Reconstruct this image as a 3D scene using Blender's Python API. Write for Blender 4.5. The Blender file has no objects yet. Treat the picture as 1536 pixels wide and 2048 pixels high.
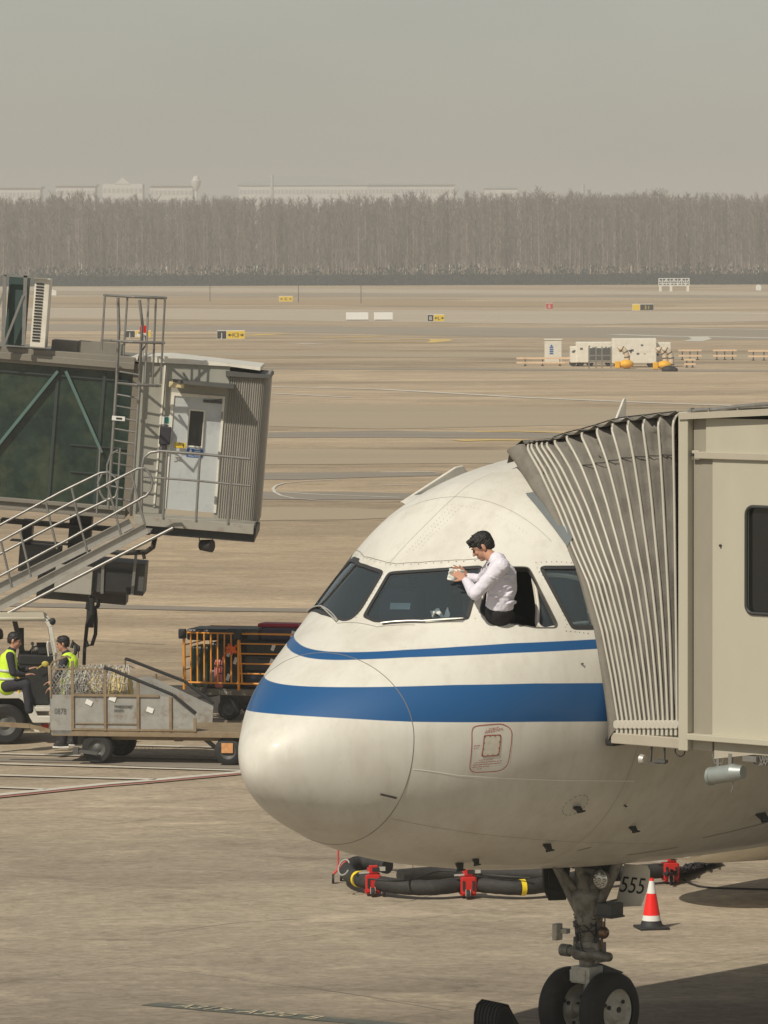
import bpy, bmesh, math, random
from mathutils import Vector, Matrix, geometry, noise
random.seed(7)
R = math.radians
scene = bpy.context.scene
col = scene.collection
# ---------------------------------------------------------------- camera, sky, sun
CAM_H = 8.1
FPX = 10000.0
PITCH = math.atan(524 / FPX)
ROLL = R(-0.156)
cam = bpy.data.objects.new('camera', bpy.data.cameras.new('camera'))
col.objects.link(cam)
cam.matrix_world = Matrix.Translation((0, 0, CAM_H)) @ Matrix.Rotation(R(90) - PITCH, 4, 'X') @ Matrix.Rotation(ROLL, 4, 'Z')
cam.data.lens = 36 * FPX / 2048
cam.data.sensor_width = 36
cam.data.clip_start = 1
cam.data.clip_end = 9000
scene.camera = cam
SUN_EL = R(46)
SUN_DIR = Vector((-0.61, -0.79, 0)).normalized() * math.cos(SUN_EL) + Vector((0, 0, math.sin(SUN_EL)))
sun = bpy.data.objects.new('sun', bpy.data.lights.new('sun', 'SUN'))
col.objects.link(sun)
sun.data.energy = 3.6
sun.data.angle = R(0.6)
sun.data.color = (1.0, 0.93, 0.80)
sun.rotation_euler = SUN_DIR.to_track_quat('Z', 'Y').to_euler()
w = bpy.data.worlds.new("World")
scene.world = w
w.use_nodes = True
nt = w.node_tree
nt.nodes.clear()
sky = nt.nodes.new('ShaderNodeTexSky')
sky.sky_type = 'NISHITA'
sky.sun_disc = False
sky.sun_elevation = SUN_EL
sky.sun_rotation = math.atan2(SUN_DIR.x, SUN_DIR.y)
sky.dust_density = 0.9
sky.air_density = 1.0
sky.ozone_density = 1.0
hsv = nt.nodes.new('ShaderNodeHueSaturation')
hsv.inputs['Saturation'].default_value = 0.42
mulc = nt.nodes.new('ShaderNodeMix'); mulc.data_type = 'RGBA'; mulc.blend_type = 'MULTIPLY'
mulc.inputs[0].default_value = 1.0
mulc.inputs[7].default_value = (0.965, 0.955, 0.895, 1)
bg = nt.nodes.new('ShaderNodeBackground')
bg.inputs['Strength'].default_value = 0.072
out = nt.nodes.new('ShaderNodeOutputWorld')
nt.links.new(sky.outputs[0], hsv.inputs['Color'])
tcw = nt.nodes.new('ShaderNodeTexCoord'); nzw = nt.nodes.new('ShaderNodeTexNoise'); mpw = nt.nodes.new('ShaderNodeMapping')
mpw.inputs['Scale'].default_value = (1, 1, 2.2)
nt.links.new(tcw.outputs['Generated'], mpw.inputs[0]); nt.links.new(mpw.outputs[0], nzw.inputs['Vector'])
nzw.inputs['Scale'].default_value = 16; nzw.inputs['Detail'].default_value = 4
rpw = nt.nodes.new('ShaderNodeValToRGB'); rpw.color_ramp.elements[0].position = .35; rpw.color_ramp.elements[0].color = (.955, .955, .96, 1)
rpw.color_ramp.elements[1].position = .65; rpw.color_ramp.elements[1].color = (1.03, 1.02, 1.01, 1)
nt.links.new(nzw.outputs['Fac'], rpw.inputs[0])
mw = nt.nodes.new('ShaderNodeMix'); mw.data_type = 'RGBA'; mw.blend_type = 'MULTIPLY'; mw.inputs[0].default_value = 1
nt.links.new(hsv.outputs[0], mw.inputs[6]); nt.links.new(rpw.outputs[0], mw.inputs[7])
nt.links.new(mw.outputs[2], mulc.inputs[6])
nt.links.new(mulc.outputs[2], bg.inputs['Color'])
nt.links.new(bg.outputs[0], out.inputs['Surface'])
scene.view_settings.view_transform = 'Standard'
scene.view_settings.look = 'None'
scene.view_settings.exposure = 0.0
scene.view_settings.gamma = 1.0
scene.render.engine = 'CYCLES'
scene.cycles.use_denoising = True
scene.cycles.volume_bounces = 1
scene.cycles.max_bounces = 6

# ---------------------------------------------------------------- measuring helpers: a point of the photograph to a place at a known distance
def ray(px, py):
    x, y = px - 768, py - 1024
    cr, sr = math.cos(-ROLL), math.sin(-ROLL)
    x, y = cr * x - sr * y, sr * x + cr * y
    v = Vector((x / FPX, 1.0, -y / FPX))
    c, s = math.cos(-PITCH), math.sin(-PITCH)
    return Vector((v.x, v.y * c - v.z * s, v.y * s + v.z * c))
EYE = Vector((0, 0, CAM_H))
def at(px, py, Y):
    r = ray(px, py)
    return EYE + r * (Y / r.y)
def gnd(px, py, z=0.0):
    r = ray(px, py)
    return EYE + r * ((z - CAM_H) / r.z)
def hit(px, py, p0, n):
    r = ray(px, py)
    return EYE + r * ((p0 - EYE).dot(n) / r.dot(n))

# ---------------------------------------------------------------- objects
def link(o, parent=None):
    col.objects.link(o)
    if parent is not None: o.parent = parent
    return o
def tag(o, label=None, cat=None, group=None, kind=None):
    if label: o['label'] = label
    if cat: o['category'] = cat
    if group: o['group'] = group
    if kind: o['kind'] = kind
    return o
def thing(name, label, cat, loc=(0, 0, 0), rz=0.0, group=None, ry=0.0):
    o = bpy.data.objects.new(name, None)
    link(o)
    o.location = loc
    o.rotation_euler = (0, ry, rz)
    o.empty_display_size = 0.3
    return tag(o, label, cat, group)
def copy_tree(o, parent=None):
    kids = [c for c in bpy.data.objects if c.parent == o]
    c = o.copy()
    link(c)
    if parent is not None: c.parent = parent
    for k in kids: copy_tree(k, c)
    return c
def inv(root):
    return (Matrix.Translation(root.location) @ root.rotation_euler.to_matrix().to_4x4()).inverted()

# ---------------------------------------------------------------- materials
MATS = {}
def M(name, rgb, rough=0.6, metal=0.0, var=0.12, scale=3.0, bump=0.0, dirt=None, dirt_amt=0.0, dirt_scale=1.5, stretch=(1, 1, 1), coat=0.0, emit=None, spec=0.5, dirt_lo=0.52):
    if name in MATS: return MATS[name]
    m = bpy.data.materials.new(name)
    m.use_nodes = True
    n = m.node_tree
    b = n.nodes['Principled BSDF']
    b.inputs['Roughness'].default_value = rough
    b.inputs['Metallic'].default_value = metal
    b.inputs['Specular IOR Level'].default_value = spec
    b.inputs['Coat Weight'].default_value = coat
    b.inputs['Coat Roughness'].default_value = 0.15
    tc = n.nodes.new('ShaderNodeTexCoord')
    mp = n.nodes.new('ShaderNodeMapping')
    mp.inputs['Scale'].default_value = stretch
    n.links.new(tc.outputs['Object'], mp.inputs['Vector'])
    nz = n.nodes.new('ShaderNodeTexNoise')
    nz.inputs['Scale'].default_value = scale
    nz.inputs['Detail'].default_value = 6
    nz.inputs['Roughness'].default_value = 0.62
    n.links.new(mp.outputs[0], nz.inputs['Vector'])
    mx = n.nodes.new('ShaderNodeMix'); mx.data_type = 'RGBA'
    mx.inputs[6].default_value = (*[c * (1 - var * 1.6) for c in rgb], 1)
    mx.inputs[7].default_value = (*[min(1, c * (1 + var * 1.6)) for c in rgb], 1)
    n.links.new(nz.outputs['Fac'], mx.inputs[0])
    last = mx.outputs[2]
    if dirt is not None:
        n2 = n.nodes.new('ShaderNodeTexNoise')
        n2.inputs['Scale'].default_value = dirt_scale
        n2.inputs['Detail'].default_value = 8
        n2.inputs['Roughness'].default_value = 0.7
        n.links.new(mp.outputs[0], n2.inputs['Vector'])
        rp = n.nodes.new('ShaderNodeMapRange')
        rp.inputs['From Min'].default_value = dirt_lo
        rp.inputs['From Max'].default_value = dirt_lo + 0.2
        rp.inputs['To Max'].default_value = dirt_amt
        n.links.new(n2.outputs['Fac'], rp.inputs['Value'])
        m2 = n.nodes.new('ShaderNodeMix'); m2.data_type = 'RGBA'
        m2.inputs[7].default_value = (*dirt, 1)
        n.links.new(rp.outputs[0], m2.inputs[0])
        n.links.new(last, m2.inputs[6])
        last = m2.outputs[2]
    n.links.new(last, b.inputs['Base Color'])
    if bump:
        bp = n.nodes.new('ShaderNodeBump')
        bp.inputs['Strength'].default_value = bump
        bp.inputs['Distance'].default_value = 0.02
        n.links.new(nz.outputs['Fac'], bp.inputs['Height'])
        n.links.new(bp.outputs[0], b.inputs['Normal'])
    if emit:
        b.inputs['Emission Color'].default_value = (*emit[0], 1)
        b.inputs['Emission Strength'].default_value = emit[1]
    MATS[name] = m
    return m
rust = (0.16, 0.07, 0.03)
grime = (0.10, 0.085, 0.065)
mWhite = M('white_paint', (0.74, 0.70, 0.60), 0.35, dirt=(0.45, 0.40, 0.32), dirt_amt=0.5, dirt_scale=2.5)
mCream = M('cream_paint', (0.455, 0.425, 0.33), 0.5, var=0.05, dirt=(0.40, 0.36, 0.27), dirt_amt=0.45, dirt_scale=1.2, stretch=(1, 1, .35))
mCreamD = M('cream_trim', (0.42, 0.38, 0.30), 0.5, var=0.08, dirt=(0.28, 0.25, 0.19), dirt_amt=0.5)
mGreyWall = M('grey_wall_paint', (0.33, 0.32, 0.27), 0.5, var=0.08, dirt=(0.17, 0.155, 0.12), dirt_amt=0.6, dirt_scale=2.0, stretch=(1, 1, .4))
mCorr = M('corrugated_metal', (0.34, 0.32, 0.28), 0.45, metal=0.2, var=0.08)
mSteel = M('galvanised_steel', (0.29, 0.28, 0.26), 0.42, metal=0.55, var=0.15, scale=12, dirt=(0.16, 0.13, 0.10), dirt_amt=0.5, dirt_scale=5)
mSteelLt = M('bright_alloy', (0.62, 0.60, 0.55), 0.35, metal=0.5, var=0.1, scale=10, dirt=(0.35, 0.31, 0.26), dirt_amt=0.6, dirt_scale=4)
mDark = M('dark_metal', (0.035, 0.035, 0.034), 0.5, metal=0.2, var=0.3, scale=8, dirt=(0.08, 0.065, 0.05), dirt_amt=0.5)
mDarkGrey = M('dark_grey_paint', (0.085, 0.085, 0.08), 0.55, var=0.2, dirt=(0.14, 0.11, 0.08), dirt_amt=0.5)
mBlack = M('black_rubber', (0.018, 0.018, 0.018), 0.65, var=0.25, scale=20, dirt=(0.06, 0.05, 0.04), dirt_amt=0.4)
mYellow = M('yellow_paint', (0.72, 0.36, 0.035), 0.45, var=0.1, dirt=(0.35, 0.16, 0.04), dirt_amt=0.5, dirt_scale=6)
mRed = M('red_paint', (0.55, 0.02, 0.015), 0.45, var=0.12, dirt=(0.2, 0.02, 0.015), dirt_amt=0.5, dirt_scale=10)
mBlue = M('blue_sign', (0.02, 0.12, 0.38), 0.5)
mSignY = M('sign_yellow', (0.72, 0.50, 0.03), 0.6, var=0.06)
mSignW = M('sign_white', (0.75, 0.74, 0.70), 0.6, var=0.05)
mSignK = M('sign_black', (0.02, 0.02, 0.02), 0.6)
mVest = M('hivis_fabric', (0.62, 0.92, 0.05), 0.75, var=0.12, scale=14)
mVestS = M('vest_tape', (0.55, 0.56, 0.50), 0.4, var=0.08)
mCloth = M('dark_uniform', (0.03, 0.03, 0.038), 0.85, var=0.25, scale=12)
mSkin = M('skin', (0.50, 0.26, 0.17), 0.5, var=0.07, scale=10)
mHair = M('black_hair', (0.012, 0.010, 0.009), 0.5, var=0.4, scale=40, bump=0.6)
mShirt = M('shirt_fabric', (0.72, 0.69, 0.76), 0.8, var=0.04, scale=9)
mTrouser = M('black_trousers', (0.014, 0.013, 0.016), 0.85, var=0.2)

# ---------------------------------------------------------------- mesh builder
class G:
    def __init__(s): s.b = bmesh.new(); s.mi = 0
    def _m(s, fs):
        for f in fs: f.material_index = s.mi
    def box(s, c, size, rot=None):
        mt = Matrix.Translation(Vector(c)) @ (rot.to_4x4() if rot is not None else Matrix()) @ Matrix.Diagonal((size[0], size[1], size[2], 1))
        r = bmesh.ops.create_cube(s.b, size=1.0, matrix=mt)
        s._m({f for v in r['verts'] for f in v.link_faces}); return s
    def box2(s, lo, hi):
        return s.box([(a + b) / 2 for a, b in zip(lo, hi)], [abs(b - a) for a, b in zip(lo, hi)])
    def beam(s, p, q, wd, ht, up=(0, 0, 1)):
        p, q = Vector(p), Vector(q); d = q - p; L = d.length
        if L < 1e-6: return s
        x = d / L; u = Vector(up); y = u.cross(x)
        if y.length < 1e-4: y = Vector((0, 1, 0)).cross(x)
        y.normalize(); z = x.cross(y)
        return s.box((p + q) / 2, (L, wd, ht), Matrix((x, y, z)).transposed())
    def cyl(s, p, q, r, r2=None, n=14, cap=True):
        p, q = Vector(p), Vector(q); d = q - p
        if d.length < 1e-6: return s
        mt = Matrix.Translation((p + q) / 2) @ d.to_track_quat('Z', 'Y').to_matrix().to_4x4()
        rr = bmesh.ops.create_cone(s.b, cap_ends=cap, segments=n, radius1=r, radius2=r if r2 is None else r2, depth=d.length, matrix=mt)
        s._m({f for v in rr['verts'] for f in v.link_faces}); return s
    def sph(s, c, r, sc=(1, 1, 1), n=16, rot=None):
        mt = Matrix.Translation(Vector(c)) @ (rot.to_4x4() if rot is not None else Matrix()) @ Matrix.Diagonal((*sc, 1))
        rr = bmesh.ops.create_uvsphere(s.b, u_segments=n, v_segments=max(6, n // 2), radius=r, matrix=mt)
        s._m({f for v in rr['verts'] for f in v.link_faces}); return s
    def cap(s, p, q, r1, r2, n=14):
        s.cyl(p, q, r1, r2, n); s.sph(p, r1, n=n); s.sph(q, r2, n=n); return s
    def tube(s, pts, r, n=8, closed=False, rads=None):
        pts = [Vector(p) for p in pts]; rings = []; N = len(pts)
        prev = None
        for i, p in enumerate(pts):
            a = pts[(i - 1) % N] if (closed or i > 0) else p
            c = pts[(i + 1) % N] if (closed or i < N - 1) else p
            t = (c - a).normalized()
            if prev is None:
                u = Vector((0, 0, 1)) if abs(t.z) < .9 else Vector((1, 0, 0))
                u = (u - t * u.dot(t)).normalized()
            else:
                u = (prev - t * prev.dot(t)).normalized()
            prev = u; v = t.cross(u)
            rr = rads[i] if rads else r
            rings.append([s.b.verts.new(p + (u * math.cos(k * 2 * math.pi / n) + v * math.sin(k * 2 * math.pi / n)) * rr) for k in range(n)])
        for i in range(N if closed else N - 1):
            A, B = rings[i], rings[(i + 1) % N]
            for k in range(n):
                f = s.b.faces.new((A[k], A[(k + 1) % n], B[(k + 1) % n], B[k])); f.material_index = s.mi
        if not closed:
            for rg in (rings[0][::-1], rings[-1]):
                f = s.b.faces.new(rg); f.material_index = s.mi
        return s
    def prism(s, poly, vec):
        vec = Vector(vec)
        A = [s.b.verts.new(Vector(p)) for p in poly]; B = [s.b.verts.new(Vector(p) + vec) for p in poly]
        n = len(A); fs = [s.b.faces.new(A[::-1]), s.b.faces.new(B)]
        for k in range(n): fs.append(s.b.faces.new((A[k], A[(k + 1) % n], B[(k + 1) % n], B[k])))
        s._m(fs); bmesh.ops.recalc_face_normals(s.b, faces=fs); return s
    def poly(s, pts):
        f = s.b.faces.new([s.b.verts.new(Vector(p)) for p in pts]); f.material_index = s.mi; return s
    def grid(s, rows):
        V = [[s.b.verts.new(Vector(p)) for p in r] for r in rows]
        for i in range(len(V) - 1):
            for j in range(len(V[0]) - 1):
                f = s.b.faces.new((V[i][j], V[i][j + 1], V[i + 1][j + 1], V[i + 1][j])); f.material_index = s.mi
        return s
    def lathe(s, prof, o, ax, n=24, a0=0, a1=2 * math.pi):
        o = Vector(o); ax = Vector(ax).normalized()
        u = Vector((0, 0, 1)) if abs(ax.z) < .9 else Vector((1, 0, 0)); u = (u - ax * u.dot(ax)).normalized(); v = ax.cross(u)
        full = abs(a1 - a0 - 2 * math.pi) < 1e-4
        N = n if full else n + 1
        rows = [[s.b.verts.new(o + ax * h + (u * math.cos(a0 + (a1 - a0) * k / n) + v * math.sin(a0 + (a1 - a0) * k / n)) * max(r, 1e-4)) for k in range(N)] for h, r in prof]
        for i in range(len(rows) - 1):
            for k in range(n):
                k2 = (k + 1) % N
                f = s.b.faces.new((rows[i][k], rows[i][k2], rows[i + 1][k2], rows[i + 1][k])); f.material_index = s.mi
        return s
    def build(s, name, mat, parent=None, smooth=None, bevel=0.0, xf=None, mods=None):
        me = bpy.data.meshes.new(name)
        if xf is not None: s.b.transform(xf)
        s.b.to_mesh(me); s.b.free()
        for mm in (mat if isinstance(mat, (list, tuple)) else [mat]): me.materials.append(mm)
        o = bpy.data.objects.new(name, me); link(o, parent)
        if smooth is not None:
            me.polygons.foreach_set('use_smooth', [True] * len(me.polygons))
            if smooth < 179:
                es = bmesh.new(); es.from_mesh(me)
                for e in es.edges:
                    if len(e.link_faces) == 2 and e.calc_face_angle(0) > R(smooth): e.smooth = False
                es.to_mesh(me); es.free()
        if bevel:
            bv = o.modifiers.new('bevel', 'BEVEL'); bv.width = bevel; bv.segments = 2; bv.limit_method = 'ANGLE'; bv.angle_limit = R(40)
        return o
def arc(c, r, a0, a1, n, ux, uy):
    c, ux, uy = Vector(c), Vector(ux), Vector(uy)
    return [c + ux * (r * math.cos(a0 + (a1 - a0) * k / n)) + uy * (r * math.sin(a0 + (a1 - a0) * k / n)) for k in range(n + 1)]
def text(name, body, size, mat, parent, mt, shear=0.0, sx=1.0, ext=0.002, align='LEFT'):
    c = bpy.data.curves.new(name, 'FONT')
    c.body = body; c.size = size; c.shear = shear; c.extrude = ext; c.align_x = align
    c.materials.append(mat)
    tmp = bpy.data.objects.new(name + '_tmp', c)
    me = bpy.data.meshes.new_from_object(tmp)
    bpy.data.objects.remove(tmp)
    me.transform(mt @ Matrix.Diagonal((sx, 1, 1, 1)))
    o = bpy.data.objects.new(name, me); link(o, parent)
    return o
def frame_mt(o, x, y):
    x, y = Vector(x).normalized(), Vector(y); z = x.cross(y).normalized(); y = z.cross(x)
    m = Matrix((x, y, z)).transposed().to_4x4(); m.translation = Vector(o); return m

# ================================================================ THE SETTING: ground, markings, far wood
def ground_mat():
    m = bpy.data.materials.new('apron_concrete'); m.use_nodes = True
    n = m.node_tree; b = n.nodes['Principled BSDF']; b.inputs['Roughness'].default_value = 0.85
    b.inputs['Specular IOR Level'].default_value = 0.25
    tc = n.nodes.new('ShaderNodeTexCoord')
    def nz(sc, det, st, rough=.6):
        mp = n.nodes.new('ShaderNodeMapping'); mp.inputs['Scale'].default_value = st
        mp.inputs['Rotation'].default_value = (0, 0, R(7))
        n.links.new(tc.outputs['Object'], mp.inputs['Vector'])
        t = n.nodes.new('ShaderNodeTexNoise'); t.inputs['Scale'].default_value = sc; t.inputs['Detail'].default_value = det
        t.inputs['Roughness'].default_value = rough; t.inputs['Distortion'].default_value = 0.9
        n.links.new(mp.outputs[0], t.inputs['Vector']); return t.outputs['Fac']
    a = nz(0.06, 8, (.5, 1.2, 1)); c = nz(0.7, 9, (.6, 1.25, 1), .72); d = nz(7, 6, (.8, 1.2, 1), .75); e = nz(0.012, 5, (.25, 1.6, 1))
    def ramp(src, stops):
        r = n.nodes.new('ShaderNodeValToRGB'); el = r.color_ramp.elements
        el[0].position, el[0].color = stops[0][0], (*stops[0][1], 1); el[1].position, el[1].color = stops[-1][0], (*stops[-1][1], 1)
        for p, cc in stops[1:-1]:
            x = el.new(p); x.color = (*cc, 1)
        n.links.new(src, r.inputs[0]); return r.outputs[0]
    def mix(f, A, B, mode='MIX', isf=True):
        x = n.nodes.new('ShaderNodeMix'); x.data_type = 'RGBA'; x.blend_type = mode
        if isf: n.links.new(f, x.inputs[0])
        else: x.inputs[0].default_value = f
        n.links.new(A, x.inputs[6]); n.links.new(B, x.inputs[7]); return x.outputs[2]
    base = ramp(e, [(.30, (.300, .253, .194)), (.5, (.395, .336, .258)), (.70, (.495, .424, .328))])
    v1 = ramp(a, [(.34, (.66, .65, .65)), (.5, (1, 1, 1)), (.68, (1.2, 1.19, 1.17))])
    v2 = ramp(c, [(.30, (.62, .605, .58)), (.42, (.90, .895, .885)), (.56, (1.03, 1.03, 1.02)), (.68, (1.36, 1.34, 1.30))])
    v3 = ramp(d, [(.34, (.74, .73, .71)), (.66, (1.22, 1.21, 1.19))])
    o = mix(1, base, v1, 'MULTIPLY', False); o = mix(1, o, v2, 'MULTIPLY', False); o = mix(1, o, v3, 'MULTIPLY', False)
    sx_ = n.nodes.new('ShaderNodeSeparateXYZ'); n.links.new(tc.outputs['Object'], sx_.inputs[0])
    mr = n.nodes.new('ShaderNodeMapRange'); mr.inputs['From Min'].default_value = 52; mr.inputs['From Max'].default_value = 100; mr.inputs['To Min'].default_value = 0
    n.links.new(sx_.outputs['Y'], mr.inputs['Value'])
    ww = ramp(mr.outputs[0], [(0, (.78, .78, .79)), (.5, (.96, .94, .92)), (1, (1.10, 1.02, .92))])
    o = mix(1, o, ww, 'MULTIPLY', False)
    # slab joints
    mp = n.nodes.new('ShaderNodeMapping'); mp.inputs['Rotation'].default_value = (0, 0, R(-48))
    n.links.new(tc.outputs['Object'], mp.inputs['Vector'])
    br = n.nodes.new('ShaderNodeTexBrick'); br.offset = 0; br.inputs['Scale'].default_value = 1
    br.inputs['Brick Width'].default_value = 5; br.inputs['Row Height'].default_value = 5
    br.inputs['Mortar Size'].default_value = 0.012; br.inputs['Mortar Smooth'].default_value = .4
    br.inputs['Color1'].default_value = (1, 1, 1, 1); br.inputs['Color2'].default_value = (.93, .93, .93, 1); br.inputs['Mortar'].default_value = (.62, .60, .58, 1)
    n.links.new(mp.outputs[0], br.inputs['Vector'])
    o = mix(1, o, br.outputs['Color'], 'MULTIPLY', False)
    n.links.new(o, b.inputs['Base Color'])
    bp = n.nodes.new('ShaderNodeBump'); bp.inputs['Strength'].default_value = .25; bp.inputs['Distance'].default_value = .02
    n.links.new(d, bp.inputs['Height']); n.links.new(bp.outputs[0], b.inputs['Normal'])
    return m
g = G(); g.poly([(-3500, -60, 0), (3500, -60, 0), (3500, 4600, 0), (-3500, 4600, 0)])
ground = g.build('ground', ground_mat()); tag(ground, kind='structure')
def yD(y): return gnd(768, y).y
mAsph = M('taxiway_asphalt', (0.31, 0.262, 0.198), 0.9, var=0.16, scale=.05, stretch=(.3, 1.5, 1), dirt=(0.30, 0.26, 0.20), dirt_amt=.5, dirt_scale=.02)
mPale = M('pale_concrete', (0.46, 0.385, 0.285), 0.9, var=0.10, scale=.03, stretch=(.3, 2, 1), dirt=(0.42, 0.35, 0.25), dirt_amt=.5, dirt_scale=.01)
mGrass = M('dry_grass', (0.37, 0.27, 0.155), 0.95, var=0.14, scale=.05, stretch=(.2, 1.5, 1), dirt=(0.50, 0.42, 0.28), dirt_amt=.5, dirt_scale=.02)
mTyre = M('tyre_darkened_concrete', (0.265, 0.228, 0.182), 0.85, var=0.2, scale=.3, stretch=(.2, 1.5, 1))
mPale2 = M('warm_concrete', (0.38, 0.31, 0.21), 0.9, var=0.12, scale=.06, stretch=(.3, 2, 1), dirt=(0.34, 0.27, 0.18), dirt_amt=.6, dirt_scale=.03)
def wavy(name, poly_px, mat, z, kind='structure', jag=0.0):
    """sheet whose corners are ground points; its long edges wander a little"""
    g = G(); n = len(poly_px) // 2
    top, bot = poly_px[:n], poly_px[n:][::-1]
    def dens(l, seed):
        P = [gnd(*q) for q in l]; o = []
        for i in range(len(P) - 1):
            for k in range(12):
                t = k / 12; p = P[i].lerp(P[i + 1], t)
                p = p + Vector((0, (noise.noise(Vector((p.x * .05 * 100 / p.y, seed, 0))) * jag * p.y * p.y / 8.1e4), 0)); o.append(p)
        o.append(P[-1]); return o
    A, B = dens(top, z * 77 + 1.3), dens(bot, z * 31 + 7.7)
    g.grid([[(p.x, p.y, z) for p in A], [(p.x, p.y, z) for p in B]])
    return tag(g.build(name, mat), kind=kind)
wavy('grass_field', [(-500, 578), (2000, 594), (2000, 587), (-500, 570)][::-1], mPale, .010)
wavy('far_taxiway', [(-400, 585.5), (700, 588), (1200, 591), (2000, 595), (2000, 598), (1200, 594), (700, 592), (-400, 589)], mAsph, .014, jag=1)
wavy('grass_strip', [(-400, 590), (500, 598), (1000, 604), (1350, 610), (1350, 613), (1000, 612), (500, 609), (-400, 604)], mGrass, .020, jag=3)
wavy('runway_shoulder', [(-400, 612), (500, 618), (1200, 622), (2000, 626), (2000, 632), (1200, 648), (500, 641), (-400, 634)], mPale, .012, jag=3)
wavy('taxiway', [(-400, 644), (500, 652), (1200, 656), (2000, 660), (2000, 684), (1200, 676), (500, 664), (-400, 664)], mAsph, .012, jag=4)
wavy('apron_band', [(-400, 700), (500, 703), (1200, 706), (2000, 714), (2000, 724), (1200, 716), (500, 713), (-400, 708)], mPale2, .012, jag=4)
wavy('stand_edge', [(-400, 733), (500, 735), (1200, 738), (2000, 742), (2000, 746), (1200, 741), (500, 738), (-400, 736)], mAsph, .014, jag=3)
wavy('apron_band', [(300, 806), (760, 808), (1100, 815), (1700, 822), (1700, 852), (1100, 850), (760, 858), (300, 850)], mPale2, .012, jag=9)
wavy('tyre_track', [(300, 869), (760, 862), (1100, 866), (1700, 870), (1700, 878), (1100, 876), (760, 875), (300, 878)], mTyre, .014, jag=5)
wavy('apron_band', [(300, 905), (620, 897), (900, 900), (1200, 900), (1200, 925), (900, 926), (620, 930), (300, 933)], mPale2, .012, jag=9)
wavy('tyre_track', [(300, 950), (560, 946), (760, 945), (885, 946), (880, 951), (760, 954), (600, 960), (300, 962)], mTyre, .014, jag=7)
wavy('tyre_track', [(300, 980), (560, 984), (700, 984), (830, 988), (830, 998), (700, 1000), (560, 1000), (300, 998)], mTyre, .014, jag=7)
wavy('apron_band', [(300, 1016), (560, 1014), (700, 1016), (800, 1020), (800, 1035), (700, 1040), (560, 1042), (300, 1050)], mPale2, .012, jag=9)
wavy('tyre_track', [(-100, 1205), (160, 1208), (420, 1215), (700, 1219), (700, 1226), (420, 1224), (160, 1219), (-100, 1215)], mTyre, .014, jag=6)
wavy('tyre_track', [(-100, 1512), (160, 1519), (300, 1522), (520, 1530), (520, 1541), (300, 1536), (160, 1529), (-100, 1524)], mTyre, .008, jag=4)
mLine = M('white_marking', (0.60, 0.56, 0.48), 0.8, var=0.15, scale=2, dirt=(0.35, 0.31, 0.25), dirt_amt=.7, dirt_scale=1.2)
mLineY = M('yellow_marking', (0.66, 0.46, 0.13), 0.8, var=0.15, scale=1, dirt=(0.42, 0.34, 0.22), dirt_amt=.8, dirt_scale=.6)
mLineR = M('red_marking', (0.36, 0.13, 0.10), 0.8, var=0.15, scale=2)
def line(pts, wd, mat, z=.022, name='apron_line'):
    P = [gnd(*q) for q in pts]; g = G(); L, Q = [], []
    for i, p in enumerate(P):
        a = P[max(i - 1, 0)]; c = P[min(i + 1, len(P) - 1)]; t = (c - a); t.z = 0; t.normalize()
        nrm = Vector((-t.y, t.x, 0)) * wd / 2; L.append((p + nrm).xy); Q.append((p - nrm).xy)
    g.grid([[(*p, z) for p in L], [(*p, z) for p in Q]])
    return tag(g.build(name, mat), kind='structure')
for a, b_ in [((250, 1492), (560, 1500)), ((-60, 1508), (560, 1523)), ((-60, 1528), (620, 1547)), ((-60, 1551), (312, 1561)), ((-60, 1575), (94, 1580.5))]:
    line([a, b_], .15, mLine)
line([(-60, 1598), (211, 1570), (289, 1564), (484, 1546), (640, 1531)], .22, mLine)
line([(-60, 1602.5), (211, 1574), (289, 1568), (484, 1549.5), (640, 1534)], .12, mLineR)
line([(300, 768), (540, 774), (760, 779), (1062, 796), (1300, 806), (1700, 820)], .9, mLine)
line([(300, 781), (540, 787), (700, 795)], .6, mLine)
line([(760, 945), (870, 945)], .35, mLine)
line([(880, 1003), (720, 1004), (640, 1002), (590, 998), (562, 992), (549, 985), (546, 978), (552, 972), (568, 967), (610, 963), (680, 959)], .11, mLine)
line([(560, 985), (640, 990), (800, 996)], .2, mLine)
line([(885, 973), (760, 970)], .15, mLine)
line([(915, 882), (980, 880.5), (1060, 881)], 1.3, mLineY)
line([(950, 864), (1040, 863.5), (1140, 866)], .8, mLineY)
line([(490, 671.5), (560, 668)], 2.2, mLineY)
line([(640, 676), (760, 673)], 1.6, mLineY)
line([(700, 683.5), (860, 685.5), (884, 682), (878, 679), (800, 679)], 2.0, mLineY)
line([(590, 687), (650, 689)], 1.4, mLine)
line([(1225, 669), (1330, 672.5), (1396, 674), (1404, 678), (1385, 683)], 1.8, mLine)
line([(1400, 673), (1700, 680)], 1.8, mLine)
line([(1330, 625), (1700, 629)], 3, mLine)
line([(1090, 652), (1700, 662)], 1.6, mLine)
line([(-60, 1276), (180, 1282), (330, 1290)], .06, mTyre, z=.02, name='surface_crack')
line([(600, 1972), (720, 1991), (900, 2023)], .02, mTyre, z=.004, name='surface_crack')
line([(300, 1868), (470, 1846), (600, 1838)], .015, mTyre, z=.004, name='surface_crack')
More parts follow.
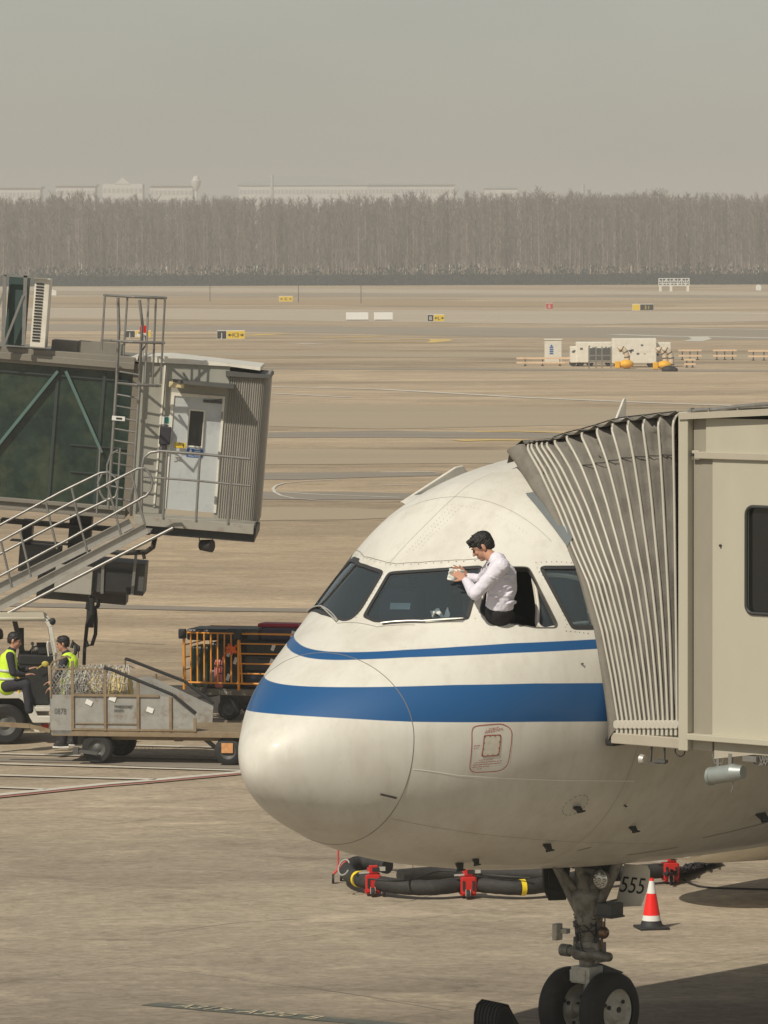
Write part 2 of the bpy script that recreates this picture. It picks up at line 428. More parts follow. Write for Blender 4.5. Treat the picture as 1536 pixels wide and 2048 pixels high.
# dark stand marking with pale lettering at the bottom left
o0, o1, o2 = gnd(281, 2011), gnd(760, 2053), gnd(322, 2005)
ux = (o1 - o0); ux.z = 0; Lm = ux.length; ux.normalize(); uy = (o2 - o0); uy.z = 0
g = G(); g.poly([o0 + Vector((0, 0, .006)), o0 + ux * Lm * 1.2 + Vector((0, 0, .006)), o0 + ux * Lm * 1.2 + uy + Vector((0, 0, .006)), o0 + uy + Vector((0, 0, .006))])
mk = g.build('stand_marking', M('worn_dark_marking', (0.10, 0.105, 0.09), .85, var=.15, scale=4, dirt=(0.28, 0.24, 0.17), dirt_amt=.7, dirt_scale=3)); tag(mk, kind='structure')
mt = Matrix((ux, uy.normalized(), (0, 0, 1))).transposed().to_4x4(); mt.translation = o0 + ux * .35 + uy * .16 + Vector((0, 0, .012))
tx = text('marking_text', 'A319  A320  B', uy.length * 1.05, M('worn_yellow_text', (0.42, 0.37, 0.26), .85, var=.2, dirt=(0.25, 0.22, 0.16), dirt_amt=.8, dirt_scale=4), mk, mt, sx=.95)

# ---- far bare wood
mTrunk = M('bare_trunks', (0.26, 0.21, 0.18), 0.95, var=0.3, scale=.05)
mTwig = M('bare_twigs', (0.165, 0.135, 0.118), 0.95, var=0.3, scale=.04)
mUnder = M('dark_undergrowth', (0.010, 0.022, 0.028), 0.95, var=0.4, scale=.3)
def wood(name, mat_i, count, ymin, ymax, seed, xw=300):
    rnd = random.Random(seed); g = G(); b = g.b
    def sliver(p, q, w0, w1, mi):
        d = Vector((1, 0, 0)); t = (q - p)
        side = Vector((-t.z, 0, t.x)); side = side.normalized() if side.length > 1e-6 else d
        vs = [b.verts.new(p - side * w0), b.verts.new(p + side * w0), b.verts.new(q + side * w1), b.verts.new(q - side * w1)]
        f = b.faces.new(vs); f.material_index = mi
    for i in range(count):
        x = rnd.uniform(-xw, xw); y = rnd.uniform(ymin, ymax)
        h = 19.6 + 2.2 * noise.noise(Vector((x * .012, 3.1, seed))) + 1.6 * noise.noise(Vector((x * .07, y * .02, seed))) + rnd.gauss(0, .95) + max(0, x - 55) * .022
        g.mi = 0
        r0 = rnd.uniform(.10, .20)
        base = Vector((x, y, 0)); top = Vector((x + rnd.uniform(-.6, .6), y, h))
        sliver(base, base.lerp(top, .5), r0, r0 * .6, 0); sliver(base.lerp(top, .5), top, r0 * .6, .03, 0)
        nb = rnd.randint(34, 44)
        for k in range(nb):
            t = .16 + .8 * (k / nb) ** .85; p = base.lerp(top, t)
            L = (1 - t * .8) * rnd.uniform(1.8, 3.6) + .6
            a = rnd.uniform(0, 2 * math.pi); ca, sa = math.cos(a), math.sin(a)
            q = p + Vector((ca * L * .45, sa * L * .45, L * .9))
            if q.z > h + .4: q.z = h + rnd.uniform(-.4, .6)
            sliver(p, q, .06, .02, 1)
            for m_ in range(3):
                s0 = p.lerp(q, rnd.uniform(.2, .8)); s1 = s0 + Vector((rnd.uniform(-.9, .9), rnd.uniform(-.5, .5), rnd.uniform(.3, 1.1)))
                if s1.z > h + .6: s1.z = h + .3
                sliver(s0, s1, .045, .012, 1)
    o = g.build(name, [mTrunk, mTwig]); return o
fw = wood('forest', 0, 5200, 1150, 1290, 5)
tag(fw, 'long wood of tall bare trees across the far side of the airfield', 'wood', kind='stuff')
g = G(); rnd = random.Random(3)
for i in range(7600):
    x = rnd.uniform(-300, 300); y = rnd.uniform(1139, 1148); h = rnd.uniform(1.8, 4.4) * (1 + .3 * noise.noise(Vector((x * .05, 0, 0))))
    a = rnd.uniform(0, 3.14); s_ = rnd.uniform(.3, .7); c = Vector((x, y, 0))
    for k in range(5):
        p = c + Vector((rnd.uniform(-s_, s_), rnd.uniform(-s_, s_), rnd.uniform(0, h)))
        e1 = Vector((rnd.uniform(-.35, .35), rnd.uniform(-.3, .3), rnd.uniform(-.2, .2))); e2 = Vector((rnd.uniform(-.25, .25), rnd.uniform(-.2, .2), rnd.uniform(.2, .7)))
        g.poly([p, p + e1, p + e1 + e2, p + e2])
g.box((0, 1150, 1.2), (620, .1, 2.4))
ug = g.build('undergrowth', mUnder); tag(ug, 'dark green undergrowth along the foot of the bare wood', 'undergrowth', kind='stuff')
# ---- far buildings and masts rising over the wood
mFar = M('far_building_wall', (0.62, 0.60, 0.57), .8, var=.1, scale=.02)
mFarD = M('far_window', (0.44, 0.43, 0.41), .5)
mFarR = M('far_roof', (0.36, 0.38, 0.38), .7)
def far_building(x0, x1, ytop, D, label, roof='flat', nw=8, rows=2):
    a, b_ = at(x0, ytop, D), at(x1, ytop, D); z = a.z; wd = b_.x - a.x; cx = (a.x + b_.x) / 2
    t = thing('far_building', label, 'building', (cx, D + 10, 0), 0, 'buildings behind the wood')
    g = G(); g.box((0, 0, z / 2), (wd, 20, z)); g.build('wall', mFar, t)
    if roof == 'flat':
        g = G(); g.box((0, 0, z + .4), (wd + 1.5, 21.5, .8)); g.build('roof', mFarR, t)
    elif roof == 'curve':
        g = G(); n = 16
        g.prism([(wd * .52 * math.cos(math.pi * k / n), -10.5, z + wd * .07 * math.sin(math.pi * k / n)) for k in range(n + 1)], (0, 21, 0)); g.build('roof', mFarR, t)
    else:
        g = G(); g.prism([(-wd * .2, -10.2, z), (wd * .2, -10.2, z), (0, -10.2, z + wd * .16)], (0, 20.4, 0)); g.build('roof', mFar, t)
    for r_ in range(rows):
        f = G()
        zz = z - 3 - r_ * 4.2
        for k in range(nw): f.box((-wd / 2 + wd * (k + .5) / nw, -10.05, zz), (wd / nw * .6, .2, 1.8))
        f.build('window_row', mFarD, t)
far_building(0, 80, 376, 2300, 'low pale block furthest left above the wood', nw=10)
far_building(112, 190, 372, 2300, 'pale hall beside the small pointed roof above the wood', 'flat', nw=9)
far_building(205, 285, 368, 2300, 'hall with pointed skylight roof above the wood', 'point', nw=9)
far_building(300, 385, 372, 2300, 'low pale block left of the water tower above the wood', nw=10)
far_building(478, 735, 371, 2400, 'longest terminal block above the middle of the wood', 'curve', nw=34)
far_building(722, 908, 370, 2450, 'terminal wing with bright upright bays above the wood', 'flat', nw=26)
far_building(970, 1035, 377, 2300, 'small pale arched hall right of the long terminal blocks', 'curve', nw=7)
def far_mast(px, ytop, D, label, wd=1.2, head=True, lat=False):
    p = at(px, ytop, D)
    t = thing('control_tower' if head else 'far_mast', label, 'tower' if head else 'mast', (p.x, D, 0))
    g = G(); g.cyl((0, 0, 0), (0, 0, p.z - (5 if head else 0)), wd, wd * .7, 12); g.build('shaft', mFar if head else mFarD, t)
    if head:
        g = G(); g.lathe([(p.z - 6.5, wd), (p.z - 4.5, wd * 2.4), (p.z - 2.2, wd * 2.8), (p.z - 2.0, wd * 2.0), (p.z - .6, wd * 1.6), (p.z, .1)], (0, 0, 0), (0, 0, 1), 16); g.build('head', mFar, t, smooth=40)
far_mast(392, 351, 2200, 'pale tower with wide head over the wood at left', .8)
far_mast(544, 349, 2200, 'dark slim mast over the wood beside the long terminal block', .9, False)
far_mast(1166, 368, 1800, 'small dark mast over the wood at right', .8, False)
for i, px in enumerate((420, 597, 722)):
    p = gnd(px, 603 + i * 2)
    t = thing('thin_pole', ['thin pole nearest the glass bridge end on the dry grass strip', 'thin pole right behind the small yellow sign', 'thin pole straight beyond the first white block'][i], 'pole', (p.x, p.y, 0), 0, 'thin poles on the airfield')
    g = G(); g.cyl((0, 0, 0), (0, 0, 3.2), .06, .05, 8); g.build('pole', mDarkGrey, t)
    g = G(); g.box((0, 0, 3.2), (.5, .1, .12)); g.build('lamp', mDarkGrey, t)

# ================================================================ THE AIRLINER   local axes: x forward (nose tip at 0, aft is negative), y port, z up
TH = 0.721325
NX0, NY0, ZO = -1.2358195, 46.67127, 4.030997
RZ_PLANE = math.atan2(-math.cos(TH), -math.sin(TH))
FS = [0, .05, .2, .5, 1., 1.5, 2., 2.6, 3.2, 4., 5., 6.5, 9.]
FZT = [-0.7805, -0.5761, -0.3929, -0.1295, 0.1994, 0.4858, 0.8112, 1.325, 1.7656, 1.9807, 2.0836, 2.1049, 2.0496]
FZB = [-0.7805, -0.9329, -1.1163, -1.3346, -1.5634, -1.7365, -1.8575, -1.9555, -2.0341, -2.1, -2.1588, -2.2016, -2.2136]
FW = [0, 0.1786, 0.3704, 0.6349, 1.0256, 1.333, 1.5716, 1.7708, 1.9194, 1.9879, 2.0142, 2.006, 1.9648]
FZC = [-0.7805, -0.737, -0.6883, -0.6224, -0.5132, -0.4297, -0.3593, -0.2759, -0.1852, -0.0935, -0.0256, -0.001, -0.0225]
FU = [math.sqrt(s) for s in FS]
def slopes(x, y):
    n = len(x); d = [(y[i + 1] - y[i]) / (x[i + 1] - x[i]) for i in range(n - 1)]; m = [0.0] * n
    for i in range(1, n - 1):
        if d[i - 1] * d[i] > 0:
            h0, h1 = x[i] - x[i - 1], x[i + 1] - x[i]; w1, w2 = 2 * h1 + h0, h1 + 2 * h0
            m[i] = (w1 + w2) / (w1 / d[i - 1] + w2 / d[i])
    m[0], m[-1] = d[0], d[-1]; return m
SL = {id(a): slopes(FU, a) for a in (FZT, FZB, FW, FZC)}
def pch(y, u):
    m = SL[id(y)]; k = 0
    while k < len(FU) - 2 and u > FU[k + 1]: k += 1
    h = FU[k + 1] - FU[k]; t = (u - FU[k]) / h
    return (2 * t ** 3 - 3 * t * t + 1) * y[k] + (t ** 3 - 2 * t * t + t) * h * m[k] + (-2 * t ** 3 + 3 * t * t) * y[k + 1] + (t ** 3 - t * t) * h * m[k + 1]
END = 44.5
def sec(s):
    if s <= 9:
        u = math.sqrt(max(s, 0)); return pch(FZT, u), pch(FZB, u), pch(FW, u), pch(FZC, u)
    zt, zb, ww, zc = FZT[-1], FZB[-1], FW[-1], FZC[-1]
    if s > 29:
        t = (s - 29) / (END - 29); e = t ** 1.7
        zb += 3.0 * e; zt -= .7 * t ** 3; ww *= (1 - .86 * t ** 1.6); zc = zc + (zt + zb) / 2 * t
    return zt, zb, ww, zc
def skin_pt(s, ph, off=0.0):
    zt, zb, ww, zc = sec(s); sp, cp = math.sin(ph), math.cos(ph)
    y = ww * cp; z = zc + ((zt - zc) if sp > 0 else (zc - zb)) * sp
    p = Vector((-s, y, z + ZO))
    if off: p += skin_n(s, ph) * off
    return p
def skin_n(s, ph):
    e = 1e-3; s0 = max(s - e, 1e-4)
    a = skin_pt(s + e, ph) - skin_pt(s0, ph); b = skin_pt(s, ph + e) - skin_pt(s, ph - e)
    n = a.cross(b).normalized()
    c = skin_pt(s, ph) - Vector((-s, 0, ZO + sec(s)[3]))
    return n if n.dot(c) > 0 else -n
D2 = lambda l: [(s, R(a)) for s, a in l]
W1 = D2([(2.808, 136.5), (2.795, 134.9), (2.391, 117.3), (2.267, 108.4), (2.190, 101.0), (2.155, 100.3), (2.025, 99.6), (1.878, 98.4), (1.721, 96.8), (1.635, 96.6), (1.571, 97.3), (1.567, 100.5), (1.660, 109.4), (1.815, 120.2), (2.191, 138.6), (2.299, 141.0), (2.419, 139.5), (2.539, 138.0), (2.688, 137.5)])
W2 = D2([(2.158, 96.9), (2.167, 96.0), (2.174, 91.2), (2.189, 86.6), (2.213, 82.3), (2.242, 78.3), (2.278, 74.5), (2.319, 70.8), (2.366, 67.3), (2.418, 64.0), (2.402, 63.2), (2.300, 60.9), (2.200, 58.5), (2.098, 55.9), (1.993, 52.8), (1.977, 52.8), (1.911, 56.0), (1.848, 59.2), (1.788, 62.7), (1.733, 66.3), (1.682, 70.1), (1.636, 74.2), (1.596, 78.6), (1.564, 83.3), (1.611, 90.7), (1.652, 91.9), (1.789, 93.7), (1.922, 95.1), (2.046, 96.2)])
W3 = D2([(2.473, 60.4), (2.534, 57.1), (2.603, 54.2), (2.675, 51.3), (2.679, 49.9), (2.651, 45.7), (2.629, 41.5), (2.615, 37.3), (2.608, 33.0), (2.608, 28.8), (2.578, 27.9), (2.409, 31.7), (2.312, 35.5), (2.224, 39.4), (2.140, 43.7), (2.104, 47.3), (2.099, 50.3), (2.127, 52.2), (2.241, 55.2), (2.356, 57.8)])
W4 = D2([(2.778, 47.4), (2.870, 44.5), (2.969, 41.9), (3.079, 39.6), (3.205, 37.7), (3.154, 34.2), (3.111, 30.8), (3.076, 27.4), (3.048, 23.9), (3.025, 20.5), (2.880, 22.5), (2.744, 24.8), (2.730, 25.9), (2.720, 30.1), (2.718, 34.4), (2.724, 38.6), (2.737, 42.9), (2.758, 47.1)])
def mirror(p): return [(s, math.pi - a) for s, a in p][::-1]
HOLES = [W1, W2, W3, W4, mirror(W3), mirror(W4)]
def dense(p, step=.04, closed=True):
    o = []; n = len(p)
    for i in range(n if closed else n - 1):
        a, b = p[i], p[(i + 1) % n]; L = (skin_pt(*a) - skin_pt(*b)).length; k = max(1, int(L / step))
        for j in range(k):
            t = j / k; o.append((a[0] + (b[0] - a[0]) * t, a[1] + (b[1] - a[1]) * t))
    if not closed: o.append(p[-1])
    return o
def roundp(p, r=.03):
    """round the corners of a (s, phi) outline"""
    o = []; n = len(p)
    for i in range(n):
        a, b, c = p[i - 1], p[i], p[(i + 1) % n]
        la = (skin_pt(*a) - skin_pt(*b)).length; lc = (skin_pt(*c) - skin_pt(*b)).length
        ta, tc = min(r / la, .45), min(r / lc, .45)
        p0 = (b[0] + (a[0] - b[0]) * ta, b[1] + (a[1] - b[1]) * ta); p2 = (b[0] + (c[0] - b[0]) * tc, b[1] + (c[1] - b[1]) * tc)
        for k in range(4):
            t = k / 3; o.append(tuple((1 - t) ** 2 * p0[q] + 2 * t * (1 - t) * b[q] + t * t * p2[q] for q in (0, 1)))
    return o
def unskin(p):
    s = max(-p.x, 0); zt, zb, ww, zc = sec(s); z = p.z - ZO - zc
    return s, math.atan2(z / ((zt - zc) if z > 0 else (zc - zb)), p.y / ww)
def chord(p, step=.06):
    o = []
    for i in range(len(p)):
        a, b = skin_pt(*p[i]), skin_pt(*p[(i + 1) % len(p)]); k = max(1, int((a - b).length / step))
        for j in range(k): o.append(p[i] if j == 0 else unskin(a.lerp(b, j / k)))
    return o
HOLES = [chord(roundp(h, .045)) for h in HOLES]
W1, W2, W3, W4 = HOLES[:4]
def inside(pt, poly):
    x, y = pt; c = False; n = len(poly)
    for i in range(n):
        x1, y1 = poly[i]; x2, y2 = poly[i - 1]
        if (y1 > y) != (y2 > y) and x < (x2 - x1) * (y - y1) / (y2 - y1) + x1: c = not c
    return c
def plane_paint():
    m = bpy.data.materials.new('airliner_paint'); m.use_nodes = True
    n = m.node_tree; b = n.nodes['Principled BSDF']
    b.inputs['Roughness'].default_value = .48; b.inputs['Coat Weight'].default_value = .22; b.inputs['Coat Roughness'].default_value = .07
    def at_(nm):
        a = n.nodes.new('ShaderNodeAttribute'); a.attribute_name = nm; return a.outputs['Fac']
    def sm(src):
        r = n.nodes.new('ShaderNodeMapRange'); r.inputs['From Min'].default_value = -.002; r.inputs['From Max'].default_value = .002
        n.links.new(src, r.inputs['Value']); return r.outputs[0]
    def mul(a, c, op='MULTIPLY'):
        x = n.nodes.new('ShaderNodeMath'); x.operation = op; n.links.new(a, x.inputs[0]); n.links.new(c, x.inputs[1]); return x.outputs[0]
    st = mul(mul(sm(at_('s1a')), sm(at_('s1b'))), mul(sm(at_('s2a')), sm(at_('s2b'))), 'MAXIMUM')
    tc = n.nodes.new('ShaderNodeTexCoord'); nz = n.nodes.new('ShaderNodeTexNoise'); nz.inputs['Scale'].default_value = 1.6; nz.inputs['Detail'].default_value = 8; nz.inputs['Roughness'].default_value = .7
    mp = n.nodes.new('ShaderNodeMapping'); mp.inputs['Scale'].default_value = (1, 1, .45); n.links.new(tc.outputs['Object'], mp.inputs[0]); n.links.new(mp.outputs[0], nz.inputs['Vector'])
    w_ = n.nodes.new('ShaderNodeValToRGB'); e = w_.color_ramp.elements
    e[0].position = .30; e[0].color = (.59, .555, .475, 1); e[1].position = .56; e[1].color = (.70, .675, .60, 1)
    n.links.new(nz.outputs['Fac'], w_.inputs[0])
    n3 = n.nodes.new('ShaderNodeTexNoise'); n3.inputs['Scale'].default_value = 34; n3.inputs['Detail'].default_value = 4; n.links.new(tc.outputs['Object'], n3.inputs['Vector'])
    sp = n.nodes.new('ShaderNodeMapRange'); sp.inputs['From Min'].default_value = .66; sp.inputs['From Max'].default_value = .76; sp.inputs['To Max'].default_value = .35
    n.links.new(n3.outputs['Fac'], sp.inputs['Value'])
    md = n.nodes.new('ShaderNodeMix'); md.data_type = 'RGBA'; md.inputs[7].default_value = (.36, .32, .25, 1); n.links.new(sp.outputs[0], md.inputs[0]); n.links.new(w_.outputs[0], md.inputs[6])
    mpS = n.nodes.new('ShaderNodeMapping'); mpS.inputs['Scale'].default_value = (7, 7, .8); n.links.new(tc.outputs['Object'], mpS.inputs[0])
    n4 = n.nodes.new('ShaderNodeTexNoise'); n4.inputs['Scale'].default_value = 1.3; n4.inputs['Detail'].default_value = 6; n.links.new(mpS.outputs[0], n4.inputs['Vector'])
    s4 = n.nodes.new('ShaderNodeMapRange'); s4.inputs['From Min'].default_value = .52; s4.inputs['From Max'].default_value = .74; s4.inputs['To Max'].default_value = .30; n.links.new(n4.outputs['Fac'], s4.inputs['Value'])
    m4 = n.nodes.new('ShaderNodeMix'); m4.data_type = 'RGBA'; m4.inputs[7].default_value = (.50, .46, .38, 1); n.links.new(s4.outputs[0], m4.inputs[0]); n.links.new(md.outputs[2], m4.inputs[6]); md = m4
    mx = n.nodes.new('ShaderNodeMix'); mx.data_type = 'RGBA'; n.links.new(st, mx.inputs[0]); n.links.new(md.outputs[2], mx.inputs[6]); mx.inputs[7].default_value = (.008, .085, .24, 1)
    n.links.new(mx.outputs[2], b.inputs['Base Color'])
    n2 = n.nodes.new('ShaderNodeTexNoise'); n2.inputs['Scale'].default_value = 1.1; n2.inputs['Detail'].default_value = 2; n.links.new(tc.outputs['Object'], n2.inputs['Vector'])
    bp = n.nodes.new('ShaderNodeBump'); bp.inputs['Strength'].default_value = .25; bp.inputs['Distance'].default_value = .02; n.links.new(n2.outputs['Fac'], bp.inputs['Height'])
    n.links.new(bp.outputs[0], b.inputs['Normal']); n.links.new(bp.outputs[0], b.inputs['Coat Normal'])
    return m
mPlane = plane_paint()
def lerpt(tab, s):
    if s <= tab[0][0]: return tab[0][1]
    for (a, b), (c, d) in zip(tab, tab[1:]):
        if s <= c: return b + (d - b) * (s - a) / (c - a)
    return tab[-1][1]
T1T = [(.9, 4.262), (1.1, 4.283), (1.4, 4.316), (1.75, 4.343), (2.14, 4.366), (2.9, 4.376), (60, 4.376)]
T1B = [(.9, 4.205), (1.1, 4.229), (1.35, 4.250), (1.7, 4.264), (2.1, 4.277), (2.9, 4.286), (60, 4.286)]
T2T = [(.5, 3.985), (1.5, 4.002), (2.2, 3.992), (2.9, 3.962), (5, 3.90), (60, 3.90)]
T2B = [(.3, 3.742), (.6, 3.716), (.84, 3.693), (1.07, 3.675), (1.45, 3.658), (2.2, 3.629), (2.95, 3.59), (5, 3.52), (60, 3.52)]
def paint_attrs(o):
    me = o.data; A = {k: [] for k in ('s1a', 's1b', 's2a', 's2b')}
    for v in me.vertices:
        s, z = -v.co.x, v.co.z
        A['s1a'].append(z - lerpt(T1B, s)); A['s1b'].append(lerpt(T1T, s) - z); A['s2a'].append(z - lerpt(T2B, s)); A['s2b'].append(lerpt(T2T, s) - z)
    for k, l in A.items():
        a = me.attributes.new(k, 'FLOAT', 'POINT'); a.data.foreach_set('value', l)
SEAM = 1.069
def patch_mesh(ss, phs, holes, name, parent, off=0.0):
    """skin between the stations ss with true openings cut along the outlines"""
    n = len(phs); pts = [(s, p) for s in ss for p in phs]; idx = lambda i, j: i * n + j
    edges = []
    for i in range(len(ss)):
        for j in range(n - 1):
            if i in (0, len(ss) - 1): edges.append((idx(i, j), idx(i, j + 1)))
    for i in range(len(ss) - 1):
        edges += [(idx(i, 0), idx(i + 1, 0)), (idx(i, n - 1), idx(i + 1, n - 1))]
    hd = [dense(h, .03) for h in holes]
    for h in hd:
        k = len(pts); pts += h; edges += [(k + i, k + (i + 1) % len(h)) for i in range(len(h))]
    vs, es, fs, *_ = geometry.delaunay_2d_cdt([Vector((p[0], p[1])) for p in pts], edges, [], 1, 1e-7)
    b = bmesh.new(); V = [b.verts.new(skin_pt(v[0], v[1], off)) for v in vs]
    for f in fs:
        c = (sum(vs[i][0] for i in f) / len(f), sum(vs[i][1] for i in f) / len(f))
        if any(inside(c, h) for h in hd): continue
        try: b.faces.new([V[i] for i in f])
        except ValueError: pass
    return b
def finish_skin(b, name, parent, mat=None):
    bmesh.ops.remove_doubles(b, verts=b.verts, dist=2e-4)
    for v in [v for v in b.verts if not v.link_faces]: b.verts.remove(v)
    bmesh.ops.recalc_face_normals(b, faces=b.faces)
    g = G(); g.b.free(); g.b = b
    o = g.build(name, mat or mPlane, parent, smooth=180); paint_attrs(o); return o
def pane(poly, off, name, mat, parent, step=.09):
    h = dense(poly, .04); s0, s1 = min(p[0] for p in h), max(p[0] for p in h); a0, a1 = min(p[1] for p in h), max(p[1] for p in h)
    pts = list(h); E = [(i, (i + 1) % len(h)) for i in range(len(h))]
    i = s0
    while i < s1:
        a = a0
        while a < a1:
            if inside((i, a), h): pts.append((i, a))
            a += .05
        i += step
    vs, es, fs, *_ = geometry.delaunay_2d_cdt([Vector(p) for p in pts], E, [], 1, 1e-7)
    b = bmesh.new(); V = [b.verts.new(skin_pt(v[0], v[1], off)) for v in vs]
    for f in fs:
        try: b.faces.new([V[k] for k in f])
        except ValueError: pass
    bmesh.ops.recalc_face_normals(b, faces=b.faces)
    g = G(); g.b.free(); g.b = b
    return g.build(name, mat, parent, smooth=180)
def skin_line(poly, r, name, mat, parent, off=0.002, closed=False, n=6):
    d = dense(poly, .05, closed); g = G(); g.tube([skin_pt(s, a, off) for s, a in d], r, n, closed); return g.build(name, mat, parent, smooth=60)
def ribbon(poly, wd, off, g, closed=False, step=.04):
    d = dense(poly, step, closed); P = [skin_pt(s, a, off) for s, a in d]; N = [skin_n(s, a) for s, a in d]; k = len(P); A, B = [], []
    for i in range(k):
        p0 = P[(i - 1) % k] if closed else P[max(i - 1, 0)]; p1 = P[(i + 1) % k] if closed else P[min(i + 1, k - 1)]
        t = (p1 - p0).normalized(); sd = t.cross(N[i]).normalized() * wd / 2; A.append(P[i] + sd); B.append(P[i] - sd)
    if closed: A.append(A[0]); B.append(B[0])
    g.grid([A, B]); return g
def disc(g, s, a, r, off=.0025, n=7):
    p = skin_pt(s, a, off); N = skin_n(s, a); u = N.orthogonal().normalized(); v = N.cross(u)
    g.poly([p + u * r * math.cos(2 * math.pi * k / n) + v * r * math.sin(2 * math.pi * k / n) for k in range(n)]); return g
def rivets(g, a, b, cnt, r=.006):
    for i in range(cnt):
        t = i / (cnt - 1); disc(g, a[0] + (b[0] - a[0]) * t, R(a[1] + (b[1] - a[1]) * t), r * random.uniform(.8, 1.15))
mGlass = bpy.data.materials.new('cockpit_glass'); mGlass.use_nodes = True
_b = mGlass.node_tree.nodes['Principled BSDF']; _b.inputs['Base Color'].default_value = (.50, .63, .70, 1); _b.inputs['Roughness'].default_value = .04; _b.inputs['Transmission Weight'].default_value = .93; _b.inputs['IOR'].default_value = 1.02; _b.inputs['Coat Weight'].default_value = .55; _b.inputs['Coat Roughness'].default_value = .05; _b.inputs['Coat IOR'].default_value = 1.5  # grey-blue base with slight diffuse stands in for sky reflected in the panes
mFrame = M('window_seal', (.035, .035, .035), .5)
mWinFrame = M('window_frame_paint', (.62, .58, .50), .4, var=.08)
mRivet = M('rivet_dark', (.16, .135, .10), .6)
mSeam = M('panel_seam', (.20, .18, .15), .7)
mMarkRed = M('marking_red', (.40, .055, .03), .6)
mInt = M('flight_deck_interior', (.020, .020, .022), .8, var=.2)
def airliner(root):
    P2 = 2 * math.pi
    ang = [R(-180 + 3 * k) for k in range(121)]
    # radome
    b = bmesh.new(); st = [SEAM * (i / 34) ** 2 for i in range(1, 35)]
    rows = [[b.verts.new(skin_pt(s, a)) for a in ang[:-1]] for s in st]; tip = b.verts.new(skin_pt(0, 0))
    for k in range(120):
        b.faces.new((tip, rows[0][k], rows[0][(k + 1) % 120]))
        for i in range(len(rows) - 1): b.faces.new((rows[i][k], rows[i][(k + 1) % 120], rows[i + 1][(k + 1) % 120], rows[i + 1][k]))
    finish_skin(b, 'radome', root)
    # body: cockpit patch with openings, then the tube
    ss = [SEAM + (3.6 - SEAM) * i / 46 for i in range(47)]
    b = patch_mesh(ss, ang, HOLES, 'x', root)
    st = [3.6 + .15 * i for i in range(1, 37)] + [10 + i for i in range(0, 20)] + [29 + .9 * i for i in range(1, 18)]
    prev = [b.verts.new(skin_pt(3.6, a)) for a in ang[:-1]]
    well = lambda s, a: 3.95 < s < 5.75 and abs(a + math.pi / 2) < R(10.4)
    for s in st:
        if s > END: s = END
        cur = [b.verts.new(skin_pt(s, a)) for a in ang[:-1]]
        for k in range(120):
            if well(s - .07, ang[k] + R(1.5)): continue
            b.faces.new((prev[k], prev[(k + 1) % 120], cur[(k + 1) % 120], cur[k]))
        prev = cur
    b.faces.new(prev)
    body = finish_skin(b, 'fuselage', root)
    # dark lining just inside the skin, open at the same windows
    b = patch_mesh([1.35 + (3.58 - 1.35) * i / 30 for i in range(31)], ang, HOLES, 'x', root, -.075)
    bmesh.ops.recalc_face_normals(b, faces=b.faces); g = G(); g.b.free(); g.b = b; g.build('cabin_lining', mInt, root, smooth=180)
    # interior of the flight deck
    g = G(); g.box2((-3.5, -1.3, 3.4), (-2.0, 1.3, 3.5))
    g.prism([(-1.66, -.52, 4.05), (-1.66, .52, 4.05), (-2.05, .95, 4.05), (-2.05, -.95, 4.05)], (0, 0, .40)).build('glareshield', mInt, root)
    g = G()
    for sy in (-.53, .53):
        g.box((-2.75, sy, 4.35), (.12, .5, .8)); g.box((-2.55, sy, 3.95), (.45, .5, .12)); g.box((-2.77, sy, 4.86), (.1, .26, .2))
    g.build('seat', M('seat_cover', (.05, .055, .07), .8), root, bevel=.03)
    g = G(); g.prism([skin_pt(3.5, a, -.03) for a in ang[:-1:4]], (-.03, 0, 0)); g.build('flight_deck_wall', mInt, root)
    # wheel well
    g = G(); g.box2((-5.7, -.36, 2.6), (-3.95, .36, 2.65)); g.box2((-5.7, -.40, 1.97), (-3.95, -.36, 2.6)); g.box2((-5.7, .36, 1.97), (-3.95, .40, 2.6)); g.box2((-3.95, -.4, 1.99), (-3.9, .4, 2.6)); g.box2((-5.75, -.4, 1.94), (-5.7, .4, 2.6)); g.build('wheel_well', mDark, root)
    # windows
    for nm, W, hasp in (('windshield', W1, 1), ('windshield', W2, 1), ('side_window', W4, 1), ('side_window', mirror(W3), 1), ('side_window', mirror(W4), 1)):
        pn = pane(W, -.012, nm, mGlass, root)
        g = G(); ribbon(W, .040, .0035, g, True); ribbon(W, .05, -.008, g, True)
        g.build('seal', mFrame, pn, smooth=60)
        g = G(); d = dense(W, .04)
        g.grid([[skin_pt(s, a, .004) for s, a in d + d[:1]], [skin_pt(s, a, -.04) for s, a in d + d[:1]]]); g.build('frame', mWinFrame, pn, smooth=60)
    # open sliding window: reveal, and the pane slid back inside
    g = G(); d = dense(W3, .03); g.grid([[skin_pt(s, a, .003) for s, a in d + d[:1]], [skin_pt(s, a, -.07) for s, a in d + d[:1]]]); ribbon(W3, .012, .004, g, True)
    g.build('window_reveal', M('reveal_paint', (.10, .095, .085), .5), root, smooth=60)
    SLW = [(2.70, R(49)), (2.57, R(39)), (2.47, R(33.5)), (2.50, R(30.5)), (2.66, R(28.3)), (3.1, R(22)), (3.12, R(36))]
    pn = pane(roundp(SLW, .04), -.10, 'sliding_window', mGlass, root)
    g = G(); g.tube([skin_pt(s, a, -.085) for s, a in dense(roundp(SLW, .05), .03)], .017, 8, True); g.tube([skin_pt(s, a, -.105) for s, a in dense(roundp(SLW, .05), .03)], .024, 8, True)
    g.build('sliding_frame', mWinFrame, pn, smooth=60)
    # seams, rivets, markings
    rg = G(); rg.tube([skin_pt(SEAM, a, -.001) for a in ang[:-1]], .0045, 6, True); rg.build('radome_seam', mSeam, root, smooth=60)
    g = G()
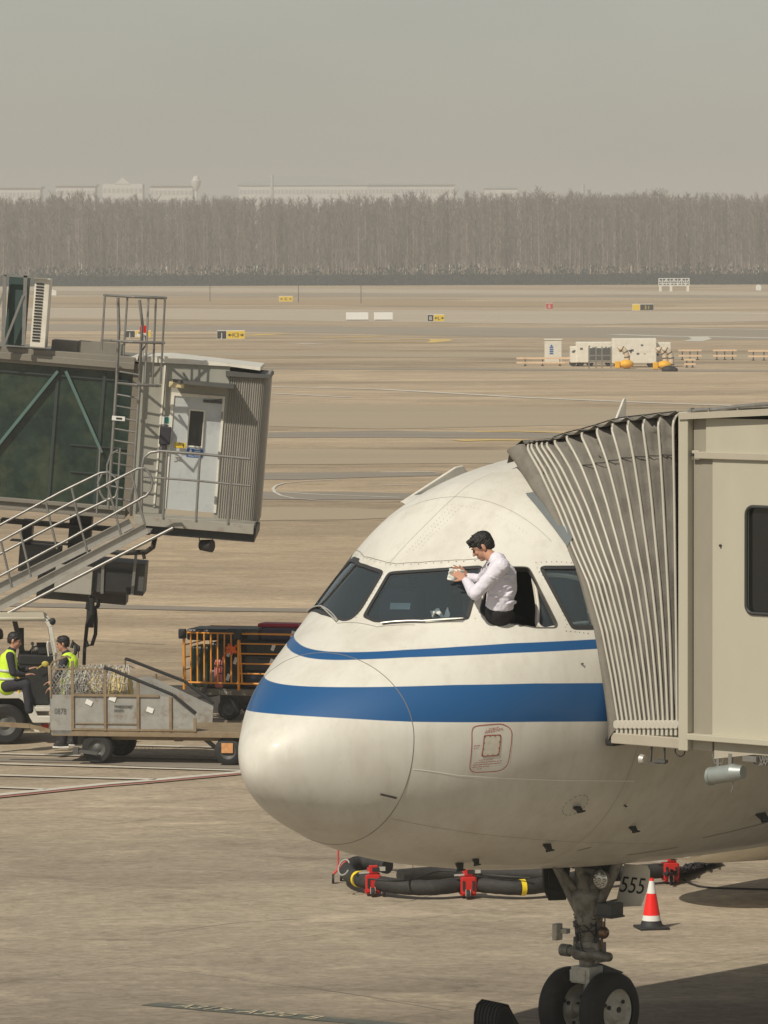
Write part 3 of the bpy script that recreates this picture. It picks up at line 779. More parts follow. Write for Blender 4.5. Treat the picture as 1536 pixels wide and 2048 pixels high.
    [disc(g, s_ + .075, R(a_ + (1.5 if s_ > 2.5 else 0)), .0065) for s_, a_ in dense(D2([(2.795, 132.9), (2.391, 117.3), (2.267, 108.4), (2.20, 101.5), (2.167, 96.0), (2.189, 86.6), (2.242, 78.3), (2.319, 70.8), (2.418, 64.0)]), .075, False) for a_ in [math.degrees(a_)]]; rivets(g, (2.76, 50.2), (3.02, 42.5), 8)
    rivets(g, (2.16, 99.2), (1.60, 95.2), 13); rivets(g, (2.50, 62), (2.03, 50.2), 4)
    rivets(g, (2.735, 48.6), (2.69, 27.0), 15, .0055); rivets(g, (2.72, 46.9), (2.665, 26.5), 2, .005); rivets(g, (2.66, 25.2), (2.86, 21.0), 6)
    for r_ in range(3): rivets(g, (2.38 + r_ * .02, 95 - r_ * 2.2), (2.85 + r_ * .02, 91 - r_ * 2.2), 16, .004)
    rivets(g, (2.9, 60), (2.9, 120), 40, .003); rivets(g, (3.3, 60), (3.3, 125), 40, .003)
    g.build('rivets', mRivet, root)
    g = G(); ribbon(D2([(2.88, 133.0), (2.48, 117.3), (2.36, 108.4), (2.29, 101.5), (2.26, 96.0), (2.28, 86.6), (2.335, 78.3), (2.41, 70.8), (2.51, 64.0)]), .006, .003, g)
    ribbon([(1.53, R(103)), (1.52, R(92)), (1.50, R(80)), (1.66, R(66))], .005, .003, g)
    ribbon([(2.27, R(100)), (3.0, R(92)), (3.5, R(90))], .003, .003, g)
    ribbon(D2([(3.0, a) for a in range(52, 150, 4)]), .003, .002, g)
    ribbon(D2([(1.1 + .1 * k, -46 - k * .35) for k in range(40)]), .0025, .002, g); ribbon(D2([(3.45, a) for a in range(-150, 16, 4)]), .003, .002, g)
    g.build('panel_lines', mSeam, root)
    g = G(); ribbon(D2([(1.089, -16.1), (1.5, -20.2), (1.91, -22.3), (2.47, -24.8), (3.58, -29.0)]), .009, .003, g); g.build('skin_joint', M('bright_seam', (.95, .93, .86), .5, var=.02), root)
    # access panel with red outline
    PO = D2([(1.587, .18), (1.844, -.79), (1.94, -3.62), (1.949, -17.59), (1.888, -19.39), (1.643, -19.33), (1.585, -17.87), (1.56, -1.26)])
    PI_ = D2([(1.676, -4.28), (1.831, -4.94), (1.834, -12.81), (1.675, -12.6)])
    ap = pane(roundp(PI_, .012), .004, 'access_panel', M('access_panel_paint', (.60, .56, .46), .5, var=.15, scale=20), root)
    g = G(); ribbon(roundp(PO, .05), .007, .003, g, True); ribbon(roundp(PI_, .012), .008, .006, g, True); g.build('panel_outline', mMarkRed, ap)
    g = G()
    for i in range(4):
        t = i / 3
        for a_, b_ in ((PI_[0], PI_[1]), (PI_[1], PI_[2]), (PI_[2], PI_[3]), (PI_[3], PI_[0])):
            s, a = a_[0] + (b_[0] - a_[0]) * t, a_[1] + (b_[1] - a_[1]) * t; s = s + (1.754 - s) * .1; a = a + (R(-8.6) - a) * .1
            disc(g, s, a, .006, .0065)
    g.build('fasteners', mRivet, ap)
    rr = random.Random(4); g = G()
    def scrib(s0, s1, a, h=.006):
        s = s0
        while s < s1:
            L = rr.uniform(.006, .022); ribbon([(s, R(a + rr.uniform(-.12, .12))), (s + L, R(a + rr.uniform(-.12, .12)))], h, .003, g, step=.01); s += L + rr.uniform(.003, .009)
    for a_, s0, s1 in ((-1.9, 1.72, 1.80), (-2.6, 1.69, 1.84), (-3.2, 1.68, 1.86), (-14.2, 1.66, 1.79), (-15.2, 1.62, 1.86), (-16.1, 1.61, 1.86), (-17.0, 1.61, 1.77), (-17.9, 1.66, 1.70), (-8.0, 1.59, 1.64), (-9.0, 1.59, 1.635)): scrib(s0, s1, a_)
    g.build('small_lettering', mMarkRed, ap)
    # drain slot, static plates, probes
    g = G(); ribbon(D2([(.885, -30.8), (1.035, -32.6)]), .022, .004, g); g.build('drain_slot', mDarkGrey, root)
    def probe(s, a, L=.09, sc=1.0, nm='air_data_probe', lean=(-.9, 0, -.2)):
        p = skin_pt(s, R(a)); N = skin_n(s, R(a)); q = p + N * .07 * sc; ax = Vector(lean).normalized()
        g = G(); g.prism([p + Vector((.05 * sc, 0, 0)), p - Vector((.05 * sc, 0, 0)), q - Vector((.035 * sc, 0, 0)), q + Vector((.02 * sc, 0, 0))], N.cross(Vector((1, 0, 0))).normalized() * .018 * sc)
        g.cyl(q + Vector((.05 * sc, 0, 0)), q - Vector((L * .6 * sc, 0, 0)), .012 * sc, .008 * sc, 8); return g.build(nm, mDark, root)
    probe(2.39, -72.6, sc=1.1); probe(2.445, -67.2, sc=.9); probe(3.01, -54.5, sc=1.1); probe(2.96, -36.4, sc=1.1); probe(4.03, -47.8, sc=1.0); probe(3.64, -37.9, sc=.35); probe(6.1, -47.8, sc=1.5); probe(2.72, 13.1, sc=.3)
    g = G()
    for k in range(16):
        t0, t1 = P2 * k / 16, P2 * (k + .55) / 16
        ribbon([(2.93 + .135 * math.cos(t0), R(-36 + 4.1 * math.sin(t0))), (2.93 + .135 * math.cos(t1), R(-36 + 4.1 * math.sin(t1)))], .006, .003, g, step=.02)
    g.build('static_plate', mSeam, root)
    g = G(); 
    for q in ([(4.6, -66), (5.3, -63)], [(5.5, -58), (6.6, -52)], [(3.6, -60), (3.75, -58)]): ribbon(D2(q), .012, .003, g)
    g.build('belly_marks', mSeam, root)
    # wipers
    for q in ([(2.24, 142.2), (1.95, 124), (1.56, 103.5)], [(1.535, 78.8), (1.72, 63.9), (1.95, 53.0)]):
        g = G(); g.tube([skin_pt(s, a, .028) for s, a in dense(D2(q), .08, False)], .007, 8)
        g.cyl(skin_pt(q[1][0], R(q[1][1]), .03), skin_pt(q[-1][0] - .02, R(q[-1][1]), .045), .009, .007, 8)
        wp = g.build('wiper', mSteelLt, root, smooth=40)
        g = G(); g.tube([skin_pt(s + .012, a, .014) for s, a in dense(D2(q[:2] if q[0][0] > 2 else q[:2]), .08, False)], .008, 6); g.build('wiper_blade', mBlack, wp)
    # cabin windows, door lines further aft
    for k in range(58):
        s = 7.4 + k * .533
        if 13.6 < s < 14.6 or 24 < s < 25: continue
        if k < 45:
            pl = [(s - .11, R(12)), (s + .11, R(12)), (s + .11, R(21)), (s - .11, R(21))]
            pane(roundp(pl, .08), .004, 'cabin_window', mFrame, root, step=.3)
    g = G()
    for s0, s1 in ((4.35, 5.2),): ribbon([(s0, R(-17)), (s1, R(-17)), (s1, R(36)), (s0, R(36))], .012, .003, g, True)
    g.build('door_outline', mSeam, root)
    # wings
    def wing(sd):
        b = G()
        def af(x, y, z, c, t): return [(x, y, z), (x - c * .12, y, z + t * .62), (x - c * .4, y, z + t * .75), (x - c * .75, y, z + t * .35), (x - c, y, z), (x - c * .75, y, z - t * .12), (x - c * .4, y, z - t * .4), (x - c * .12, y, z - t * .35)]
        b.grid([r + r[:1] for r in (af(-15.3, sd * 1.2, 2.55, 7.2, .9), af(-18.4, sd * 6.4, 3.05, 4.3, .5), af(-21.1, sd * 16.0, 4.2, 1.75, .2), af(-21.55, sd * 16.95, 4.36, 1.45, .15))])
        wg = b.build('wing', mPlane, root, smooth=50); paint_attrs(wg)
        for a in ('s1a', 's2a'): wg.data.attributes[a].data.foreach_set('value', [-1.0] * len(wg.data.vertices))
        b = G(); yy = sd * 17.0
        b.prism([(-21.6, yy, 4.36), (-22.85, yy, 4.84), (-23.02, yy, 4.86), (-23.14, yy, 4.74), (-23.0, yy, 4.34), (-23.1, yy, 3.9), (-22.85, yy, 3.8)], (0, sd * .05, 0))
        b.build('wingtip_fence', mWhite, wg, bevel=.015)
    wing(1); wing(-1)
    def engine(sd):
        y = sd * 5.75; o = (0, y, 1.55); b = G()
        b.lathe([(-18.6, .55), (-17.8, .82), (-16.4, 1.02), (-15.4, 1.06), (-14.4, 1.0), (-13.95, .93), (-13.86, .88), (-13.92, .82), (-14.3, .79), (-15.1, .80)], o, (1, 0, 0), 40)
        e = b.build('engine', mWhite, root, smooth=40)
        b = G(); b.lathe([(-15.1, .80), (-15.12, .3), (-14.8, .22), (-14.5, .02)], o, (1, 0, 0), 24); b.build('fan', mDarkGrey, e, smooth=40)
        b = G(); b.lathe([(-13.98, .935), (-13.86, .885), (-13.94, .815), (-14.15, .795)], o, (1, 0, 0), 40); b.build('intake_lip', mSteelLt, e, smooth=60)
        b = G(); b.prism([(-15.0, y - .15, 2.55), (-17.2, y - .15, 2.45), (-20.0, y - .15, 2.9), (-18.6, y - .15, 3.15)], (0, .3, 0)); b.build('pylon', mWhite, e, bevel=.05)
    engine(1); engine(-1)
    b = G(); b.prism([(-36.5, -.14, 5.9), (-40.6, -.1, 11.8), (-42.6, -.1, 11.8), (-42.9, -.14, 5.9)], (0, .25, 0)); b.build('tail_fin', M('tail_blue', (.012, .09, .33), .4), root, bevel=.08)
    for sd in (1, -1):
        b = G(); b.prism([(-38.6, sd * .3, 4.9), (-41.6, sd * 6.2, 5.5), (-42.9, sd * 6.2, 5.5), (-42.4, sd * .3, 4.9)], (0, 0, .16)); b.build('tailplane', mWhite, root, bevel=.05)
    for sd in (1, -1):
        b = G(); yy = sd * 3.8
        b.cyl((-21.9, yy, .5), (-21.9, yy, 2.9), .13, n=12); b.build('main_gear_leg', mSteelLt, root)
        for o_ in (-.45, .45):
            b = G(); b.cyl((-21.9, yy + o_ - .2, .6), (-21.9, yy + o_ + .2, .6), .58, n=32); b.build('main_wheel', mBlack, root, smooth=40, bevel=.05)
    nose_gear(root)
mTyreR = M('tyre_rubber', (.020, .020, .019), .7, var=.25, scale=6, dirt=(.075, .068, .055), dirt_amt=.45, dirt_scale=3)
mGear = M('gear_grey_paint', (.24, .23, .20), .45, metal=.1, var=.25, scale=9, dirt=(.09, .075, .055), dirt_amt=.85, dirt_scale=7, dirt_lo=.46)
mGearW = M('gear_white_paint', (.55, .52, .44), .4, var=.15, scale=8, dirt=(.20, .16, .11), dirt_amt=.7, dirt_scale=9)
def nose_gear(root):
    X = -5.0
    for sy in (1, -1):
        y0 = sy * .265; g = G(); r = .405; hw = .118
        prof = []
        for k in range(17):
            t = -math.pi / 2 + math.pi * k / 16; prof.append((y0 + hw * math.sin(t) ** 1 * (1.0), .235 + (r - .235) * (math.cos(t) ** .42 if math.cos(t) > 0 else 0)))
        # tread grooves
        g.lathe(prof, (X, 0, r), (0, 1, 0), 56)
        ty = g.build('wheel_tyre', mTyreR, root, smooth=50)
        g = G()
        for q in (-.05, -.018, .018, .05): g.lathe([(y0 + q - .004, r + .0008), (y0 + q + .004, r + .0008)], (X, 0, r), (0, 1, 0), 56)
        g.build('tread_groove', mSignK, ty)
        for so in (1, -1):
            o = y0 + so * .07; g = G()
            g.lathe([(o + so * .025, .243), (o + so * .03, .232), (o + so * .008, .215), (o - so * .012, .195), (o - so * .016, .13), (o + so * .012, .10), (o + so * .03, .085), (o + so * .034, .0)], (X, 0, r), (0, 1, 0), 40)
            rm = g.build('rim', mGearW, ty, smooth=35)
            g = G()
            for k in range(3):
                a = k * math.pi * 2 / 3 + .5; g.cyl((X + .165 * math.cos(a), o - so * .016, r + .165 * math.sin(a)), (X + .165 * math.cos(a), o + so * .004, r + .165 * math.sin(a)), .02, n=8)
            g.cyl((X + .1, o, r + .05), (X + .1, o + so * .02, r + .05), .022, n=8); g.cyl((X - .02, o + so * .03, r + .02), (X - .02, o + so * .045, r + .02), .03, n=10)
            g.build('rim_holes', mDark, rm)
    g = G(); g.cyl((X, -.2, .385), (X, .2, .385), .05, n=16); g.cyl((X, 0, .385), (X, 0, .95), .055, n=16); g.build('axle', mSteelLt, root, smooth=40)
    g = G(); g.cyl((X, 0, .66), (X, 0, .86), .085, n=20); g.box((X + .03, 0, .76), (.22, .24, .17)); g.box((X + .145, -.03, .75), (.012, .2, .12)); g.build('torque_link_block', mGearW, root, bevel=.012)
    g = G(); g.prism([(X - .12, -.09, .86), (X - .42, -.03, .74), (X - .12, -.09, .66)], (0, .16, 0)); g.prism([(X - .40, -.03, .76), (X - .10, -.1, .42), (X - .06, -.1, .52)], (0, .14, 0)); g.build('torque_link', mDarkGrey, root, bevel=.01)
    g = G(); g.cap((X, 0, .88), (X, 0, 1.2), .10, .115, 20); g.cap((X, 0, 1.2), (X, 0, 1.55), .125, .175, 20); g.cap((X, 0, 1.55), (X, 0, 2.2), .15, .13, 16)
    g.cyl((X, 0, 1.04), (X, 0, 1.1), .125, n=20); g.cyl((X, 0, 1.28), (X, 0, 1.32), .13, n=20)
    g.sph((X + .06, .02, 1.33), .10, (1, 1, 1.2)); g.cyl((X + .1, .02, 1.33), (X + .17, .02, 1.33), .035, n=12)
    g.build('strut', mGear, root, smooth=45)
    g = G(); g.cap((X + .06, -.27, .985), (X + .06, -.06, .985), .052, .052, 14); g.cap((X + .06, .06, .97), (X + .06, .30, .965), .05, .05, 14); g.cap((X + .05, -.09, .98), (X + .05, .09, .97), .085, .085, 14)
    g.cyl((X + .06, -.30, .985), (X + .06, -.2, .985), .064, n=16); g.box((X, .12, .99), (.14, .1, .2)); g.box((X - .02, -.14, 1.0), (.1, .08, .16)); g.build('steering_actuator', mGear, root, smooth=40)
    g = G(); g.cap((X + .03, -.12, 1.40), (X + .25, -.36, 2.1), .046, .058, 12); g.cap((X + .03, .12, 1.40), (X - .06, .42, 2.1), .046, .062, 12)
    g.cap((X + .02, .05, 1.5), (X + .6, .22, 2.2), .035, .045, 12); g.cap((X + .02, -.05, 1.5), (X + .62, -.2, 2.2), .035, .045, 12); g.build('side_brace', mGear, root, smooth=45)
    g = G(); g.box((X + .1, -.33, 1.17), (.10, .06, .17)); g.box((X + .06, -.27, 1.18), (.07, .1, .05)); g.build('relay_box', mGearW, root, bevel=.006)
    g = G(); g.sph((X + .02, .205, 1.2), .062, (1, 1, 1.05)); g.cyl((X + .02, .205, 1.25), (X + .02, .205, 1.31), .022, n=10); g.tube(arc((X + .02, .2, 1.33), .028, 0, 2 * math.pi, 10, (0, 1, 0), (0, 0, 1))[:-1], .007, 6, True); g.cyl((X + .02, .19, 1.14), (X + .02, .17, 1.0), .012, n=8); g.build('accumulator', M('bronze_metal', (.20, .13, .08), .3, metal=.7), root, smooth=50)
    g = G(); g.box((X + .0, .27, 1.44), (.2, .2, .14)); g.box((X + .02, .28, 1.375), (.22, .24, .02)); g.build('tow_valve_box', mDarkGrey, root, bevel=.008)
    # hoses and fittings
    g = G(); rr = random.Random(9)
    for k in range(15):
        z0 = rr.uniform(.98, 1.3); a0 = rr.uniform(-2.2, 2.2); z1 = rr.uniform(1.3, 2.0); a1 = a0 + rr.uniform(-.6, .6)
        pts = [(X + .12 * math.cos(a0 + (a1 - a0) * t) + rr.uniform(-.01, .02), .13 * math.sin(a0 + (a1 - a0) * t), z0 + (z1 - z0) * t) for t in (0, .25, .5, .75, 1)]
        g.tube(pts, rr.uniform(.006, .012), 6)
    for k in range(7):
        z0 = rr.uniform(1.03, 1.5); g.tube([(X + .05, -.15 + rr.uniform(-.03, .02), z0), (X + .13, -.06, z0 + rr.uniform(-.05, .02)), (X + .14, .05, z0 + rr.uniform(-.1, .03)), (X + .06, .15, z0 + rr.uniform(-.12, .05))], rr.uniform(.004, .008), 6)
    g.build('hydraulic_hoses', mDark, root, smooth=60)
    g = G(); g.box((X - .12, 0, 1.95), (.34, .5, .16)); g.box((X - .2, -.12, 1.78), (.12, .2, .24)); g.box((X - .2, .13, 1.8), (.1, .16, .2)); g.cyl((X - .1, -.3, 1.86), (X - .1, .3, 1.86), .06, n=12); g.cyl((X + .16, -.24, 1.9), (X + .16, .24, 1.9), .045, n=12); g.build('retraction_gear', mDark, root, bevel=.01)
    g = G()
    for k in range(14):
        a = rr.uniform(-1.6, 1.6); z0 = rr.uniform(1.0, 1.9); g.box((X + .11 * math.cos(a), .12 * math.sin(a), z0), (rr.uniform(.03, .07), rr.uniform(.03, .07), rr.uniform(.03, .08)))
    g.build('fittings', mDarkGrey, root, bevel=.004)
    # landing lights
    for (y0, z0, r0, nm) in ((.33, 1.77, .10, 'taxi_light'), (.10, 1.77, .055, 'takeoff_light')):
        g = G(); o = (X + .22, y0, z0); g.lathe([(-.10, .03), (-.05, r0 * .8), (.0, r0), (.01, r0 * .96)], o, (1, 0, 0), 24)
        l = g.build(nm, mGear, root, smooth=40)
        g = G(); g.lathe([(.004, r0 * .95), (.018, r0 * .6), (.02, .0)], o, (1, 0, 0), 20)
        if r0 > .06:
            for k in range(9):
                a = k * 2 * math.pi / 8; rr_ = 0 if k == 8 else r0 * .62; g.sph((X + .238, y0 + rr_ * math.cos(a), z0 + rr_ * math.sin(a)), .018, n=8)
        g.build('lens', M('lamp_lens', (.55, .55, .52), .12, metal=.7, var=.3, scale=60), l, smooth=60)
        g = G(); g.cyl((X + .12, y0, z0), (X, y0 * .6, z0 - .02), .018, n=8); g.build('bracket', mGear, l)
    # doors
    g = G(); y = -.40
    g.prism([(-4.74, y, 1.90), (-4.78, y - .03, 1.62), (-4.90, y - .05, 1.48), (-5.16, y - .05, 1.46), (-5.19, y, 1.90)], (0, .025, 0)); g.prism([(-4.80, y + .025, 1.80), (-4.84, y - .0, 1.62), (-5.12, y - .0, 1.56), (-5.12, y + .025, 1.80)], (0, .01, 0))
    g.build('gear_door', M('gear_door_inner', (.035, .038, .03), .6, var=.3, scale=9), root, bevel=.004)
    # leg door behind the strut with the number
    xd = X - .30
    poly = [(xd, .11, 1.42), (xd, .16, 1.6), (xd, .235, 1.87), (xd, .52, 1.88), (xd, .555, 1.83), (xd, .555, 1.76), (xd, .522, 1.64), (xd, .445, 1.46), (xd, .11, 1.41)]
    poly = [(xd, y_, z_) for _, y_, z_ in poly]
    g = G(); g.prism(poly[:-1], (.02, 0, 0)); ld = g.build('leg_door', M('leg_door_paint', (.80, .77, .68), .45, var=.1, dirt=(.3, .27, .22), dirt_amt=.5), root, bevel=.004)
    mt = Matrix(((0, 0, 1), (1, 0, 0), (0, 1, 0))).to_4x4(); mt.translation = (xd + .024, .165, 1.585)
    text('door_number', '555', .235, mSignK, ld, mt, shear=.32, sx=.92, ext=.001)
    g = G(); g.beam((xd, .14, 1.5), (X, .03, 1.45), .02, .02); g.beam((xd, .2, 1.75), (X, .05, 1.7), .02, .02); g.build('door_link', mGear, ld)

plane_root = thing('airliner', 'white airliner with two blue stripes, its nose filling the middle of the stand', 'airliner', (NX0, NY0, 0), RZ_PLANE)
airliner(plane_root)
def PW(s, y, z): return plane_root.matrix_basis @ Vector((-s, y, z))

# ================================================================ PEOPLE: one continuous skin grown round the joints
def organic(g, name, mat, parent, voxel, smooth=3, wr=0.0, wscale=.08, wtype='CLOUDS'):
    o = g.build(name, mat, parent, smooth=180)
    rm = o.modifiers.new('remesh', 'REMESH'); rm.mode = 'VOXEL'; rm.voxel_size = voxel; rm.use_smooth_shade = True
    sm = o.modifiers.new('smooth', 'SMOOTH'); sm.iterations = smooth; sm.factor = .6
    if wr:
        tx_ = bpy.data.textures.new(name + '_folds', 'CLOUDS'); tx_.noise_scale = wscale; tx_.noise_depth = 2
        d = o.modifiers.new('folds', 'DISPLACE'); d.texture = tx_; d.strength = wr; d.mid_level = .5; d.texture_coords = 'LOCAL'
    return o
def limb(g, pts, rads, n=16, flat=None):
    for i in range(len(pts) - 1):
        g.cap(pts[i], pts[i + 1], rads[i], rads[i + 1], n)
def ell(g, c, f, u, dims, n=24):
    """ellipsoid: dims along forward f, side, up u"""
    f = Vector(f).normalized(); u = Vector(u); s_ = u.cross(f).normalized(); u = f.cross(s_).normalized()
    g.sph(c, 1.0, dims, n, Matrix((f, s_, u)).transposed())
def head(g, c, f, u, k=1.0):
    """skull, jaw, nose, brow, lips, ears; c is the middle of the skull"""
    c = Vector(c); f = Vector(f).normalized(); s_ = Vector(u).cross(f).normalized(); u = f.cross(s_).normalized()
    P = lambda a, b, d: c + (f * a + s_ * b + u * d) * k
    ell(g, P(-.008, 0, .022), f, u, [v * k for v in (.096, .074, .088)])
    ell(g, P(.022, 0, -.045), f, u, [v * k for v in (.066, .060, .066)])
    ell(g, P(.052, 0, -.088), f, u, [v * k for v in (.034, .034, .024)])
    ell(g, P(.074, 0, .022), f, u, [v * k for v in (.018, .050, .014)])
    ell(g, P(.065, 0, -.02), f, u, [v * k for v in (.025, .050, .03)])
    g.cap(P(.082, 0, .012), P(.104, 0, -.026), .008 * k, .013 * k, 10)
    for sd in (1, -1):
        g.sph(P(.096, sd * .010, -.030), .008 * k, n=8)
        ell(g, P(.060, sd * .036, -.022), f, u, [v * k for v in (.022, .018, .020)])
        ell(g, P(-.012, sd * .076, -.012), f + s_ * sd * .5, u, [v * k for v in (.016, .008, .031)])
    ell(g, P(.084, 0, -.056), f, u, [v * k for v in (.010, .024, .006)]); ell(g, P(.082, 0, -.068), f, u, [v * k for v in (.010, .020, .006)])
def face_bits(c, f, u, k, body):
    c = Vector(c); f = Vector(f).normalized(); s_ = Vector(u).cross(f).normalized(); u = f.cross(s_).normalized()
    P = lambda a, b, d: c + (f * a + s_ * b + u * d) * k
    g = G()
    for sd in (1, -1): g.sph(P(.084, sd * .031, .002), .009 * k, n=10)
    g.build('eyes', mHair, body, smooth=180)
    g = G()
    for sd in (1, -1): g.tube([P(.090, sd * .016, .024), P(.090, sd * .032, .029), P(.078, sd * .050, .024)], .0035 * k, 6)
    g.build('eyebrows', mHair, body, smooth=180)
def hair(c, f, u, k, body, quiff=True, voxel=.006, seed=1):
    c = Vector(c); f = Vector(f).normalized(); s_ = Vector(u).cross(f).normalized(); u = f.cross(s_).normalized()
    P = lambda a, b, d: c + (f * a + s_ * b + u * d) * k
    g = G(); ell(g, P(-.014, 0, .046), f, u, [v * k for v in (.100, .082, .078)]); ell(g, P(-.042, 0, .008), f, u, [v * k for v in (.068, .076, .075)])
    ell(g, P(-.070, 0, -.022), f, u, [v * k for v in (.030, .055, .045)])
    for sd in (1, -1): ell(g, P(.012, sd * .069, .018), f, u, [v * k for v in (.022, .012, .030)])
    rr = random.Random(seed)
    if quiff:
        for i in range(26):
            a = rr.uniform(-.055, .055); p = P(.050 - abs(a) * .2, a, .088 + rr.uniform(-.01, .01)); g.cap(p, p + (f * .045 + u * rr.uniform(-.030, .012) + s_ * rr.uniform(-.02, .02)) * k, .016 * k, .006 * k, 8)
        ell(g, P(.06, 0, .082), f, u, [v * k for v in (.034, .058, .028)])
    for i in range(60):
        a, b_ = rr.uniform(-math.pi, math.pi), rr.uniform(.1, 1.3)
        d = f * math.cos(a) * math.cos(b_) + s_ * math.sin(a) * math.cos(b_) + u * math.sin(b_); p = P(-.014, 0, .04) + Vector((d.dot(f) * .092, d.dot(s_) * .076, d.dot(u) * .074)).x * f * k + d.dot(s_) * .076 * k * s_ + d.dot(u) * .074 * k * u
        g.cap(p, p + (d * .012 + f * .014) * k, .010 * k, .005 * k, 6)
    organic(g, 'hair', mHair, body, voxel, 1, .010 * k, .012)
def hand(g, wrist, palm_dir, normal, curl=.5, k=1.0, thumb=1, spread=.012):
    """palm and five bent fingers; palm_dir points to the fingertips, normal points out of the palm"""
    w_ = Vector(wrist); d = Vector(palm_dir).normalized(); n = Vector(normal); n = (n - d * n.dot(d)).normalized(); s_ = d.cross(n)
    base = w_ + d * .085 * k
    for i in (-1.5, -.5, .5, 1.5):
        g.cap(w_ + s_ * i * .011 * k, base + s_ * i * .019 * k, .015 * k, .0115 * k, 10)
    for i, L in ((-1.5, .058), (-.5, .072), (.5, .078), (1.5, .068)):
        p = base + s_ * i * .0195 * k; dd = (d + s_ * i * spread * 6).normalized()
        for j, fr in enumerate((.45, .32, .23)):
            dd = (dd + n * curl * (.35 if j == 0 else .55)).normalized(); q = p + dd * L * fr * 1.25 * k; g.cap(p, q, (.0095 - j * .0012) * k, (.0085 - j * .0012) * k, 8); p = q
    p = w_ + d * .025 * k + s_ * thumb * .024 * k; dd = (d * .75 + s_ * thumb * .65 + n * .35).normalized(); q = p + dd * .04 * k; g.cap(p, q, .013 * k, .0105 * k, 8); dd = (dd + d * .5).normalized(); g.cap(q, q + dd * .034 * k, .010 * k, .008 * k, 8)

# ---- the pilot leaning out of the flight deck window
hipW = at(1000, 1243, 47.42)
pil = thing('person', 'pilot in white shirt and black trousers leaning out of cockpit window', 'person', tuple(at(1000, 1262, 47.45)))
IP = Matrix.Translation(-pil.location)
def pp(px, py, Y): return IP @ at(px, py, Y)
hc = pp(965, 1092, 47.62); hf = (-.80, .10, -.53); hu = (-.52, 0, .86); HK = 1.13
neck = pp(987, 1117, 47.52); cst = pp(1001, 1150, 47.47); wst = pp(1001, 1195, 47.47); hip = pp(1000, 1236, 47.66)
shL, elL, wrL = pp(1003, 1132, 47.28), pp(950, 1188, 47.30), pp(930, 1159, 47.68)
shR, elR, wrR = pp(986, 1132, 47.68), pp(964, 1160, 47.90), pp(932, 1153, 47.93)
g = G(); head(g, hc, hf, hu, HK)
limb(g, [pp(974, 1106, 47.61), neck, pp(998, 1132, 47.5)], [.056, .056, .055])
limb(g, [pp(1001, 1145, 47.48), cst, wst, hip], [.10, .115, .11, .11]); limb(g, [shL, shR], [.045, .045])
limb(g, [shL, elL, wrL], [.055, .042, .028]); limb(g, [shR, elR, wrR], [.055, .042, .028])
limb(g, [pp(1000, 1236, 47.62), pp(1030, 1250, 48.1)], [.08, .06]); limb(g, [pp(1010, 1240, 47.8), pp(1040, 1250, 48.2)], [.08, .06])
glassN = Vector((-.25, .85, -.3))
hand(g, wrL, pp(906, 1142, 47.80) - wrL, glassN, .12, 1.08, 1); hand(g, wrR + Vector((0, 0, .02)), pp(904, 1140, 47.86) - wrR, glassN, .2, 1.0, -1)
body = organic(g, 'body', mSkin, pil, .0055, 3)
hair(hc, hf, hu, HK, body, True, .0038, 3)
face_bits(hc, hf, hu, HK, body)
# shirt
g = G(); rr = random.Random(12)
limb(g, [pp(995, 1122, 47.5), cst, pp(1002, 1172, 47.46), pp(1001, 1190, 47.47)], [.085, .142, .138, .128], 24); g.cyl(pp(1001, 1190, 47.47), pp(999, 1214, 47.50), .131, .136, 24)
limb(g, [pp(1008, 1150, 47.46), pp(1009, 1180, 47.46)], [.12, .118], 20)
limb(g, [pp(994, 1150, 47.40), pp(995, 1176, 47.41)], [.11, .110], 20)
limb(g, [shL + Vector((0, .02, 0)), shL.lerp(elL, .5), elL, elL.lerp(wrL, .5), wrL.lerp(elL, .12)], [.082, .071, .062, .050, .040], 18)
limb(g, [shR, elR, wrR.lerp(elR, .2)], [.078, .058, .040], 18); limb(g, [shL, shR], [.075, .075], 16)
# folds radiating from the armpit and round the waist
for k in range(17):
    z = rr.uniform(-.01, 1); a0 = rr.uniform(-2.6, -.6); a1 = a0 + rr.uniform(.6, 1.4); py0 = 1150 + 58 * z; py1 = py0 + rr.uniform(-14, 6)
    P_ = []
    for t in range(6):
        a = a0 + (a1 - a0) * t / 5; c_ = pp(1001, py0 + (py1 - py0) * t / 5, 47.455); P_.append(c_ + Vector((.142 * math.cos(a), .142 * math.sin(a), 0)))
    g.tube(P_, .008, 8, rads=[.004, .012, .015, .015, .011, .004])
for k in range(9):
    t = .15 + k * .1; c_ = shL.lerp(elL, t) if k < 5 else elL.lerp(wrL, (k - 4.5) * .18); ax = (elL - shL if k < 5 else wrL - elL).normalized(); u_ = ax.orthogonal().normalized(); v_ = ax.cross(u_); r_ = .073 - .0035 * k
    a0 = rr.uniform(0, 6.28); g.tube([c_ + u_ * r_ * math.cos(a0 + q * .5) + v_ * r_ * math.sin(a0 + q * .5) + ax * .012 * q for q in range(6)], .006, 8, rads=[.002, .007, .008, .008, .006, .002])
shirt = organic(g, 'shirt', mShirt, pil, .0060, 1, .017, .075)
g = G(); u_ = Vector((-.55, .05, .84)).normalized(); c_ = neck + Vector((.018, 0, -.012)); e1 = Vector((0, 1, 0)); e2 = u_.cross(e1)
g.grid([[c_ + (e1 * math.cos(a) * r_ + e2 * math.sin(a) * r_ * 1.05) + u_ * h_ for a in [k * math.pi / 12 for k in range(25)]] for r_, h_ in ((.082, -.035), (.074, .0), (.068, .026), (.072, .028), (.080, .0), (.088, -.03))])
g.build('collar', mShirt, shirt, smooth=60)
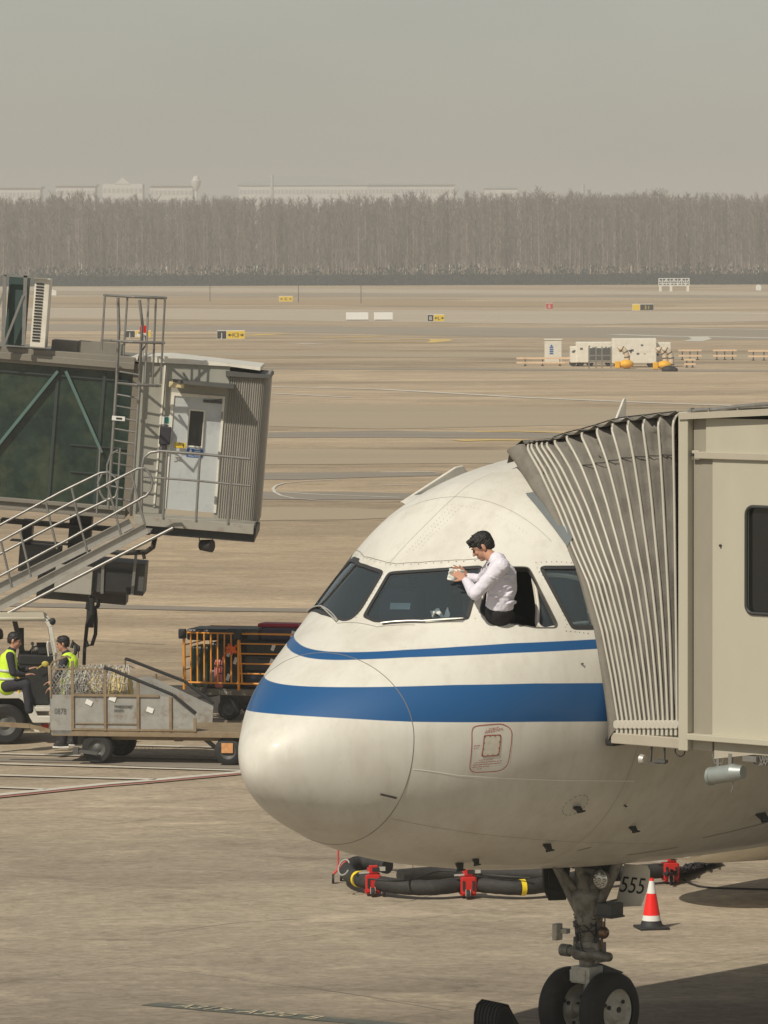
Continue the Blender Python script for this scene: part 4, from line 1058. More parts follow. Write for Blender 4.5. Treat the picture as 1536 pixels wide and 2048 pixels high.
g = G(); g.tube([c_ + e1 * math.cos(a) * .084 + e2 * math.sin(a) * .088 + u_ * (-.004 - .012 * math.cos(a)) for a in [k * math.pi / 12 for k in range(24)]], .009, 8, True); g.build('lanyard', mCloth, shirt, smooth=60)
g = G(); limb(g, [pp(999, 1222, 47.50), pp(998, 1230, 47.57), pp(1000, 1240, 47.70)], [.130, .142, .14], 24); limb(g, [pp(1000, 1238, 47.72), pp(1030, 1252, 48.15)], [.10, .08]); limb(g, [pp(1015, 1240, 47.85), pp(1045, 1252, 48.25)], [.10, .08])
organic(g, 'trousers', mTrouser, pil, .010, 3, .006, .08)
# cloth in the hand
cl0 = at(912, 1150, 47.86)
g = G(); rr = random.Random(2)
def rag(c, ux, uy, nn, w_, h_, am, seed):
    rows = []
    for i in range(11):
        r = []
        for j in range(11):
            a, b_ = (i / 10 - .5), (j / 10 - .5); e = noise.noise(Vector((a * 3, b_ * 3, seed))) * am; r.append(Vector(c) + Vector(ux) * a * w_ * (1 + .2 * noise.noise(Vector((b_ * 4, seed, 0)))) + Vector(uy) * b_ * h_ * (1 + .2 * noise.noise(Vector((a * 4, 3, seed)))) + Vector(nn) * e)
        rows.append(r)
    return rows
g.grid(rag((0, 0, 0), (1, 0, -.1), (.1, 0, 1), (.2, -1, .2), .15, .11, .05, 4.2))
o = g.build('cloth', M('white_cloth', (.74, .76, .70), .9, var=.06), None, smooth=180); o.location = cl0
sl = o.modifiers.new('solid', 'SOLIDIFY'); sl.thickness = .008
tag(o, 'white cloth pressed against the windshield glass under a hand', 'cloth')
# things on the glareshield seen through the windshield
p_ = PW(1.93, .66, 4.575)
g = G(); g.grid(rag((0, 0, .035), (.9, .3, 0), (-.2, .9, .1), (0, 0, 1), .18, .13, .10, 8.8))
o = g.build('cloth', MATS['white_cloth'], None, smooth=180); o.location = p_; sl = o.modifiers.new('solid', 'SOLIDIFY'); sl.thickness = .006
tag(o, 'crumpled pale cloth lying behind the lower edge of the big windshield', 'cloth')
p_ = PW(1.90, .18, 4.645)
g = G(); g.box((0, 0, .03), (.20, .004, .07), Matrix.Rotation(R(-15), 3, 'Z') @ Matrix.Rotation(R(-30), 3, 'X'))
o = g.build('document', M('pale_blue_paper', (.30, .38, .40), .7), None); o.location = p_; tag(o, 'pale blue paper sheet lying flat behind the big windshield', 'paper')

# ================================================================ RIGHT BOARDING BRIDGE   local axes: x away from the aircraft, y aft, z up
RB = RZ_PLANE - math.pi / 2 * 3
bx_dir = Vector((math.cos(TH), -math.sin(TH), 0)); by_dir = Vector((math.sin(TH), math.cos(TH), 0))
RZB = math.atan2(bx_dir.y, bx_dir.x)
B0 = PW(2.95, 2.0, 0)
br = thing('boarding_bridge', 'cream boarding bridge docked at the airliner with a folding grey canopy', 'boarding bridge', tuple(B0), RZB)
IB = inv(br)
def bl(px, py, yo=0.0):
    """place on the bridge's near side (or a plane yo metres behind it)"""
    return IB @ hit(px, py, B0 + by_dir * yo, by_dir)
mFab = M('canopy_fabric', (.175, .160, .134), .85, var=.22, scale=5, bump=.5, dirt=(.085, .075, .06), dirt_amt=.6, dirt_scale=3)
mPad = M('canopy_pad', (.185, .165, .135), .7, var=.15, scale=6, bump=.3, dirt=(.10, .085, .07), dirt_amt=.5, dirt_scale=5)
mRib = M('canopy_rib', (.52, .485, .41), .38, var=.06)
# contact line with the aircraft skin, top to bottom (aircraft s, phi in degrees)
PADC = [(3.95, 94), (3.80, 88), (3.651, 83.5), (3.362, 69.9), (3.19, 58.3), (3.109, 49.0), (3.041, 40.9), (2.97, 33.7), (2.90, 24.2), (2.89, 17.2), (2.904, 9.0), (2.93, 1.0), (2.964, -6.7), (3.0, -14.2)]
def resamp(pts, n):
    L = [0]
    for a, b_ in zip(pts, pts[1:]): L.append(L[-1] + (Vector(b_) - Vector(a)).length)
    o = []
    for k in range(n):
        d = L[-1] * k / (n - 1); i = 0
        while i < len(L) - 2 and L[i + 1] < d: i += 1
        t = (d - L[i]) / max(L[i + 1] - L[i], 1e-9); o.append(Vector(pts[i]).lerp(Vector(pts[i + 1]), t))
    return o
MP2B = IB @ plane_root.matrix_basis
cont = resamp([MP2B @ skin_pt(s, R(a), .05) for s, a in PADC], 40)
# rib 1 (nearest the aircraft) lies a pad's width behind the contact line
r1 = [(1049, 888), (1058, 905), (1080, 943), (1116, 1020), (1148, 1100), (1176, 1164), (1204, 1260), (1222, 1350), (1236, 1437), (1237, 1455)]
# depth behind the near plane fades from the crest to zero at the sill
def ribpt(px, py, yo): return IB @ hit(px, py, B0 + by_dir * yo, by_dir)
YO = [.62, .56, .48, .30, .16, .08, .02, 0, -.02, -.02]
rib1 = resamp([ribpt(x, y, o) for (x, y), o in zip(r1, YO)], 40)
rN = [(1345, 829), (1346, 850), (1347, 900), (1349, 1000), (1351, 1150), (1353, 1300), (1354, 1437), (1354, 1455)]
ribN = resamp([ribpt(x, y, 0) for x, y in rN], 40)
tops = [(1049, 886), (1056, 885), (1066, 883), (1076, 883), (1086, 883), (1102, 878), (1126, 869), (1156, 862), (1187, 853), (1218, 843), (1250, 837), (1282, 834), (1314, 830), (1345, 827)]
ribs = []
for i, (tx_, ty_) in enumerate(tops):
    t = (tx_ - 1049) / (1345 - 1049); tb = i / 13
    yo = .62 * (1 - t) ** 1.3; T = ribpt(tx_, ty_, yo)
    line_ = []
    for k in range(40):
        v = k / 39; tt = t + (tb - t) * (v ** .7); p = rib1[k].lerp(ribN[k], tt)
        # pull the top exactly on to the measured corner
        wt = max(0, 1 - v * 3); base = rib1[0].lerp(ribN[0], t); p = p + (T - base) * wt
        line_.append(p)
    ribs.append(line_)
WB = 3.5   # canopy width across the door
def hoop(l, r=.16):
    """near leg from the sill up, rounded corner, roof bar aft, far leg down"""
    top = l[0]; leg = l[::-1]; leg = [p for p in leg if (p - top).length > r]
    t = (top - leg[-1]).normalized(); back = Vector((0, 1, .0)); far = top + Vector((0.0, WB - 2 * 0, -.02)); o = list(leg)
    a = top - t * r
    for k in range(1, 6):
        q = k / 6; o.append((a * (1 - q) + top * q).lerp(top * (1 - q) + (top + back * r) * q, q))
    o.append(top + back * r); o.append(top + back * WB * .5 + Vector((0, 0, .04))); o.append(far - back * r)
    fl = [Vector((p.x, top.y + WB, p.z)) for p in l]; fl[0] = far
    o += [p for p in fl if (p - far).length > r]; return o
g0 = None
hoops = [hoop(l) for l in ribs]
for i, h in enumerate(hoops):
    g = G(); g.tube(h, .0135, 8); rb = g.build('canopy_rib', mRib, br, smooth=180)
    g = G(); b_ = ribs[i][-1]; g.cyl(b_ + Vector((0, -.035, .03)), b_ + Vector((0, .035, .03)), .042, n=12); g.box(b_ + Vector((0, 0, -.03)), (.03, .05, .09)); g.build('pivot', mRib, rb, smooth=40, bevel=.003)
# fabric between the ribs: the near wall, the roof and the far wall, sagging inwards between the hoops
def fab_rows(A, B, n=6):
    rows = []
    for k in range(n + 1):
        t = k / n; sag = math.sin(math.pi * t)
        r = []
        for q, (a, b_) in enumerate(zip(A, B)):
            p = a.lerp(b_, t); wd = (a - b_).length; dsag = min(wd * .55, .13) * sag
            v = q / len(A); wob = noise.noise(Vector((p.x * 9, v * 9, t * 2))) * .02 * sag + (noise.noise(Vector((p.x * 5, v * 22, 5))) * .045 * sag if v > .84 or 0 else 0)
            p = p + Vector((0, dsag * .8 + wob, 0)); r.append(p)
        rows.append(r)
    return rows
def fab(lines, name, mode):
    g = G()
    for A, B in zip(lines, lines[1:]):
        n = 6 if (A[len(A) // 3] - B[len(B) // 3]).length > .06 else 3
        rows = []
        for k in range(n + 1):
            t = k / n; sag = math.sin(math.pi * t); r = []
            for q, (a, b_) in enumerate(zip(A, B)):
                p = a.lerp(b_, t); wd = (a - b_).length; v = q / (len(A) - 1); d = min(wd * .6, .15) * sag
                if mode == 'near':
                    cr = noise.noise(Vector((p.x * 8 + 3, v * 7, t * 3))) * .04 * sag + noise.noise(Vector((p.x * 30, v * 16 + p.x * 20, t * 5))) * .022 * sag
                    if v < .16: cr += noise.noise(Vector((p.x * 12 + v * 40, v * 50, t * 5))) * .10 * sag
                    p = p + Vector((0, d + cr, 0))
                elif mode == 'roof': p = p + Vector((0, 0, -d * .22 + noise.noise(Vector((p.x * 8, p.y * 5, 1))) * .018 * sag))
                else: p = p - Vector((0, d, 0))
                r.append(p)
            rows.append(r)
        g.grid(rows)
    o = g.build(name, mFab, br, smooth=180); sl = o.modifiers.new('thick', 'SOLIDIFY'); sl.thickness = .006; return o
near = [resamp(l, 60) for l in ribs]
fab([resamp([l[0] + Vector((0, .03, -.02))] + l[1:], 60) for l in ribs], 'canopy_side', 'near')
roofl = [[l[0] + Vector((0, .02 + (WB - .04) * k / 12, .012)) for k in range(13)] for l in ribs]
fab(roofl, 'canopy_roof', 'roof')
fab([[Vector((p.x, l[0].y + WB, p.z)) for p in l] for l in ribs], 'canopy_side', 'far')
# seam of the upper valance
g = G()
for i in range(6, 13): g.tube([ribs[i][5], ribs[i][5].lerp(ribs[i + 1][5], .5) + Vector((0, .07, -.01)), ribs[i + 1][5]], .005, 6)
for i in range(5, 13): g.tube([ribs[i][0] + Vector((-.01, .04, .015)), ribs[i + 1][0] + Vector((.01, .04, .02))], .006, 6)
g.build('valance_seam', mDark, br)
# fat pad pressed on the aircraft: near leg, over the crown, far side
far_c = [Vector((p.x, min(cont[0].y + WB, 2.6), p.z)) for p in cont]
def swell(line_a, line_b, depth):
    """soft cushion between the contact line and the first rib"""
    rows = []
    for k in range(13):
        t = k / 12; bul = math.sin(math.pi * t) ** .6 * depth
        rows.append([a.lerp(b_, t) + Vector((0, -bul * (1 + .25 * noise.noise(Vector((0, q * .35, t * 3)))), bul * .35 * max(0, 1 - q / 14))) for q, (a, b_) in enumerate(zip(line_a, line_b))])
    return rows
g = G(); padedge = resamp([ribpt(x, y, o) for (x, y), o in zip([(1014, 904), (1030, 925), (1052, 960), (1080, 1006), (1108, 1044), (1135, 1092), (1155, 1140), (1168, 1190), (1178, 1244), (1190, 1290), (1202, 1340), (1212, 1400), (1216, 1440), (1219, 1486)], (.62, .55, .46, .36, .26, .18, .12, .07, .04, .02, .0, 0, 0, 0))], 40)
g.grid(swell(padedge, rib1, .05)); o = g.build('canopy_pad', mPad, br, smooth=180)
g = G(); g.grid([[p for p in padedge], [p + Vector((.02, .10, 0)) for p in padedge], [q + Vector((-.02, .16, .0)) for q in cont], [q + Vector((.05, .3, 0)) for q in cont]]); g.build('canopy_pad', mPad, br, smooth=180)
top = padedge[0]; g = G(); g.grid([[top + Vector((0, .0 + WB * k / 14, -.02 - .9 * (abs(k / 14 - .32) ** 2))) for k in range(15)], [top + Vector((.04, WB * k / 14, .02)) for k in range(15)], [rib1[0] + Vector((-.03, WB * k / 14, .04)) for k in range(15)], [rib1[0] + Vector((.0, WB * k / 14, .0)) for k in range(15)]]); g.build('canopy_pad', mPad, br, smooth=180)
g = G(); f0, f1, f2 = [MP2B @ skin_pt(s, R(a), .02) for s, a in ((3.251, 71.1), (3.42, 68.5), (3.075, 47.4))]; f3 = MP2B @ skin_pt(3.3, R(50), .06)
g.grid([[f0, f0.lerp(f2, .33) + Vector((.02, -.03, .02)), f0.lerp(f2, .66) + Vector((.02, -.03, .02)), f2], [f1, f1.lerp(f3, .33), f1.lerp(f3, .66), f3]]); o = g.build('canopy_flap', M('blue_grey_flap', (.17, .19, .19), .7), br, smooth=180)
for q in range(3): pass
# bumper sill under the ribs
s0, s1 = bl(1222, 1462), bl(1366, 1470); zt_, zb_ = bl(1230, 1462).z, bl(1230, 1486).z
g = G(); g.box2((bl(1228, 1470).x, -.05, zb_), (s1.x, WB - .1, zt_ - .012)); g.build('floor_edge', mCreamD, br, bevel=.008)
g = G(); g.box2((bl(1214, 1480).x, -.04, zb_ - .03), (bl(1232, 1480).x, WB - .1, zb_ + .05)); g.build('bumper', mBlack, br, bevel=.02)
g = G(); g.cyl(bl(1347, 1450), bl(1363, 1450), .022, n=12); g.cyl(bl(1359, 1450), bl(1364, 1450), .04, n=12); g.build('hinge_pin', mSteelLt, br, smooth=40)
# the cabin
xp0, xp1, xp2 = bl(1364, 1100).x, bl(1385, 1100).x, bl(1425, 1100).x
ztop = bl(1372, 826).z; zfl = bl(1400, 1467).z; XE = 6.5; W3m = 3.45
g = G(); g.box2((xp0, -.06, bl(1366, 1500).z), (xp1 - .012, .06, ztop + .01)); g.box2((xp0, W3m - .06, zfl), (xp1, W3m + .06, ztop)); g.box2((xp0 + .004, .06, ztop - .22), (xp1 - .01, W3m - .06, ztop)); g.build('front_frame', mCream, br, bevel=.008)
zs = bl(1400, 903).z; zs2 = bl(1400, 917).z
wx0, wx1, wz0, wz1 = bl(1494, 1100).x, bl(1494, 1100).x + .86, bl(1494, 1225).z, bl(1494, 1014).z
g = G()
g.box2((xp1, .02, zfl), (xp2, .08, ztop - .02)); g.build('corner_panel', M('weathered_panel', (.30, .27, .21), .6, var=.1, dirt=(.2, .18, .14), dirt_amt=.5, stretch=(1, 1, .3)), br)
g = G(); g.box2((xp2, .0, zfl), (wx0, .06, zs2)); g.box2((wx1, .0, zfl), (XE, .06, zs2)); g.box2((wx0, .0, zfl), (wx1, .06, wz0)); g.box2((wx0, .0, wz1), (wx1, .06, zs2)); g.build('side_wall', mCream, br)
g = G(); g.box2((bl(1412, 870).x, .0, zs), (XE, .06, bl(1412, 836).z)); g.build('upper_panel', mCream, br)
g = G(); g.box2((xp2 - .22, -.035, zs2), (XE, .05, zs)); g.box2((xp1 + .012, -.03, zs2 - .01), (bl(1402, 900).x, -.0, zs + .01)); g.build('rail', mCreamD, br, bevel=.006)
g = G(); g.cyl(bl(1391, 909) - Vector((0, .06, 0)), bl(1391, 909) - Vector((0, .01, 0)), .014, n=10); g.cyl(bl(1442, 1091) - Vector((0, .02, 0)), bl(1442, 1091), .012, n=8); g.build('bolt', mDark, br)
def rrect(x0, x1, z0, z1, r, y, n=5):
    o = []
    for cx, cz, a in ((x1 - r, z1 - r, 0), (x0 + r, z1 - r, 90), (x0 + r, z0 + r, 180), (x1 - r, z0 + r, 270)):
        for k in range(n + 1): o.append(Vector((cx + r * math.cos(R(a + 90 * k / n)), y, cz + r * math.sin(R(a + 90 * k / n)))))
    return o
mDkGlass = M('dark_glass', (.012, .014, .013), .08, var=.05, coat=.5)
g = G(); g.poly(rrect(wx0, wx1, wz0, wz1, .07, .03)[::-1]); wn = g.build('window', mDkGlass, br)
g = G(); g.tube(rrect(wx0 - .005, wx1 + .005, wz0 - .005, wz1 + .005, .075, -.006), .017, 8, True); g.build('window_seal', mFrame, wn, smooth=60)
for c_ in range(4):
    pass
zl = bl(1400, 1467).z; zl2 = bl(1400, 1479).z
g = G(); g.box2((xp1, -.10, zl2), (XE, .02, zl)); g.build('ledge', mCream, br, bevel=.006)
g = G(); g.box2((xp1 + .005, .0, zl2 - .10), (xp2, .06, zl2)); g.prism([(xp2 + .03, -.01, zl2), (XE, -.01, zl2), (XE, -.01, zl2 - .10), (xp2 + .5, -.01, zl2 - .10), (xp2 + .03, -.01, zl2 - .17)], (0, .08, 0)); g.build('skirt', mCreamD, br)
g = G(); g.box2((xp0, .06, zfl - .15), (XE, W3m, zfl - .03)); g.build('floor', mDarkGrey, br)
g = G(); g.box2((xp1, W3m - .06, zfl), (XE, W3m, ztop)); g.build('far_wall', mCream, br)
zr = bl(1536, 806).z
g = G(); g.prism([(xp0 + .02, -.08, ztop), (XE, -.08, ztop + .34), (XE, -.08, ztop + .26), (xp0 + .02, -.08, ztop - .06)], (0, W3m + .1, 0)); g.build('roof', mCreamD, br)
g = G(); g.tube([bl(1376, 824), bl(1400, 819), bl(1430, 819), bl(1475, 813), bl(1560, 806)], .018, 8); g.tube([bl(1376, 829), bl(1420, 826), bl(1465, 816), bl(1560, 812)], .012, 8)
for x_ in (1384, 1420, 1478): g.box(bl(x_, 822), (.02, .05, .06))
g.build('roof_cable', mSteel, br, smooth=50)
# small fittings under the floor: lamps, cable loop
g = G(); g.box(bl(1322, 1522), (.13, .05, .03)); g.beam(bl(1304, 1487), bl(1301, 1525), .02, .012); g.beam(bl(1329, 1487), bl(1329, 1528), .02, .012); g.beam(bl(1298, 1526), bl(1331, 1525), .03, .02); g.box(bl(1282, 1489), (.08, .04, .02)); lf = g.build('lamp_frame', mDarkGrey, br)
g = G(); g.cyl(bl(1290, 1519) - Vector((.045, 0, 0)), bl(1290, 1519), .05, .04, n=16); l = g.build('floodlight', mSteelLt, br, smooth=40)
g = G(); g.tube(arc(bl(1360, 1500), .06, math.pi, 2 * math.pi, 12, (1, 0, 0), (0, 0, 1)), .006, 6); g.tube([bl(1351, 1500), bl(1350, 1488)], .006, 6); g.tube([bl(1368, 1500), bl(1368, 1488)], .006, 6); g.build('cable_loop', mBlack, br)
g = G(); a_ = bl(1420, 1552); b_ = bl(1468, 1545); g.cyl(a_, b_, .082, n=24); g.cyl(a_ + Vector((.0, 0, 0)), a_ + Vector((.03, 0, 0)), .088, n=24); g.cyl(b_ - Vector((.01, 0, 0)), b_ + Vector((.10, .01, .01)), .085, .06, n=24)
l = g.build('floodlight', M('lamp_housing', (.34, .37, .35), .4, metal=.4, var=.2, dirt=(.2, .18, .15), dirt_amt=.5, dirt_scale=8), br, smooth=40)
g = G(); g.beam(bl(1436, 1507), bl(1436, 1557), .03, .012, (0, 1, 0)); g.build('lamp_bracket', mSteel, l); g = G(); g.beam(bl(1462, 1507), bl(1461, 1535), .04, .03, (0, 1, 0)); g.tube([bl(1425, 1508), bl(1430, 1526), bl(1444, 1527), bl(1452, 1508)], .007, 6); g.tube([bl(1466, 1563), bl(1466, 1575), bl(1462, 1585)], .006, 6); g.build('lamp_bracket', mSteel, l)
g = G(); g.box(bl(1505, 1517), (.16, .1, .05)); rr = random.Random(5)
for k in range(5): g.tube([bl(1510 + k * 5, 1512), bl(1508 + k * 8, 1525 + rr.uniform(-4, 6)), bl(1520 + k * 6, 1530), bl(1528 + k * 5, 1514)], .01, 6)
g.build('cable_bundle', mSteel, br, smooth=60)
# the tunnel and its support column, further away from the aircraft
g = G(); g.box2((XE, .15, zfl - .05), (20, W3m - .15, ztop + .1)); g.build('tunnel', mCream, br)
g = G(); g.box2((9.0, 1.0, .0), (9.6, 2.4, zfl - .1)); g.cyl((9.3, .6, .55), (9.3, .95, .55), .55, n=28); g.cyl((9.3, 2.45, .55), (9.3, 2.8, .55), .55, n=28); g.build('drive_column', mDarkGrey, br)

# ================================================================ LEFT BOARDING BRIDGE (slopes down to the right)  local: x along, y away, z up
TILT = R(4.8)
DL = 85.0
O6 = at(330, 1030, DL)
lb = thing('boarding_bridge', 'grey glass-sided boarding bridge with steel service stairs and roof ladder', 'boarding bridge', tuple(O6), 0, None, TILT)
I6 = inv(lb)
def L(px, py, off=0.0): return I6 @ at(px, py, DL + off)
mGlassG = M('green_tinted_glass', (.014, .030, .024), .12, var=.6, scale=2.2, coat=.3, dirt=(.060, .080, .048), dirt_amt=.8, dirt_scale=1.3, dirt_lo=.45)
mTeal = M('teal_truss_paint', (.10, .17, .15), .5, var=.15)
mRoofG = M('roof_beam_paint', (.22, .20, .165), .6, var=.12, dirt=(.12, .11, .09), dirt_amt=.5)
WD = 2.9
# tunnel
XT = L(262, 800).x; XL = L(-1000, 800).x
zt0, zb0 = L(228, 742).z, L(228, 1012).z
g = G(); g.box2((XL, .02, zb0), (XT, .05, zt0)); g.build('glass_wall', mGlassG, lb)
g = G(); g.box2((XL, -.10, zt0), (XT + .02, WD + .1, L(228, 711).z)); g.box2((XL, -.14, L(228, 722).z), (XT + .02, -.08, L(228, 736).z)); g.build('roof_beam', mRoofG, lb, bevel=.01)
g = G(); g.box2((XL, -.06, L(228, 1034).z), (XT + .06, WD, zb0)); g.box2((XL, -.12, L(228, 1012).z), (XT + .06, -.06, L(228, 1020).z)); g.box2((XL, -.12, L(228, 1030).z), (XT + .06, -.06, L(228, 1036).z)); g.build('floor_beam', mRoofG, lb, bevel=.008)
g = G()
for a, b_ in (((-60, 960), (116, 742)), ((132, 742), (204, 905)), ((-420, 1000), (-260, 742)), ((-240, 742), (-70, 985)), ((-120, 740), (-8, 960))): g.beam(L(a[0], a[1]) - Vector((0, .02, 0)), L(b_[0], b_[1]) - Vector((0, .02, 0)), .05, .10, (0, 1, 0))
g.build('diagonal_brace', mTeal, lb)
g = G()
for x_ in (-350, -120, 112, 205): g.box2((L(x_, 800).x - .025, -.012, zb0), (L(x_, 800).x + .025, .02, zt0))
for y_ in (893, 947): g.box2((L(140, y_).x, -.012, L(190, y_).z - .012), (XT, .02, L(190, y_).z + .012))
g.box2((XL, -.014, L(228, 760).z - .012), (XT, .02, L(228, 760).z + .012)); g.build('glazing_bar', M('glazing_bar', (.035, .05, .045), .5), lb)
g = G(); g.box2((XL, WD - .03, zb0), (XT, WD, zt0)); g.build('glass_wall', mGlassG, lb)
g = G(); g.box2((XL, .1, zb0 + .01), (XT, WD - .05, zb0 + .06)); g.build('floor', mDarkGrey, lb)
# cab walls
xc0, xc1 = L(272, 870).x, L(449, 870).x
zc1, zc0 = L(330, 716).z, L(330, 1032).z
dx0, dx1, dz0, dz1 = L(340, 905).x, L(437, 905).x, L(385, 1022).z, L(395, 795).z
g = G(); g.box2((xc0, 0, zc0), (dx0, .06, zc1)); g.box2((dx1, 0, zc0), (xc1, .06, zc1)); g.box2((dx0, 0, dz1), (dx1, .06, zc1)); g.box2((xc0, .06, zc0), (xc0 + .06, WD, zc1))
g.build('cab_wall', mGreyWall, lb)
g = G(); g.box2((XT + .005, -.03, zc0), (xc0, .04, L(270, 727).z)); g.build('corner_post', M('brown_post', (.20, .17, .13), .6, dirt=(.10, .07, .05), dirt_amt=.6), lb)
# corrugated rounded front
def corr(n=120, x0=xc1, rad=.78):
    A, B = [], []
    zA, zB = L(470, 745).z, L(470, 1040).z
    for k in range(n + 1):
        t = k / n
        if t < .62: x, y, nx, ny = x0 + .54 * t / .62, 0, 0, -1
        else:
            a = (t - .62) / .38 * math.pi * .5; x, y, nx, ny = x0 + .54 + .15 * math.sin(a), .5 * (1 - math.cos(a)), math.sin(a), -math.cos(a)
        r_ = .013 * math.sin(t * 46 * math.pi); A.append((x + nx * r_, y + ny * r_, zA)); B.append((x + nx * r_, y + ny * r_, zB))
    return A, B
A, B = corr(); g = G(); g.grid([A, B]); g.box2((xc1 + .65, .5, zc0), (xc1 + .685, WD - .6, zc1 - .1)); g.build('corrugated_front', mCorr, lb, smooth=50)
# roof of the cab
g = G(); zr0 = L(300, 716).z
g.prism([(L(255, 700).x, -.05, L(255, 722).z), (L(458, 745).x, -.05, zr0 - .03), (L(520, 748).x, -.05, zr0 - .06), (L(520, 748).x, -.05, zr0 + .0), (L(330, 720).x, -.05, zr0 + .05), (L(255, 700).x, -.05, L(255, 714).z)], (0, WD + .1, 0)); g.build('cab_roof', mWhite, lb)
g = G(); g.prism([(L(452, 740).x, -.08, L(452, 741).z - .0), (L(541, 752).x, -.08, L(541, 750).z), (L(541, 752).x, -.08, L(541, 757).z), (L(452, 748).x, -.08, L(452, 752).z)], (0, WD, 0)); g.build('roof_edge', mDarkGrey, lb)
# door and its fittings
g = G(); fw_ = .055
g.box2((dx0 - fw_, -.03, dz0), (dx0, .02, dz1 + fw_)); g.box2((dx1, -.03, dz0), (dx1 + .04, .02, dz1 + fw_)); g.box2((dx0, -.03, dz1), (dx1, .02, dz1 + fw_)); g.build('door_frame', mWhite, lb)
g = G()
wx0_, wx1_, wz0_, wz1_ = L(378, 858).x, L(405, 858).x, L(393, 892).z, L(393, 822).z
mDoor = M('galvanised_door', (.52, .54, .53), .38, metal=.15, var=.10, scale=3, dirt=(.30, .32, .33), dirt_amt=.8, dirt_scale=1.6)
g.box2((dx0, -.005, dz0), (wx0_, .035, dz1)); g.box2((wx1_, -.005, dz0), (dx1, .035, dz1)); g.box2((wx0_, -.005, dz0), (wx1_, .035, wz0_)); g.box2((wx0_, -.005, wz1_), (wx1_, .035, dz1)); dr = g.build('door', mDoor, lb)
g = G(); g.box2((wx0_, .012, wz0_), (wx1_, .02, wz1_)); g.build('door_window', mDkGlass, dr)
g = G()
for a, b_ in (((wx0_ - .025, wz0_ - .025), (wx0_, wz1_ + .025)), ((wx1_, wz0_ - .025), (wx1_ + .03, wz1_ + .025)), ((wx0_, wz0_ - .025), (wx1_, wz0_)), ((wx0_, wz1_), (wx1_, wz1_ + .025))): g.box2((a[0], -.018, a[1]), (b_[0], .0, b_[1]))
g.build('window_frame', mWhite, dr)
hx, hz_ = L(348, 912).x, L(348, 912).z
g = G(); g.box((hx + .03, -.012, hz_ - .02), (.05, .015, .13)); g.tube([(hx + .03, -.02, hz_), (hx + .03, -.06, hz_), (hx + .13, -.06, hz_ - .01)], .012, 8); g.build('door_handle', mSteelLt, dr, smooth=40)
g = G(); a_ = L(425, 803); g.box((a_.x, -.03, a_.z), (.32, .04, .05)); g.tube([(a_.x - .1, -.05, a_.z), (a_.x + .02, -.16, a_.z + .03), (a_.x + .16, -.04, a_.z + .05)], .01, 6); g.build('door_closer', mDarkGrey, dr)
g = G()
for y_ in (830, 910, 1000): a_ = L(439, y_); g = G(); g.box((dx1 + .01, -.035, a_.z), (.03, .03, .12)); g.build('hinge', mSteel, dr)
def plate(name, x0, y0, x1, y1, mat, par, yo=-.012):
    a, b_ = L(x0, y0), L(x1, y1); g = G(); g.box2((min(a.x, b_.x), yo, b_.z), (max(a.x, b_.x), yo + .006, a.z)); return g.build(name, mat, par), a, b_
mText = M('text_black', (.02, .02, .02), .6); mTextW = M('text_white', (.75, .75, .72), .6)
def mt6(x, z, y=-.016):
    return frame_mt((x, y, z), (1, 0, 0), (0, 0, 1))
pl, a, b_ = plate('yellow_sign', 349, 884, 371, 897, mSignY, dr)
text('sign_text', '注意安全', .065, mText, pl, mt6(a.x + .03, b_.z + .045), sx=.5)
g = G(); g.box((a.x + .16, -.015, a.z - .05), (.012, .004, .06)); g.build('sign_mark', mText, pl)
pl, a, b_ = plate('blue_sign', 374, 896, 405, 916, mBlue, dr)
g = G(); g.prism([(a.x + .03, -.016, b_.z + .07), (a.x + .10, -.016, b_.z + .07), (a.x + .065, -.016, b_.z + .15)], (0, -.002, 0)); g.box((a.x + .18, -.016, b_.z + .135), (.10, .003, .012)); g.box((a.x + .18, -.016, b_.z + .105), (.10, .003, .012)); g.build('sign_mark', mTextW, pl)
text('sign_text', '禁止入内', .055, mTextW, pl, mt6(a.x + .03, b_.z + .015), sx=.8)
pl, a, b_ = plate('white_notice', 320, 831, 341, 850, mSignW, lb)
g = G(); g.box((a.x + .125, -.016, b_.z + .075), (.08, .004, .10)); g.build('notice_symbol', M('green_symbol', (.03, .28, .22), .6), pl)
g = G(); a, b_ = L(321, 852), L(340, 889); g.box2((a.x, -.14, b_.z), (b_.x, 0, a.z)); g.box2((a.x + .05, -.12, b_.z - .1), (a.x + .12, -.04, b_.z)); g.build('phone_box', M('phone_box_plastic', (.035, .03, .04), .5), lb, bevel=.01)
g = G(); a, b_ = L(343, 757), L(470, 765); g.prism([(a.x, -.5, a.z), (L(470, 769).x, -.5, L(470, 768).z), (L(470, 769).x, -.5, L(470, 776).z), (a.x + .15, -.5, a.z - .06)], (0, .5, 0)); g.build('door_awning', mDarkGrey, lb)
g = G(); a = L(352, 768); g.box((a.x + .03, -.42, a.z), (.26, .12, .10)); g.build('awning_lamp', M('lamp_yellowed', (.60, .50, .28), .5), lb, bevel=.015)
g = G(); g.box2((L(323, 800).x, -.02, L(323, 1015).z), (L(323, 800).x + .03, 0, L(323, 730).z)); g.build('conduit', mWhite, lb)
